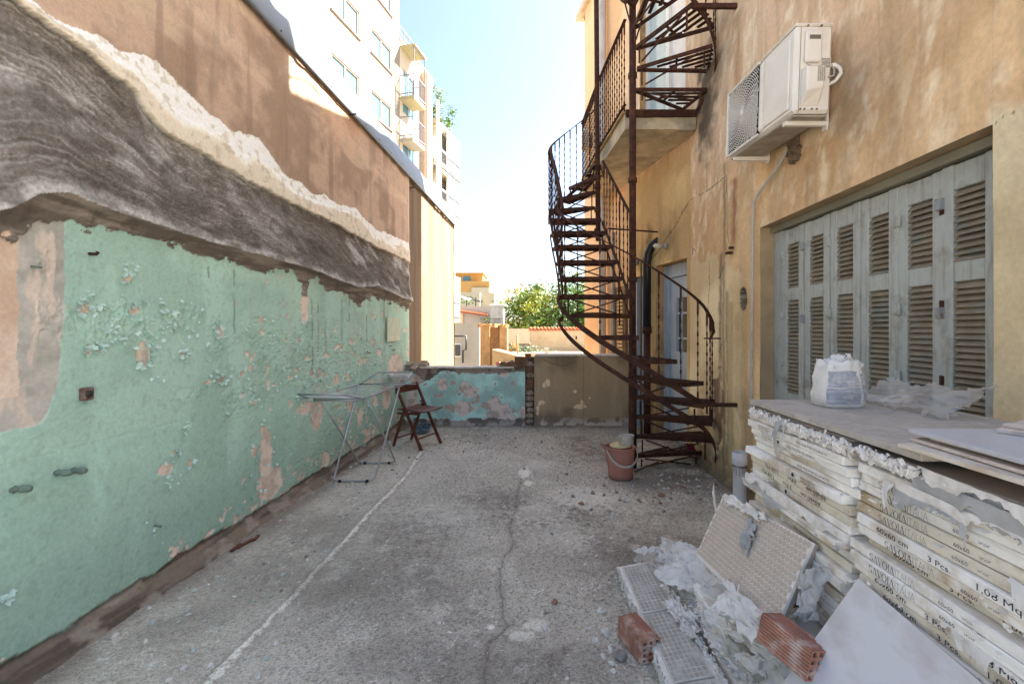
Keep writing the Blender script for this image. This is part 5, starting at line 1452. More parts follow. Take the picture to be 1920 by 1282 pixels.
sh_ = thing('metal_shed', 'grey corrugated metal shed on the roof beside the yellow tree', 'shed')
mb = MB()
for k in range(10): wbox(mb, 920 + k * 2.4, 921.8 + k * 2.4, 572, 612, 27.0, .3)
wbox(mb, 920, 944, 572, 612, 27.15, 1.5); mb.obj('corrugated_wall', mat('weathered_zinc', hx('a3a6a6'), var=.15, vscale=2, rough=.6, metal=.2), sh_)
mb = MB(); wbox(mb, 918, 949, 570, 572, 26.9, 2.0); mb.obj('roof', mat('white_gloss_paint'), sh_)
rf = thing('roof_railing', 'dark iron roof railing in front of the metal shed', 'railing')
mb = MB()
for k in range(22): u = 902 + k * 2.2; mb.bar(at(u, 611, 25), at(u, 597, 25), .02, .02, (1, 0, 0))
mb.bar(at(900, 597, 25), at(952, 597, 25), .03, .03); mb.obj('rail_bars', mat('dark_iron'), rf)
y1_ = thing('yellow_apartment_block', 'distant yellow stepped apartment block with a roof terrace', 'building')
mb = MB(); wbox(mb, 848, 905, 512, 575, 62, 6); mb.obj('upper_storey', M_orange, y1_)
mb = MB(); wbox(mb, 862, 918, 527, 575, 60, 4); mb.obj('lower_storey', M_orange, y1_)
mb = MB(); wbox(mb, 884, 917, 539, 575, 59.8, 3); mb.obj('cream_wing', mat('cream_wing', hx('a59e8a'), var=.06), y1_)
mb = MB(); wbox(mb, 868, 882, 518, 526.5, 61.9, .3); mb.obj('window', M_pane, y1_)
mb = MB(); wbox(mb, 846, 907, 511, 513, 61.6, 6.5); mb.obj('roof', M_orange, y1_)
c1_ = thing('cream_terrace_house', 'cream terraced house below the yellow block', 'building')
mb = MB(); wbox(mb, 848, 900, 548, 585, 45, 5); wbox(mb, 900, 927, 549, 585, 46, 5); mb.obj('wall', mat('cream_wing'), c1_)
pg = thing('pergola', 'dark steel pergola with a pale awning on a roof terrace', 'pergola')
mb = MB(); mb.bar(at(850, 556, 34), at(905, 566, 34), .1, .1)
for u in (862, 875, 892): mb.bar(at(u, 558, 34), at(u, 574, 34), .09, .09, (1, 0, 0))
mb.bar(at(850, 552, 36), at(890, 560, 36), .08, .08); mb.obj('steel_frame', mat('dark_steel', hx('34383e'), rough=.5), pg)
mb = MB(); mb.prism([at(836, 549, 33.5), at(880, 561, 33.5), at(880, 563, 33.5), at(836, 556, 33.5)], (.1, 1.5, .1)); mb.obj('awning', mat('white_gloss_paint'), pg)
hp = thing('terrace_hedge', 'small green hedge on the roof terrace under the pergola', 'plant', at(857, 571, 33))
mb = MB(); leaves(mb, (0, 0, .2), .6, 300, .06, random.Random(41), (1.0, .4, .6), 6); leaves(mb, (1.0, 0, .2), .4, 150, .05, random.Random(42), (.6, .4, 1), 4); mb.obj('foliage', leafm('leaf_mid_green', '4f6a26'), hp, kind='stuff')
# overhead wires at the top of the far bay
ww = thing('overhead_cable', 'thin sagging cables crossing in front of the far upper wall', 'cable')
mb = MB(); mb.tube([at(1080, -30, 9), at(1098, 45, 9.0), at(1108, 58, 8.8), at(1130, 60, 8.3), at(1150, 30, 7.6), at(1165, -10, 7.2)], .006, 5); mb.tube([at(1085, -20, 9.2), at(1118, 70, 8.6), at(1128, 10, 8.0)], .005, 5); mb.obj('wire', mat('dark_iron'), ww)
# ================================================================== STACKS OF TILE CARTONS
M_cart = mat('stained_white_carton', hx('efebe4'), var=.08, vscale=7, rough=.8, bump=.15, bscale=60, dirt=hx('9a7b4e'), dscale=4.6, damt=.9, streak=(hx('bfa77f'), 7, (1, 1.2, 9), .55))
M_cart2 = mat('clean_white_carton', hx('f2efea'), var=.07, vscale=7, rough=.8, bump=.15, dirt=hx('a88e62'), dscale=4.0, damt=.75, streak=(hx('d3cec6'), 14, (1, 1, 5), .5))
M_brown = mat('water_browned_carton', hx('ded6c4'), var=.12, vscale=6, rough=.85, bump=.15, dirt=hx('9a7c50'), dscale=5, damt=.85, streak=(hx('ded5c2'), 6, (1, 1, 2), .8))
M_torn = mat('torn_white_card', hx('e0dbd4'), var=.15, vscale=30, rough=.9, bump=.5, bscale=80, dirt=hx('a89c8c'), dscale=14, damt=.5)
M_corr = mat('grey_corrugated_card', hx('a9a8a6'), var=.15, vscale=20, rough=.9, bump=.3)
M_tedge = mat('taupe_tile', hx('a1968d'), var=.08, vscale=14, rough=.55, bump=.08, dirt=hx('a59a90'), dscale=20, damt=.5)
M_ttop = mat('dusty_taupe_tile', hx('aca69d'), var=.12, vscale=30, rough=.75, bump=.15, dirt=hx('cdc6bd'), dscale=7, damt=.45, streak=(hx('94877d'), 40, (1, 1, 1), .5))
M_ink = mat('navy_ink', hx('2b2c3c'), var=.1, bump=0, rough=.7)
M_ink2 = mat('faded_ink', hx('5d5b68'), var=.2, vscale=30, bump=0, rough=.7)
_dg = None
TXT = {}


def text_mesh(s, size, sx=1.0, bold=0.0, m=None, align='LEFT'):
    key = (s, size, sx, bold, m.name)
    if key in TXT: return TXT[key]
    cu = bpy.data.curves.new('print', 'FONT'); cu.body = s; cu.size = size; cu.offset = bold; cu.resolution_u = 2; cu.align_y = 'CENTER'
    o = bpy.data.objects.new('print', cu); COL.objects.link(o)
    bpy.context.view_layer.update()
    me = bpy.data.meshes.new_from_object(o.evaluated_get(bpy.context.evaluated_depsgraph_get()))
    bpy.data.objects.remove(o)
    me.transform(Matrix.Diagonal((sx, 1, 1, 1)))
    me.materials.clear(); me.materials.append(m); TXT[key] = me
    return me


def logo_mesh(m, h=.0195):
    """two words in wide capitals: the first in contrasted serif letters without crossbars, the second in thin strokes"""
    key = ('logo', m.name, h)
    if key in TXT: return TXT[key]
    mb = MB(); x = 0.0
    def st(x0, y0, x1, y1, w): mb.add([(x0 - w / 2, y0, 0), (x0 + w / 2, y0, 0), (x1 + w / 2, y1, 0), (x1 - w / 2, y1, 0)], [(0, 1, 2, 3)])
    def hb(x0, x1, y, t=.05): mb.add([(x0, y, 0), (x1, y, 0), (x1, y + t, 0), (x0, y + t, 0)], [(0, 1, 2, 3)])
    def arc(cx, cy, rx, ry, a0, a1, w0, w1, n=14):
        vs = []
        for i in range(n + 1):
            f = i / n; a = R(a0 + (a1 - a0) * f); w = w0 + (w1 - w0) * abs(math.cos(a))
            vs += [(cx + (rx - w / 2) * math.cos(a), cy + (ry - .03) * math.sin(a), 0), (cx + (rx + w / 2) * math.cos(a), cy + (ry + .03) * math.sin(a), 0)]
        mb.add(vs, [(2 * i, 2 * i + 1, 2 * i + 3, 2 * i + 2) for i in range(n)])
    for ch in 'SAVOIA':
        if ch == 'S':
            arc(x + .28, .74, .22, .23, 30, 250, .05, .13); arc(x + .28, .26, .24, .23, 70, -150, .05, .14); st(x + .47, .70, x + .5, .95, .03); st(x + .05, .05, x + .04, .32, .03); x += .66
        elif ch == 'A':
            st(x + .08, 0, x + .42, 1, .05); st(x + .72, 0, x + .42, 1, .14); hb(x - .04, x + .22, 0, .04); hb(x + .56, x + .90, 0, .04); st(x + .36, .2, x + .36, .3, .09); x += .86
        elif ch == 'V':
            st(x + .40, 0, x + .08, 1, .14); st(x + .40, 0, x + .72, 1, .05); hb(x - .06, x + .24, .96, .04); hb(x + .58, x + .86, .96, .04); x += .80
        elif ch == 'O': arc(x + .44, .5, .38, .48, 0, 360, .05, .15, 24); x += .96
        elif ch == 'I': st(x + .14, 0, x + .14, 1, .12); hb(x, x + .28, 0, .04); hb(x, x + .28, .96, .04); x += .34
    x += .06
    for ch in 'ITALIA':
        if ch == 'I': st(x + .08, 0, x + .08, 1, .045); x += .22
        elif ch == 'T': st(x + .32, 0, x + .32, 1, .045); hb(x, x + .64, .955, .045); x += .68
        elif ch == 'A': st(x + .03, 0, x + .36, 1, .045); st(x + .69, 0, x + .36, 1, .045); hb(x + .16, x + .56, .3, .04); x += .76
        elif ch == 'L': st(x + .06, 0, x + .06, 1, .045); hb(x + .04, x + .5, 0, .045); x += .56
    mb.v = [(a * h, (b - .5) * h, c_) for a, b, c_ in mb.v]
    TXT[key] = mb.mesh('print', m); return TXT[key]


RT = Matrix(((0, 0, -1), (-1, 0, 0), (0, 1, 0)))          # text frame: x to -Y, y to +Z, out to -X
RTF = RT @ Matrix.Rotation(PI, 3, 'Z')
BH = .0292
trn = random.Random(17)
ORD = ['topmost', 'second', 'third', 'fourth', 'fifth', 'sixth', 'seventh', 'eighth', 'ninth', 'tenth', 'eleventh', 'twelfth', 'thirteenth', 'fourteenth', 'fifteenth', 'sixteenth', 'seventeenth', 'eighteenth',
       'nineteenth', 'twentieth', 'twenty-first', 'twenty-second', 'twenty-third', 'twenty-fourth', 'twenty-fifth', 'twenty-sixth']
carton_me = {}
def carton_mesh(m, var):
    key = (m.name, var)
    if key not in carton_me:
        r_ = random.Random(var); mb = MB()
        # rounded slab: grid top/bottom/sides with a little sag at the long edges
        nx, ny = 6, 10; w, l, h = .60, .598, BH - .0020
        mb.bevbox((0, 0, 0), (w, l, h), .0024)
        vs = []
        for (x, y, z) in mb.v: vs.append((x + r_.uniform(-.002, .002), y + r_.uniform(-.004, .004), z + r_.uniform(-.0006, .0006)))
        mb.v = vs
        carton_me[key] = mb.mesh('carton', m)
    return carton_me[key]


def print_on(box, kind, y0, flip=False, m=None, x=-.3055):
    """writing on the long side of a carton; y0 = start, measured from the far end"""
    m = m or M_ink
    items = {'A': [('t', '60x60 cm', 0, .019, 1.4, .00015), ('t', '3 Pcs.', .160, .019, 1.4, .00015), ('t', '1,08 Mq', .275, .021, 1.4, 0)],
             'B': [('l', None, 0), ('t', '60x60', .215, .013, 1.2, 0), ('t', '24"x24"', .275, .008, 1.0, 0)],
             'C': [('t', 'GRES FINE PORCELLANATO', 0, .0125, 1.1, 0)],
             'D': [('t', 'MAX DRY WEIGHT', 0, .0085, 1.1, 0), ('t', 'KEEP DRY  FRAGILE', 0, .0085, 1.1, 0), ('s', None, .125)]}[kind]
    for k, it in enumerate(items):
        if it[0] == 't':
            me = text_mesh(it[1], it[3], it[4], it[5], m); dz = 0
            if kind == 'D': dz = .005 if k == 0 else -.005
        elif it[0] == 'l': me = logo_mesh(m); dz = 0
        else:
            key = ('shield', m.name)
            if key not in TXT:
                s_ = MB(); s_.add([(-.007, .006, 0), (.007, .006, 0), (.007, -.001, 0), (.003, -.008, 0), (-.003, -.008, 0), (-.007, -.001, 0)], [(5, 4, 3, 2, 1, 0)][::1]); TXT[key] = s_.mesh('print', m)
            me = TXT[key]; dz = 0
        off = it[2]
        yy = .299 - y0 - off if not flip else .299 - y0 + off - 0
        o = link('print', me, box)
        M = (RTF if flip else RT).to_4x4(); M.translation = (x, yy, dz if not flip else -dz)
        o.matrix_local = M


def stack(xf, yc, ztop, n, specs, where):
    out_ = []
    for k in range(n):
        z = ztop - BH * (k + .5); sp = specs[k] if k < len(specs) else ('', 0, 0)
        kinds, dx, dy = sp[0], sp[1], sp[2]; mm = sp[3] if len(sp) > 3 else trn.choice((M_cart, M_cart, M_cart2)); det = sp[4] if len(sp) > 4 else ''
        t = thing('tile_carton', (f'{ORD[k]} white tile carton from the top of the {where}' + (', ' + det if det else '')), 'carton',
                  (xf + .3 + dx + trn.uniform(-.009, .007), yc + dy + trn.uniform(-.008, .008), z), (0, 0, trn.uniform(-.012, .012)), 'stacked tile cartons')
        link('carton', carton_mesh(mm, k % 7), t)
        for q in kinds: print_on(t, *q)
        out_.append(t)
    return out_


F_ = True
far_specs = [([('D', .46, F_)], -.004, .01, M_cart), ([('D', .10), ('C', .36)], -.012, .012, M_cart), ([('D', .10), ('C', .28)], -.016, .0, M_cart), ([], .004, -.01, M_cart2, 'torn along its edge'),
             ([('C', .30)], .002, -.02, M_cart), ([('D', .48, F_)], -.03, .02, M_cart2, 'sticking out'), ([('A', .50, F_, M_ink)], .0, .0, M_brown, 'browned by water'), ([('A', .46, F_)], .0, -.01, M_brown, 'browned with inverted print'),
             ([('D', .14)], -.008, .01, M_cart2), ([], -.015, .015, M_cart2, 'with torn grey card'), ([], -.02, .03, M_cart), ([('A', .52, F_)], .005, .0, M_cart), ([('C', .30)], .004, .0, M_brown), ([], -.012, .02, M_cart),
             ([], -.02, .01, M_cart2), ([('C', .3, F_)], .01, 0, M_cart), ([], 0, 0, M_brown), ([], 0, 0, M_cart2), ([('A', .1)], 0, 0, M_cart), ([], 0, 0, M_cart), ([], .0, 0, M_cart), ([], .0, 0, M_cart)]
near_specs = [([], .02, -.0, M_cart, 'torn open'), ([], -.0, .0, M_cart2, 'with ripped grey card'), ([('B', .075, False, M_ink2)], .004, .0, M_cart, 'with faded serif print'), ([('B', .09)], .002, .0, M_cart), ([('B', .09)], .004, .0, M_brown), ([('B', .09, False, M_ink2)], .0, -.0, M_brown),
              ([('A', .085)], -.006, .0, M_cart2, 'with bold black print'), ([('B', .105)], .0, -.006, M_cart), ([('A', .095)], .02, -.012, M_brown, 'set back and browned'), ([('B', .09, False, M_ink2)], -.012, .022, M_cart2), ([('B', .08)], -.016, .022, M_cart2), ([('A', .09)], -.006, .014, M_cart),
              ([('A', .095)], .008, .0, M_brown), ([('C', .30, F_)], -.004, .010, M_cart), ([('B', .1)], .0, .0, M_cart), ([('A', .09)], .004, .0, M_cart), ([('A', .2)], .0, .0, M_cart), ([], 0, 0, M_cart), ([], 0, 0, M_cart), ([], 0, 0, M_cart), ([], 0, 0, M_cart)]
sfar = stack(.955, 1.652, 1.098, 22, far_specs, 'far stack')
snear = stack(.955, 1.030, 1.098, 21, near_specs, 'near stack')
for nm, yc in (('far', 1.652), ('near', 1.030)):
    z = 1.098 - BH * (22 if nm == 'far' else 21)
    t = thing('wooden_pallet', f'wooden pallet under the {nm} stack of tile cartons', 'pallet', (1.255, yc, 0))
    for y in (-.25, 0, .25): MB().bbox((-.3, y - .04, 0), (.3, y + .04, z - .022)).obj('bearer', mat('pallet_wood', hx('8a6f4e'), var=.25, rough=.9), t)
    for x in (-.24, -.08, .08, .24): MB().bbox((x - .06, -.3, z - .021), (x + .06, .3, z - .001)).obj('board', mat('pallet_wood'), t)

sk_ = MB()
for k in range(170):
    nearst = trn.random() < .55
    y = trn.uniform(.74, 1.33) if nearst else trn.uniform(1.36, 1.95); kk = trn.randrange(0, 20); z = 1.098 - BH * kk + trn.gauss(0, .002)
    L = trn.choice((.005, .008, .012, .016, .028)); w = L * trn.uniform(.15, .5); hgt = trn.uniform(.001, .006); t_ = trn.uniform(-.5, .5)
    b = Vector((.946 + trn.uniform(-.008, .003), y, z)); o_x = -trn.uniform(.002, .010)
    sk_.add([b, b + Vector((0, L, t_ * .004)), b + Vector((o_x, L * trn.uniform(.6, 1.1), -hgt)), b + Vector((o_x * 1.3, L * trn.uniform(.2, .5), -hgt * 1.4)), b + Vector((o_x, L * trn.uniform(-.1, .2), -hgt * .7))], [(0, 1, 2, 3, 4)])
sk_.obj('torn_scrap', M_torn, None, label='small torn paper scraps hanging from the faces of both carton stacks', cat='paper scraps', kind='stuff')
# ---- bare tiles on top
def tile(label, c, d, m, rz=0, rx=0, ry=0, cat='tile', group='loose tiles on the near stack'):
    t = MB().bevbox((0, 0, 0), d, .0012).obj('tile', m, None, label=label, cat=cat, group=group, kind='thing')
    t.location = c; t.rotation_euler = (rx, ry, rz); return t
tile('top bare taupe tile layer of the far stack, under the big dusty slab', (1.26, 1.66, 1.118), (.60, .60, .0095), M_tedge, .004, group='bare tiles on the far stack')
tile('lower bare taupe tile layer directly on the far stack cartons', (1.254, 1.655, 1.1075), (.60, .60, .0095), M_tedge, -.006, group='bare tiles on the far stack')
tile('large dusty taupe slab carrying the torn paper bag', (1.26, 1.535, 1.1395), (.625, .86, .019), M_ttop, .0, group='bare tiles on the far stack')
tile('bare taupe tile edge at the far end of the near stack', (1.258, 1.05, 1.107), (.60, .56, .010), M_tedge, .0)
M_tcream = mat('cream_tile_back', hx('d3c8b8'), var=.1, vscale=12, rough=.8, bump=.2, dirt=hx('a8917a'), dscale=11, damt=.6)
M_tgrey = mat('blue_grey_tile', hx('b9b9bc'), var=.05, vscale=6, rough=.45, bump=.03, dirt=hx('b9ada6'), dscale=9, damt=.5)
M_tpink = mat('pinkish_cream_tile', hx('cfc1b4'), var=.1, vscale=9, rough=.75, bump=.2, dirt=hx('8d7c70'), dscale=16, damt=.6)
tile('long cream tile strip jutting out at the front of the near stack', (1.16, .86, 1.160), (.46, .585, .0095), M_tcream, .02)
tile('thin brown edged tile under the blue grey tile', (1.24, .87, 1.171), (.56, .57, .008), M_tpink, -.03)
tile('second thin cream tile under the blue grey tile', (1.30, .85, 1.180), (.60, .58, .008), M_tcream, .03)
tile('smooth blue grey tile lying on the near stack', (1.265, .86, 1.1915), (.61, .60, .0105), M_tgrey, -.035)
tile('pink cream tile lying across the blue grey tile', (1.40, 1.10, 1.202), (.42, .30, .009), M_tpink, .55)
tile('second pink cream tile above the blue grey tile, turned less', (1.44, 1.05, 1.212), (.46, .30, .009), M_tpink, .25)
tile('cream tile near the top of the loose tiles, its corner towards the shutters', (1.43, 1.10, 1.222), (.34, .26, .009), M_tcream, .95)
tile('topmost broken cream tile leaning by the shutter frame', (1.50, 1.10, 1.240), (.36, .20, .009), M_tcream, .75, .05)
tile('small cream tile shard on top of the loose tiles', (1.40, 1.02, 1.2335), (.26, .12, .009), M_tcream, .3)

# ---- the large grey tile that leans on the near stack
a = Vector((.935, 1.30, .742)); dn = Vector((-.52, .05, -.80)).normalized(); sd = Vector((0, -1, .0)).normalized(); sd = (sd - dn * sd.dot(dn)).normalized(); nn = dn.cross(sd); nn = nn if nn.x < 0 else -nn
M_lean = mat('pale_blue_grey_tile', hx('d2d1d3'), var=.05, vscale=3, rough=.42, bump=.02, dirt=hx('d4cdc6'), dscale=5, damt=.6, streak=(hx('a5968a'), 5, (3, 1, 1), .5))
pts = [a, a + sd * .78, a + sd * .78 + dn * .78, a + dn * .78]
lt = MB().prism([p - nn * .011 for p in pts], nn * .010).obj('tile', M_lean, None, label='large pale grey tile leaning on the near carton stack', cat='tile', kind='thing')
# ---- three hexagon backed tiles leaning on the far stack
TL = Vector((.905, 2.13, .685)); TR = Vector((.930, 1.50, .75)); dv = Vector((-.135, -.085, -.25))
e1 = (TR - TL).normalized(); e2 = (dv - e1 * dv.dot(e1)).normalized(); e3 = e1.cross(e2); e3 = e3 if e3.x < 0 else -e3
Wt, Ht = (TR - TL).length, .31
M_hex = mat('taupe_tile_back', hx('c2b3a4'), var=.07, vscale=20, rough=.8, bump=.15)
M_hexg = mat('chalky_tile_back', hx('e0d8d0'), var=.1, vscale=30, rough=.9, bump=.2)
for k in range(3):
    o0 = TL - e3 * (.0105 * k); w = Wt - .004 * k
    q = [o0 + e1 * .01 * k, o0 + e1 * w, o0 + e1 * w + e2 * Ht, o0 + e1 * .01 * k + e2 * Ht]
    tl_ = MB().prism([p - e3 * .010 for p in q], e3 * .0095).obj('tile', M_hexg if k == 0 else M_tedge, None, label=('front tile with honeycomb relief on its back, leaning on the far stack', 'middle tile of the three leaning on the far stack', 'rear tile of the three leaning against the far stack')[k], cat='tile', group='tiles leaning on the far stack', kind='thing')
    if k == 0:
        mb = MB(); pit = .0225; i = 0; y = .014
        while y < Ht - .012:
            x = .014 + (pit / 2 if i % 2 else 0)
            while x < Wt - .012:
                c_ = TL + e1 * x + e2 * y; r = pit * .50
                hx0 = [c_ + (e1 * math.cos(R(60 * j + 30)) + e2 * math.sin(R(60 * j + 30))) * r - e3 * .0006 for j in range(6)]
                hx1 = [c_ + (e1 * math.cos(R(60 * j + 30)) + e2 * math.sin(R(60 * j + 30))) * r * .9 + e3 * .0016 for j in range(6)]
                mb.add(hx0 + hx1, [tuple(range(6, 12))] + [(j, (j + 1) % 6, 6 + (j + 1) % 6, 6 + j) for j in range(6)])
                x += pit
            y += pit * .87; i += 1
        mb.obj('honeycomb_relief', M_hex, tl_, kind='stuff')


# ---- crumpled sheets and torn card
def crumple(name, o, u, v, nu, nv, amp, seed, m, rag=.10, fold=3.0, drape=None, parent=None, sharp=True, **kw):
    o = Vector(o); u = Vector(u); v = Vector(v); n = u.cross(v).normalized()
    I, J = np.meshgrid(np.linspace(0, 1, nv + 1), np.linspace(0, 1, nu + 1), indexing='ij')
    h = fbm(J * fold + seed, I * fold * (v.length / u.length) + seed * .7, seed, 4, .55)
    h2 = np.abs(fbm(J * fold * 2.2 + seed, I * fold * 2.2, seed + 9, 3, .6) - .5) * 2 if sharp else 0
    H = (h - .5) * 1.6 * amp + (.30 - h2) * amp * 1.1
    sx = (fbm(J * fold * 1.5, I * fold * 1.5, seed + 4, 3) - .5) * amp * 1.6; sy = (fbm(J * fold * 1.5, I * fold * 1.5, seed + 5, 3) - .5) * amp * 1.6
    edge = np.minimum(np.minimum(I, 1 - I), np.minimum(J, 1 - J)); cutn = fbm(J * 9 + seed, I * 9, seed + 6, 4, .65)
    kp = (edge > rag * (cutn - .25) * 1.6)
    uu, vv = u.normalized(), v.normalized(); P = []
    for i in range(nv + 1):
        row = []
        for j in range(nu + 1):
            p = o + u * J[i, j] + v * I[i, j] + n * H[i, j] + uu * sx[i, j] + vv * sy[i, j]
            if drape is not None: p = drape(p, J[i, j], I[i, j])
            row.append(p)
        P.append(row)
    mb = MB().sheet(P, smooth=(m.name == 'dusty_polythene'), keep=lambda i, j: kp[i, j] and kp[i + 1, j + 1])
    ob = mb.obj(name, m, parent, **kw)
    return ob


M_poly = mat('dusty_polythene', hx('d0ccc4'), var=.12, vscale=10, rough=.35, bump=.1, trans=.35, clear=.45, dirt=hx('b5a690'), dscale=7, damt=.4, spec=.5)
M_paper = mat('crumpled_white_paper', hx('e4e1dd'), var=.08, vscale=10, rough=.8, bump=.2, trans=.15, dirt=hx('c2b4a2'), dscale=7, damt=.5)
up_ = lambda zmin: (lambda p, a, b: Vector((p.x, p.y, max(p.z, zmin))))
# flaps torn from the cartons
def flap(label, par, pts, L, m, seed, amp=.006, rows=8):
    """strip of card hinged along pts (world) and hanging outwards/down"""
    n = 70; P = []
    A = [Vector(p) for p in pts]
    cum = [0]
    for p, q in zip(A[:-1], A[1:]): cum.append(cum[-1] + (q - p).length)
    for i in range(rows + 1):
        row = []
        for j in range(n + 1):
            s = cum[-1] * j / n; k = min(len(A) - 2, max(0, int(np.searchsorted(cum, s)) - 1)); f = (s - cum[k]) / max(cum[k + 1] - cum[k], 1e-6)
            b = A[k].lerp(A[k + 1], f)
            lf = float(fbm(np.array(j * .07 + seed), np.array(seed * .3), seed, 2)); hf = float(fbm(np.array(j * .45 + seed), np.array(seed * .7), seed + 1, 4, .7))
            rg_ = .25 + .75 * sst(.35, .65, lf) + .8 * (hf - .5)
            t = i / rows * L * max(.08, rg_)
            an = R(35) + R(40) * (lf - .5) * 2 + t / max(L, .001) * R(38)
            nz = float(fbm(np.array(j * .2 + seed), np.array(i * .4), seed + 3, 3)) - .5
            row.append(b + Vector((-math.cos(an) * t * .55 - .0015, nz * amp, -math.sin(an) * t + nz * amp * .6)))
        P.append(row)
    o = MB().sheet(P, smooth=False).obj('torn_flap', m, par)
    if par is not None: o.matrix_parent_inverse = (Matrix.Translation(par.location) @ par.rotation_euler.to_matrix().to_4x4()).inverted()
    return o
flap('', sfar[3], [(.952, 1.94, 1.012), (.950, 1.6, 1.012), (.95, 1.38, 1.012)], .012, M_torn, 3)
flap('', sfar[9], [(.925, 1.95, .842), (.935, 1.75, .842), (.94, 1.4, .836)], .055, M_torn, 4)
flap('', sfar[10], [(.92, 1.97, .812), (.932, 1.6, .800), (.935, 1.37, .792)], .05, M_corr, 5)
flap('', sfar[0], [(.95, 1.95, 1.106), (.945, 1.7, 1.106), (.945, 1.36, 1.106)], .035, M_torn, 6)
flap('', sfar[0], [(.95, 1.74, 1.118), (.945, 1.70, 1.118), (.945, 1.66, 1.118)], .15, M_corr, 7)
flap('', snear[0], [(.955, 1.12, 1.115), (.945, .9, 1.112), (.945, .74, 1.110)], .04, M_torn, 8)
flap('', snear[0], [(.958, 1.16, 1.095), (.945, .9, 1.090), (.940, .74, 1.085)], .05, M_corr, 9)
flap('', snear[1], [(.95, 1.18, 1.062), (.945, .95, 1.056), (.94, .74, 1.050)], .035, M_torn, 10)
flap('', snear[2], [(.95, 1.18, 1.04), (.945, 1.08, 1.035), (.945, .98, 1.032)], .06, M_corr, 11)
flap('', snear[2], [(.95, 1.22, 1.05), (.948, 1.2, 1.05), (.946, 1.18, 1.05)], .075, M_paper, 12)
flap('', snear[5], [(.95, .9, .962), (.945, .82, .955), (.945, .74, .95)], .06, M_paper, 13)
flap('', snear[11], [(.95, 1.05, .790), (.945, .9, .778), (.945, .8, .770)], .045, M_paper, 14)
flap('', snear[14], [(.95, 1.3, .690), (.945, 1.1, .686), (.945, .8, .68)], .02, M_torn, 15)
# fringe of shredded card along the bare tiles
fr_ = MB()
for k in range(900):
    y = trn.uniform(1.34, 1.95) if k < 640 else trn.uniform(1.12, 1.33); s = trn.choice((.002, .003, .005, .008, .011))
    fr_.box((.95 - trn.random() * .012, y, (1.104 if k < 640 else 1.102) + trn.gauss(-.004, .008)), (s, s * 1.6, s * .5), Matrix.Rotation(trn.random() * 3, 3, 'X') @ Matrix.Rotation(trn.random() * 3, 3, 'Y'))
fo_ = fr_.obj('shredded_card', M_torn, None, label='shredded white card along the top edge of the stacks', cat='card scraps', kind='stuff')
# ================================================================== THE HEAP IN FRONT OF THE STACKS
hrg = random.Random(41)
def carton_low(label, c, rot, d=(.60, .30, .12), m=None):
    t = thing('broken_carton', label, 'carton', c, rot, 'broken cartons in the heap')
    MB().bevbox((0, 0, 0), d, .004).obj('carton', m or M_cart2, t); return t
carton_low('low carton under the leaning honeycomb tiles', (.865, 2.02, .11), (0, .0, .04), (.15, .70, .215), M_cart2)
carton_low('low carton under the clay brick beside the leaning grey tile', (.905, 1.42, .24), (.0, 0, .02), (.09, .20, .48), M_cart2)
carton_low('stained carton behind the clay brick, below the honeycomb tiles', (.885, 1.72, .16), (.0, .06, .05), (.13, .30, .14), M_brown)
# three panels of square grid tile backs in a torn tray, pointing at the camera
ax = Vector((.03, -1, 0)).normalized(); side_ = Vector((ax.y, -ax.x, 0)) * -1
base = Vector((.628, 2.66, 0)); roll = .10
upv = (Vector((0, 0, 1)) + side_ * -.16).normalized(); sv = ax.cross(upv) * -1
sv = sv if sv.x > 0 else -sv
M_grid = mat('grid_tile_back', hx('a39e94'), var=.15, vscale=14, rough=.8, bump=.2, dirt=hx('cfcac3'), dscale=11, damt=.75)
M_gridb = mat('grid_tile_ridges', hx('c3bfb6'), var=.2, vscale=18, rough=.9, bump=.3)
HH = .085
tray = thing('torn_tile_tray', 'long torn white carton tray on the floor holding three grid backed tiles', 'carton', (0, 0, 0))
def fr3(s, w, h): return base + ax * s + sv * w + upv * h
mb = MB()
L = 1.34; Wd = .215
mb.prism([fr3(0, -Wd / 2, 0), fr3(L, -Wd / 2, 0), fr3(L, Wd / 2, 0), fr3(0, Wd / 2, 0)], upv * HH)
mb.v = [(x + hrg.uniform(-.004, .004), y, z) for x, y, z in mb.v]
mb.obj('carton', M_torn, tray)
mb = MB()
for s_, w_ in ((0, 1),):
    pass
for k in range(520):
    e = hrg.random(); s = hrg.uniform(0, L); w = (-Wd / 2 - hrg.random() * .008) if e < .5 else Wd / 2 - hrg.random() * .02
    h = hrg.uniform(.0, HH + .006) if e < .5 else HH + hrg.random() * .008
    q = hrg.uniform(.004, .018); mb.box(fr3(s, w, h), (q, q * 1.8, q * .5), Matrix.Rotation(hrg.random() * 3, 3, 'X') @ Matrix.Rotation(hrg.random() * 3, 3, 'Y'))
mb.obj('shredded_edge', M_torn, tray, kind='stuff')
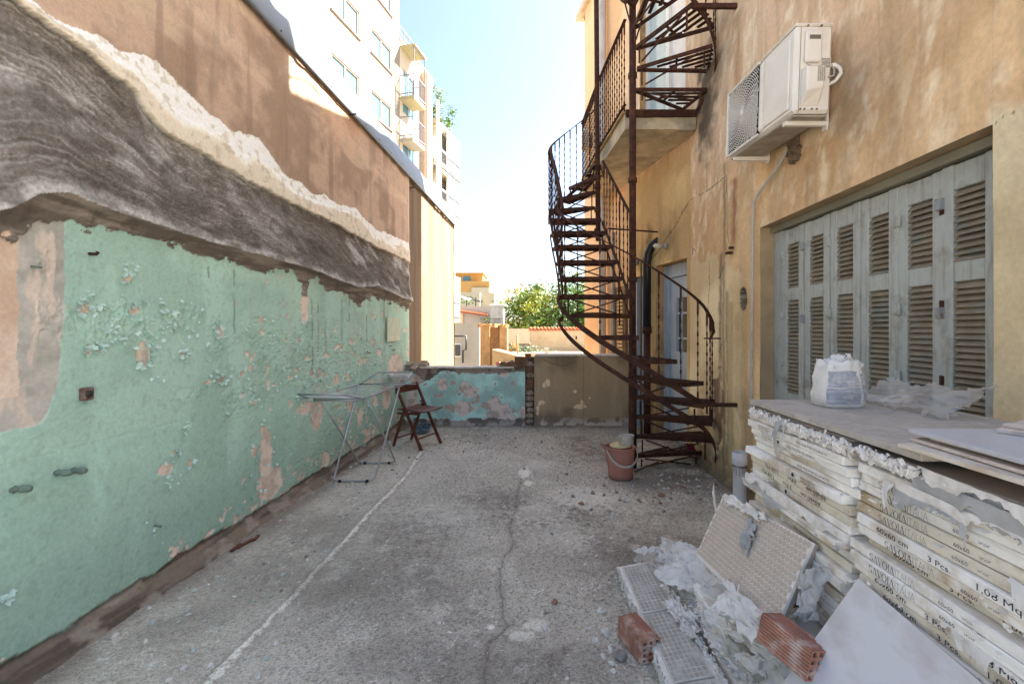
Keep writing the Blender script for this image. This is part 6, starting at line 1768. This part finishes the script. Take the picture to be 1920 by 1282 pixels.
for k in range(3):
    s0 = .03 + k * .435; s1 = s0 + .425; w0, w1 = -.085, .075
    t = MB().prism([fr3(s0, w0, HH + .002), fr3(s1, w0, HH + .002), fr3(s1, w1, HH + .002), fr3(s0, w1, HH + .002)], upv * .006).obj('tile', M_gridb, None, label=('farthest grid backed tile in the torn tray', 'middle grid backed tile in the torn tray', 'nearest grid backed tile in the torn tray')[k], cat='tile', group='grid backed tiles', kind='thing')
    mb = MB(); nx, ny = 7, 16
    for i in range(nx):
        for j in range(ny):
            a0 = w0 + .006 + (w1 - w0 - .012) * i / nx; a1 = w0 + .006 + (w1 - w0 - .012) * (i + .86) / nx; b0 = s0 + .006 + (s1 - s0 - .012) * j / ny; b1 = s0 + .006 + (s1 - s0 - .012) * (j + .86) / ny
            z = HH + .008; hgt = .0022 * hrg.uniform(.3, 1)
            q = [fr3(b0, a0, z - .0005), fr3(b1, a0, z - .0005), fr3(b1, a1, z - .0005), fr3(b0, a1, z - .0005)]
            r = [fr3(b0 + .002, a0 + .002, z + hgt), fr3(b1 - .002, a0 + .002, z + hgt), fr3(b1 - .002, a1 - .002, z + hgt), fr3(b0 + .002, a1 - .002, z + hgt)]
            mb.add(q + r, [(4, 5, 6, 7), (0, 1, 5, 4), (1, 2, 6, 5), (2, 3, 7, 6), (3, 0, 4, 7)])
    mb.obj('grid_relief', M_grid, t, kind='stuff')
# second row: torn carton with orange strips and ribbed card
tr2 = thing('ripped_carton', 'ripped carton beside the tray showing orange board strips and ribbed card', 'carton')
b2_ = Vector((.800, 2.62, 0))
def fr4(s, w, h): return b2_ + ax * s + sv * w + Vector((0, 0, h))
mb = MB(); mb.prism([fr4(0, -.055, 0), fr4(1.36, -.055, 0), fr4(1.36, .11, 0), fr4(0, .11, 0)], (0, 0, .135)); mb.obj('carton', M_cart2, tr2)
M_orc = mat('orange_board', hx('c08a55'), var=.15, vscale=8, rough=.8, bump=.15, dirt=hx('e0d8cc'), dscale=9, damt=.6)
for (s0, s1, w, wd) in ((.62, 1.34, -.015, .034), (.72, 1.36, .035, .04), (.02, .16, -.02, .03)):
    mb = MB(); P = [[fr4(s0 + (s1 - s0) * i / 18, w + wd * (j - .5) * (1 + .3 * math.sin(i * 1.7)) + .01 * math.sin(i * .8), .137 + .006 * math.sin(i * .9 + j) + .003) for j in range(2)] for i in range(19)]
    mb.sheet(P); o = mb.obj('board_strip', M_orc, tr2)
mb = MB()
for k in range(70):
    s = .70 + k * .0095; mb.box(fr4(s, .085, .142), (.055, .0042, .006), math.atan2(ax.y, ax.x) + PI / 2 + .35)
mb.obj('ribbed_card', M_corr, tr2, kind='stuff')
mb = MB()
for k in range(900):
    s = hrg.uniform(.0, 1.36); w = hrg.uniform(-.065, .12); q = hrg.uniform(.003, .017)
    mb.box(fr4(s, w, .138 + abs(hrg.gauss(0, .008))), (q, q * 1.7, q * .4), Matrix.Rotation(hrg.uniform(-.7, .7), 3, 'X') @ Matrix.Rotation(hrg.random() * 3, 3, 'Z'))
mb.obj('card_scrap', M_torn, tr2, kind='stuff')
# crumpled sheets over the heap
def cs(label, o, u, v, amp, seed, m=None, nu=34, nv=30, rag=.13, fold=3.2, cat='paper sheet', name='crumpled_sheet', floor=.01):
    return crumple(name, o, u, v, nu, nv, amp, seed, m or M_paper, rag, fold, up_(floor), None, True, label=label, cat=cat, group='crumpled sheets on the heap', kind='thing')
cs('white crumpled sheet spilling over the middle of the heap', (.62, 2.30, .15), (.33, -.36, .10), (.16, .20, .14), .045, 21)
cs('white sheet fold draped below the honeycomb tile', (.72, 1.98, .20), (.12, -.52, .10), (.15, .04, .19), .04, 22)
cs('yellowed polythene sheet at the far end of the heap', (.62, 2.86, .03), (.34, -.05, .06), (.02, -.34, .13), .045, 23, M_poly, name='polythene_sheet', cat='plastic sheet')
cs('grey translucent plastic hanging beside the clay brick', (.77, 1.92, .25), (.06, -.46, .04), (.13, -.02, .13), .03, 24, M_poly, name='polythene_sheet', cat='plastic sheet')
cs('stained white paper lying on the ripped carton', (.71, 2.02, .155), (.06, -.46, .0), (.16, .0, .03), .03, 25)
cs('pale paper bundle at the far end of the grid tiles', (.69, 2.60, .12), (.18, -.30, .02), (.08, .12, .12), .04, 26)
cs('white paper corner wrapped round the honeycomb tile', TL + Vector((-.03, .05, .02)), (.0, -.09, -.27), (.03, .10, .0), .012, 27, nu=16, nv=12)
cs('torn white card crest along the top of the honeycomb tile', TL + e3 * .012 + e2 * -.015, e1 * .42, e2 * .055, .016, 28, M_torn, 26, 8, .25, 6)
cs('grey ribbed card tongue hanging over the honeycomb tile', TL + e1 * .27 + e2 * .02 + e3 * .014, e1 * .10, e2 * .16, .018, 29, M_corr, 14, 18, .22, 3)
cs('grey ribbed card hanging from the end of the honeycomb tiles', TR + Vector((-.055, -.03, -.05)), (.06, -.06, .03), (-.07, -.04, -.19), .022, 30, M_corr, 14, 18, .2, 3)
cs('crumpled white scrap at the foot of the honeycomb tile', TL + e1 * .28 + e2 * .27 + e3 * .02, e1 * .34, (-.07, -.05, -.10), .03, 31, nu=26, nv=14)
for k, (q, u, v, sd) in enumerate((((.72, 1.90, .14), (.05, -.22, .01), (.12, .02, .03), 32), ((.74, 1.66, .14), (.04, -.24, .0), (.10, .03, .04), 33), ((.80, 1.62, .20), (.02, -.2, .05), (.08, .0, .10), 34), ((.66, 2.48, .10), (.1, -.2, .03), (.1, .1, .08), 35), ((.60, 2.75, .02), (.2, -.06, .04), (.06, .14, .05), 36))):
    cs(('torn paper scrap above the orange board strips', 'torn white scrap near the clay brick on the ripped carton', 'folded white card stuck under the heap brick', 'white scrap between the tray and the honeycomb tile', 'thin yellowish scrap lying farthest out at the end of the heap')[k], q, u, v, .03, sd, M_torn if k in (1, 2) else M_paper, nu=22, nv=16, rag=.22)
for k, (q, u, v, sd, mm) in enumerate((((.66, 2.36, .10), (.16, -.34, .06), (.12, .10, .10), 51, M_poly), ((.70, 2.10, .14), (.10, -.40, .03), (.16, .04, .12), 52, M_paper), ((.72, 1.84, .16), (.10, -.34, .02), (.14, .02, .16), 53, M_poly),
        ((.76, 1.72, .22), (.02, -.34, .02), (.12, .0, .15), 54, M_paper), ((.64, 2.22, .11), (.05, -.30, .0), (.07, .03, .05), 55, M_torn), ((.72, 1.58, .145), (.03, -.22, .0), (.12, .02, .02), 56, M_torn))):
    cs(('clear plastic film draped over the far middle of the heap', 'large crumpled white sheet below the honeycomb tile', 'clear plastic film pulled down towards the clay brick', 'white sheet bunched behind the clay brick', 'torn card lying along the grid backed tiles', 'torn card in front of the clay brick on the heap')[k], q, u, v, .04, sd, mm, nu=36, nv=24, rag=.2, fold=4.2, name='polythene_sheet' if mm is M_poly else 'crumpled_sheet', cat='plastic sheet' if mm is M_poly else 'paper sheet')
# two hollow clay bricks
def brick_thing(label, loc, rot, L=.19, W=.10, H=.115):
    t = thing('hollow_brick', label, 'brick', loc, rot, 'loose hollow bricks')
    hollow_brick(L, W, H, 3, 4).obj('clay_body', M_brick, t)
brick_thing('hollow clay brick lying on the concrete beside the tile tray', (.490, 2.07, .053), (.02, .02, R(21)), .19, .095, .098)
brick_thing('hollow clay brick on the heap against the leaning grey tile', (.765, 1.33, .53), (R(4), R(14), R(22)), .165, .083, .083)
# ================================================================== PAPER BAG, PLASTIC, PIPE
bagt = thing('paper_bag', 'torn half full paper cement bag standing on the taupe slab', 'bag', (1.215, 1.80, 1.149), (0, 0, .15)); bagt.scale = (.80, .80, .88)
n = 40; P = []
prof = [(.0, .0), (.092, .0), (.101, .010), (.103, .05), (.100, .09), (.096, .125), (.090, .155), (.084, .175), (.080, .190), (.074, .200)]
for i, (r, z) in enumerate(prof):
    row = []
    for j in range(n + 1):
        w = 2 * PI * (j % n) / n; e = 4.0
        sq = 1 / (abs(math.cos(w)) ** e + abs(math.sin(w)) ** e) ** (1 / e)
        k = float(fbm(np.array(math.cos(w) * 2.2 + 5), np.array(math.sin(w) * 2.2 + z * 18), 61, 4)) - .5
        rr = r * sq * (1 + (.22 if i > 6 else .09) * k * 2)
        row.append(Vector((rr * 1.06 * math.cos(w), rr * .75 * math.sin(w), z + (k * .05 if i >= 8 else k * .012 if i > 1 else 0))))
    P.append(row)
M_bag = mat('worn_white_paper_bag', hx('dedad4'), var=.1, vscale=14, rough=.75, bump=.7, bscale=26, bdist=.012, dirt=hx('b2a798'), dscale=10, damt=.5)
MB().sheet(P).obj('bag_body', M_bag, bagt)
# dark printed panels on the bag front
M_bprint = mat('faded_bag_print', hx('9b9ca3'), var=.15, vscale=20, rough=.75, bump=.2, dirt=hx('d5d0ca'), dscale=16, damt=.9, streak=(hx('d5d0ca'), 45, (.3, .3, 3), .9))
G = []
def bag_pt(w, z, o=.0022):
    zs_ = [q[1] for q in prof]; r = np.interp(z, zs_[1:8], [q[0] for q in prof[1:8]]); e = 4.0
    sq = 1 / (abs(math.cos(w)) ** e + abs(math.sin(w)) ** e) ** (1 / e)
    k = float(fbm(np.array(math.cos(w) * 2.2 + 5), np.array(math.sin(w) * 2.2 + z * 18), 61, 4)) - .5
    rr = r * sq * (1 + .20 * k) + o; return Vector((rr * 1.06 * math.cos(w), rr * .75 * math.sin(w), z + k * .012))
for (w0, w1, z0, z1) in ((R(212), R(296), .018, .088), (R(214), R(294), .092, .160), (R(302), R(326), .03, .15)):
    MB().sheet([[bag_pt(w0 + (w1 - w0) * j / 12, z0 + (z1 - z0) * i / 6) for j in range(13)] for i in range(7)]).obj('bag_print', M_bprint, bagt)
crumple('bag_mouth', (-.10, -.07, .165), (.22, .03, .02), (.0, .10, .05), 22, 12, .028, 71, M_bag, .22, 3.5, None, bagt)
crumple('bag_mouth', (-.06, -.02, .175), (.20, -.03, .0), (.02, .08, .03), 22, 10, .025, 72, M_bag, .25, 3.5, None, bagt)
crumple('polythene_sheet', (1.34, 1.90, 1.152), (.03, -.42, .0), (.17, .0, .10), 40, 24, .04, 73, M_poly, .12, 2.6, up_(1.151), None, label='clear crumpled plastic sheet on the slab against the shutters', cat='plastic sheet', kind='thing')
crumple('torn_paper', (1.30, 1.93, 1.152), (.26, -.14, .0), (.02, .07, .03), 26, 10, .014, 74, M_paper, .2, 3, up_(1.151), None, label='strip of torn white paper behind the bag on the slab', cat='paper', kind='thing')
pp = thing('drain_pipe', 'white plastic pipe standing upright by the ochre wall, tied with string', 'pipe', (1.735, 3.78, 0))
mb = MB(); mb.lathe((0, 0, 0), [(.052, 0), (.052, .33), (.060, .34), (.060, .435), (.055, .437), (.053, .43), (.047, .34), (.047, .1)], 24, cap=False); mb.obj('pipe_body', mat('white_pvc', hx('dcd9d8'), rough=.3, var=.04, bump=0, dirt=hx('b7ab9c'), damt=.3), pp)
mb = MB()
for k in range(4):
    mb.tube([(.055 * math.cos(w), .055 * math.sin(w), .318 + k * .004 + .006 * math.sin(w * 2 + k)) for w in [2 * PI * i / 20 for i in range(21)]], .0025, 5, cap=False)
for k in range(7):
    w = R(200 + k * 22); p = Vector((.056 * math.cos(w), .056 * math.sin(w), .32)); mb.tube([p, p + Vector((.01 * math.cos(w), .01 * math.sin(w), -.02)), p + Vector((.004 * math.cos(w * 3), 0, -.05 - .02 * math.sin(k)))], .0016, 4)
mb.obj('string', mat('grey_string', hx('6f6a5c'), rough=.95, bump=0), pp)

# ================================================================== BUCKET AND PAINT CAN
bk = thing('bucket', 'dusty pink plastic bucket with a pouring lip and grey handle', 'bucket', (.88, 4.46, .004), (0, 0, .1))
M_bk = mat('dusty_pink_plastic', hx('ad7768'), var=.06, vscale=5, rough=.55, bump=.05, dirt=hx('9c8478'), dscale=4, damt=.4)
n = 48; outer_ = [(.110, 0), (.118, .004), (.122, .06), (.128, .14), (.136, .26), (.140, .29), (.148, .298), (.150, .306), (.143, .309), (.132, .26), (.118, .05), (.05, .03), (.0, .03)]
P = []
for i, (r, z) in enumerate(outer_):
    row = []
    for j in range(n + 1):
        w = 2 * PI * (j % n) / n; d_ = (w - PI + PI) % (2 * PI) - PI
        lip = math.exp(-(((w - PI)) / .30) ** 2)
        row.append(Vector(((r + lip * .045 * max(0, (z - .2) / .1) ** 1.5 * (1 if r > .06 else 0)) * math.cos(w) * 1.0, r * .96 * math.sin(w), z + lip * .016 * max(0, (z - .24) / .06))))
    P.append(row)
MB().sheet(P).add([(p.x, p.y, .001) for p in P[0][:-1]], [tuple(range(n))[::-1]]).obj('bucket_body', M_bk, bk)
MB().bbox((.04, -.124, .03), (.044, -.116, .24)).obj('mould_line', M_bk, bk)
hp_ = [(.146, -.02, .285)] + [(.146 * math.cos(a), -.06 - .125 * math.sin(a) , .285 - .13 * math.sin(a)) for a in [PI * i / 16 for i in range(1, 16)]] + [(-.150, -.02, .285)]
MB().ribbon(hp_, .006, .020).obj('handle', mat('grey_plastic_handle', hx('b3aca2'), rough=.5, var=.05, bump=0), bk)
for s in (-1, 1): MB().box((s * .149, -.01, .285), (.014, .03, .03)).obj('handle_lug', M_bk, bk)
MB().lathe((0, 0, 0), [(.02, .0), (.108, .0), (.108, .012), (.02, .012)], 24).obj('scraper_board', mat('yellowed_board', hx('cbb78c'), var=.1, rough=.7), None, loc=(.885, 4.46, .318), rot=(.05, -.10, 0), label='stained round lid lying across the pink bucket', cat='lid', kind='thing')
can = thing('paint_can', 'small grey white open can standing on top of the pink bucket', 'can', (.935, 4.45, .335), (.0, .0, 0))
MB().lathe((0, 0, 0), [(.0, .0), (.068, .0), (.072, .006), (.073, .075), (.077, .08), (.077, .086), (.069, .088), (.067, .08), (.066, .035), (.0, .035)], 28).obj('can_body', mat('spattered_grey_can', hx('bdb9b0'), var=.08, rough=.5, bump=.05, dirt=hx('a3814e'), dscale=11, damt=.6), can)

# ================================================================== RAG ON THE LOWEST STEP
rg = thing('rag', 'crumpled pale plastic wrapping with a dark red cloth on the lowest stair tread', 'rag', helix(C1, .58, 5, .145))
crumple('wrapping', (-.22, -.06, .01), (.24, .02, .03), (.02, .16, .05), 20, 14, .035, 81, M_poly, .15, 3, None, rg)
crumple('red_cloth', (.0, -.05, .02), (.11, .0, .01), (.0, .10, .06), 18, 14, .035, 82, mat('dark_red_cloth', hx('7a2436'), var=.2, rough=.9), .12, 3, None, rg)
crumple('ochre_scrap', (.09, -.05, .03), (.05, -.01, -.02), (.0, .04, .02), 8, 6, .01, 83, mat('ochre_scrap', hx('c09048'), var=.1), .12, 3, None, rg)

# ================================================================== WOODEN FOLDING CHAIR
f_ = Vector((.89, -.456, 0)).normalized(); s_ = Vector((.401, .916, 0)).normalized()
o_ = Vector((-1.44, 5.74, 0))
ch = thing('folding_chair', 'dark brown wooden folding chair beside the drying rack in the left corner', 'chair', (0, 0, 0))
M_wd = mat('red_brown_varnished_wood', hx('5f3325'), var=.2, vscale=10, rough=.45, bump=.1, streak=(hx('3f2018'), 12, (3, 3, 1), .6), spec=.4)
def cp(fw, sd_, z): return o_ + f_ * fw + s_ * sd_ + Vector((0, 0, z))
for sd_ in (-.20, .20):
    MB().bar(cp(-.17, sd_, .76), cp(.24, sd_, .0), .022, .034, f_).obj('long_leg', M_wd, ch)
    MB().bar(cp(-.23, sd_ * .86, .0), cp(-.04, sd_ * .86, .50), .020, .030, f_).obj('rear_leg', M_wd, ch)
    MB().bar(cp(-.15, sd_ * .93, .415), cp(.19, sd_ * .93, .435), .016, .028).obj('seat_rail', M_wd, ch)
    MB().tube([cp(-.06, sd_ * 1.06, .52), cp(-.06, sd_ * .80, .52)], .011, 8).obj('hinge_pin', mat('dark_iron'), ch)
mb = MB(); P = [[cp(-.165 - .018 * math.cos(j / 8 * PI - PI / 2) , .215 * (j / 4 - 1), .66 + .10 * i) for j in range(9)] for i in range(2)]
P2 = [[p + f_ * .016 for p in r] for r in P]
mb.sheet(P); mb.sheet([r[::-1] for r in P2]); mb.sheet([P[1], P2[1]]); mb.sheet([P2[0], P[0]]); bkrest = mb.obj('backrest', M_wd, ch)
MB().tube([cp(-.195, 0, .72), cp(-.155, 0, .72)], .018, 12).obj('grip_hole', mat('dark_iron'), bkrest)
for k in range(6):
    fw = -.14 + k * .068; zz_ = .447 + .008 * math.cos(k * .9)
    mb = MB(); P = [[cp(fw + .062 * i, .205 * (j / 3 - 1), zz_ - .010 * math.cos((j / 3 - 1) * PI / 2) + (.0035 if i else 0) + .008) for j in range(7)] for i in range(2)]
    mb.sheet(P); o = mb.obj('seat_slat', M_wd, ch); q = o.modifiers.new('t', 'SOLIDIFY'); q.thickness = .014
for a, b in ((cp(-.19, -.17, .10), cp(-.19, .17, .10)), (cp(.17, -.20, .13), cp(.17, .20, .13)), (cp(-.02, -.2, .40), cp(-.02, .2, .40))):
    MB().tube([a, b], .010, 8).obj('rung', M_wd, ch)

# ================================================================== DRYING RACK
dr = thing('drying_rack', 'folding metal drying rack with two raised wings by the green wall', 'drying rack', (0, 0, 0))
M_stl = mat('dull_steel_tube', hx('a3a6a8'), var=.08, rough=.35, metal=.5, bump=0)
M_wire = mat('white_coated_wire', hx('dfe2e0'), rough=.4, var=.05, bump=0)
def pw_(u, v, y): return at(u, v, y)
na, nb = pw_(583, 745, 4.22), pw_(683, 745, 4.22); fa, fb = pw_(673, 720, 5.2), pw_(757, 720, 5.2)
for p in (na, nb, fa, fb): p.z = .815 if p in (na, nb) else .825
def leg_u(top_a, top_b, foot_y, fxa, fxb):
    m = MB(); r = .0095; c_ = .05
    m.tube([top_a, Vector((fxa, foot_y + (top_a.y - foot_y) * .12, .10)), Vector((fxa + .008, foot_y, .028)), Vector((fxa + .06, foot_y, .012)), Vector((fxb - .06, foot_y, .012)), Vector((fxb - .008, foot_y, .028)), Vector((fxb, foot_y + (top_b.y - foot_y) * .12, .10)), top_b], r, 10)
    m.obj('leg_frame', M_stl, dr)
    for x in (fxa + .07, fxb - .07): MB().tube([(x - .014, foot_y, .012), (x + .014, foot_y, .012)], .0125, 10).obj('foot_cap', mat('black_rubber', hx('1c1c1e'), rough=.7, bump=0), dr)
leg_u(pw_(705, 725, 5.0) * 0 + fa + Vector((.03, -.1, 0)), fb + Vector((-.02, -.1, 0)), 4.33, -1.885, -1.485)
leg_u(na + Vector((.05, .06, 0)), nb + Vector((0, .06, 0)), 4.92, -1.86, -1.46)
m = MB(); m.tube([na, nb, fb, fa, na + Vector((.0, .001, 0))], .0095, 10).tube([na + Vector((0, 0, -.02)), nb + Vector((0, 0, -.02))], .0085, 8); m.obj('top_frame', M_stl, dr)
for k in range(7):
    f = (k + 1) / 8; MB().tube([na.lerp(nb, f), fa.lerp(fb, f)], .0024, 5).obj('wire', M_wire, dr)
def wing(a, b, out1, out2, nm='wing_frame'):
    m = MB(); m.tube([a, out1, out2, b], .0085, 8); w = m.obj(nm, M_stl, dr)
    for k in range(4):
        f = (k + 1) / 5; MB().tube([a.lerp(out1, f), b.lerp(out2, f)], .0022, 5).obj('wire', M_wire, w)
wing(na + Vector((-.0, -.02, 0)), nb + Vector((0, -.02, 0)), Vector((-1.965, 3.84, .905)), Vector((-1.57, 3.84, .900)))
wing(fa + Vector((0, .02, 0)), fb + Vector((0, .02, 0)), Vector((-1.86, 5.55, .93)), Vector((-1.45, 5.55, .93)))
MB().tube([fa + Vector((0, .0, .004)), fb + Vector((.14, 0, .004))], .007, 8).obj('hinge_bar', M_stl, dr)
sb = thing('wall_basin', 'broken white ceramic basin fixed to the green wall behind the drying rack', 'basin', (-1.80, 6.22, .80))
mb = MB(); mb.lathe((0, 0, 0), [(.05, -.10), (.12, -.06), (.16, .02), (.17, .05), (.15, .05), (.11, -.03), (.03, -.07)], 20); mb.v = [(x, y * .8, z + (.02 * math.sin(x * 30) if z > .03 else 0)) for x, y, z in mb.v]
mb.obj('basin_bowl', mat('chipped_ceramic', hx('d0cac2'), var=.12, vscale=8, rough=.4, dirt=hx('6b5a4c'), dscale=9, damt=.7), sb)

# ================================================================== RUBBISH AND RUBBLE ON THE FLOOR
crumple('plastic_bag', (-1.72, 6.28, .01), (.30, -.05, .02), (.02, .30, .10), 24, 20, .07, 91, mat('dirty_blue_plastic', hx('4e6a78'), var=.4, vscale=9, rough=.35, dirt=hx('a8a8a0'), dscale=9, damt=.8, trans=.2), .15, 3, up_(.006), None, label='dirty blue plastic rubbish bag in the corner behind the chair', cat='plastic bag', kind='thing')
M_ch1 = mat('pale_plaster_chip', hx('cfc9c0'), var=.2, vscale=40, rough=.95, bump=.4)
M_ch2 = mat('mint_paint_chip', hx('aebdb4'), var=.15, rough=.85)
M_ch3 = mat('brick_chip', hx('94705c'), var=.25, vscale=30, rough=.95, bump=.4)
M_ch4 = mat('grey_stone_chip', hx('8d867e'), var=.3, vscale=40, rough=.95, bump=.4)
crg = random.Random(77)
def lump(mb, p, s, flat=.45):
    M = Matrix.Rotation(crg.uniform(0, 6.3), 3, 'Z') @ Matrix.Rotation(crg.uniform(-.4, .4), 3, 'X')
    pts = []
    for zz_, k in ((0, 1.0), (.5, 1.05), (1, .55)):
        m = 6
        for j in range(m):
            w = 2 * PI * j / m; r = s * k * crg.uniform(.6, 1.15) * .5
            pts.append(Vector(p) + M @ Vector((r * math.cos(w) * 1.25, r * math.sin(w), 0)) + Vector((0, 0, zz_ * s * flat)))
    fs = [(i * 6 + j, i * 6 + (j + 1) % 6, i * 6 + 6 + (j + 1) % 6, i * 6 + 6 + j) for i in range(2) for j in range(6)] + [tuple(range(5, -1, -1)), tuple(range(12, 18))]
    mb.add(pts, fs)
    return mb
def floor_at(u, v): x, y = fl_(u, v); return Vector((x, y, .0))
def fl_(u, v): y = 1.45 * F / (v - 618); return (u - 995) / F * y, y
heaps = {1: MB(), 2: MB(), 3: MB(), 4: MB()}
def scatter(n, u0, v0, su, sv, smin, smax, kinds):
    n = int(n * .85); smax *= .85; smin *= .8
    for k in range(n):
        u = u0 + crg.gauss(0, su); v = v0 + crg.gauss(0, sv)
        if v < 804: continue
        x, y = fl_(u, v)
        if x > 1.78 or x < XL(y) + .09 or y > 6.8 or y < 1.4: continue
        if x > .50 and y < 2.75: continue
        lump(heaps[crg.choice(kinds)], (x, y, -.002), crg.choice((smin, smin, smin * 1.5, (smin + smax) / 2, smax)), crg.uniform(.25, .7))
scatter(260, 1250, 915, 90, 26, .010, .035, (1, 1, 4, 4, 3)); scatter(200, 1290, 890, 50, 26, .010, .03, (1, 4, 4)); scatter(160, 1100, 930, 70, 40, .010, .04, (1, 4, 1)); scatter(180, 760, 850, 60, 20, .012, .035, (1, 1, 4, 2))
scatter(160, 640, 905, 90, 30, .010, .03, (1, 2, 4)); scatter(160, 480, 1010, 120, 50, .008, .03, (1, 4, 2, 1)); scatter(90, 330, 1140, 120, 60, .008, .028, (1, 1, 2)); scatter(300, 850, 1050, 260, 120, .006, .014, (1, 4, 4, 1))
scatter(80, 1150, 1080, 60, 80, .008, .03, (1, 1, 4)); scatter(40, 1130, 1190, 60, 60, .010, .035, (1, 1, 1)); scatter(160, 950, 830, 140, 10, .012, .03, (1, 4)); scatter(150, 1180, 960, 70, 40, .008, .02, (1, 1, 4)); scatter(120, 900, 1180, 260, 70, .005, .012, (1, 4))
for k, (m_, nm, lb) in {1: (M_ch1, 'plaster_chips', 'small pale plaster chips strewn over the concrete floor'), 2: (M_ch2, 'paint_chips', 'tiny mint green paint chips fallen along the left wall'), 3: (M_ch3, 'brick_chips', 'small red brick chips scattered near the bucket'), 4: (M_ch4, 'grit', 'grey grit and gravel scattered over the concrete floor')}.items():
    heaps[k].obj(nm, m_, None, label=lb, cat='rubble', kind='stuff')
for (u, v, s, m_, lb) in ((1040, 1129, .034, M_ch3, 'brown red brick fragment alone in the middle of the floor'), (1118, 1042, .022, M_ch1, 'pale plaster lump right of the floor crack'), (1132, 1148, .03, M_ch1, 'white plaster chip left of the hollow brick'),
                          (1137, 1186, .045, M_ch1, 'flat white plaster chip in front of the hollow brick'), (1146, 1220, .032, M_ch1, 'white chip nearest the torn tile tray'), (1165, 1232, .055, M_ch4, 'dark grey stone beside the torn tile tray'), (1147, 1244, .025, M_ch1, 'small white chip below the grey stone'),
                          (1150, 1258, .025, M_ch1, 'small white chip at the bottom edge near the tray'), (485, 1268, .030, M_ch1, 'white chip near the bottom left by the pale seam'), (345, 1252, .028, M_ch1, 'white chip between the seam and left wall'), (282, 1245, .022, M_ch1, 'small pale chip near the left wall foot'),
                          (216, 1193, .035, M_ch1, 'pale chip beside the left wall fillet'), (280, 1140, .022, M_ch1, 'whitish chip farther along the left wall fillet'), (945, 1085, .018, M_ch1, 'little white chip beside the floor crack'), (1240, 930, .05, M_ch3, 'brick shard in front of the pink bucket'), (1112, 925, .045, M_ch4, 'grey stone left of the pink bucket'),
                          (1090, 946, .045, M_ch3, 'tan rubble lump between bucket and crack'), (1310, 913, .04, M_ch1, 'pale chip under the staircase foot'), (1225, 960, .03, M_ch1, 'pale chip in front of the bucket')):
    x, y = fl_(u, v); mb = MB(); lump(mb, (0, 0, -.003), s, .55); mb.obj('rubble_fragment', m_, None, label=lb, cat='rubble', group='larger fragments on the floor', kind='thing', loc=(x, y, 0))
for (u, v, L, lb) in ((460, 1020, .13, 'long brown stick of broken wood by the left wall'), (442, 1028, .10, 'short reddish wood splinter by the left wall'), (480, 1010, .08, 'small brown wood piece farther along the left wall')):
    x, y = fl_(u, v); mb = MB().bevbox((0, 0, .008), (.022, L, .014), .003); mb.obj('wood_splinter', mat('brown_splinter', hx('6b4634'), var=.3, vscale=20, rough=.9), None, label=lb, cat='wood', group='wood splinters', kind='thing', loc=(x, y, 0), rot=(0, 0, crg.uniform(-.5, .2)))
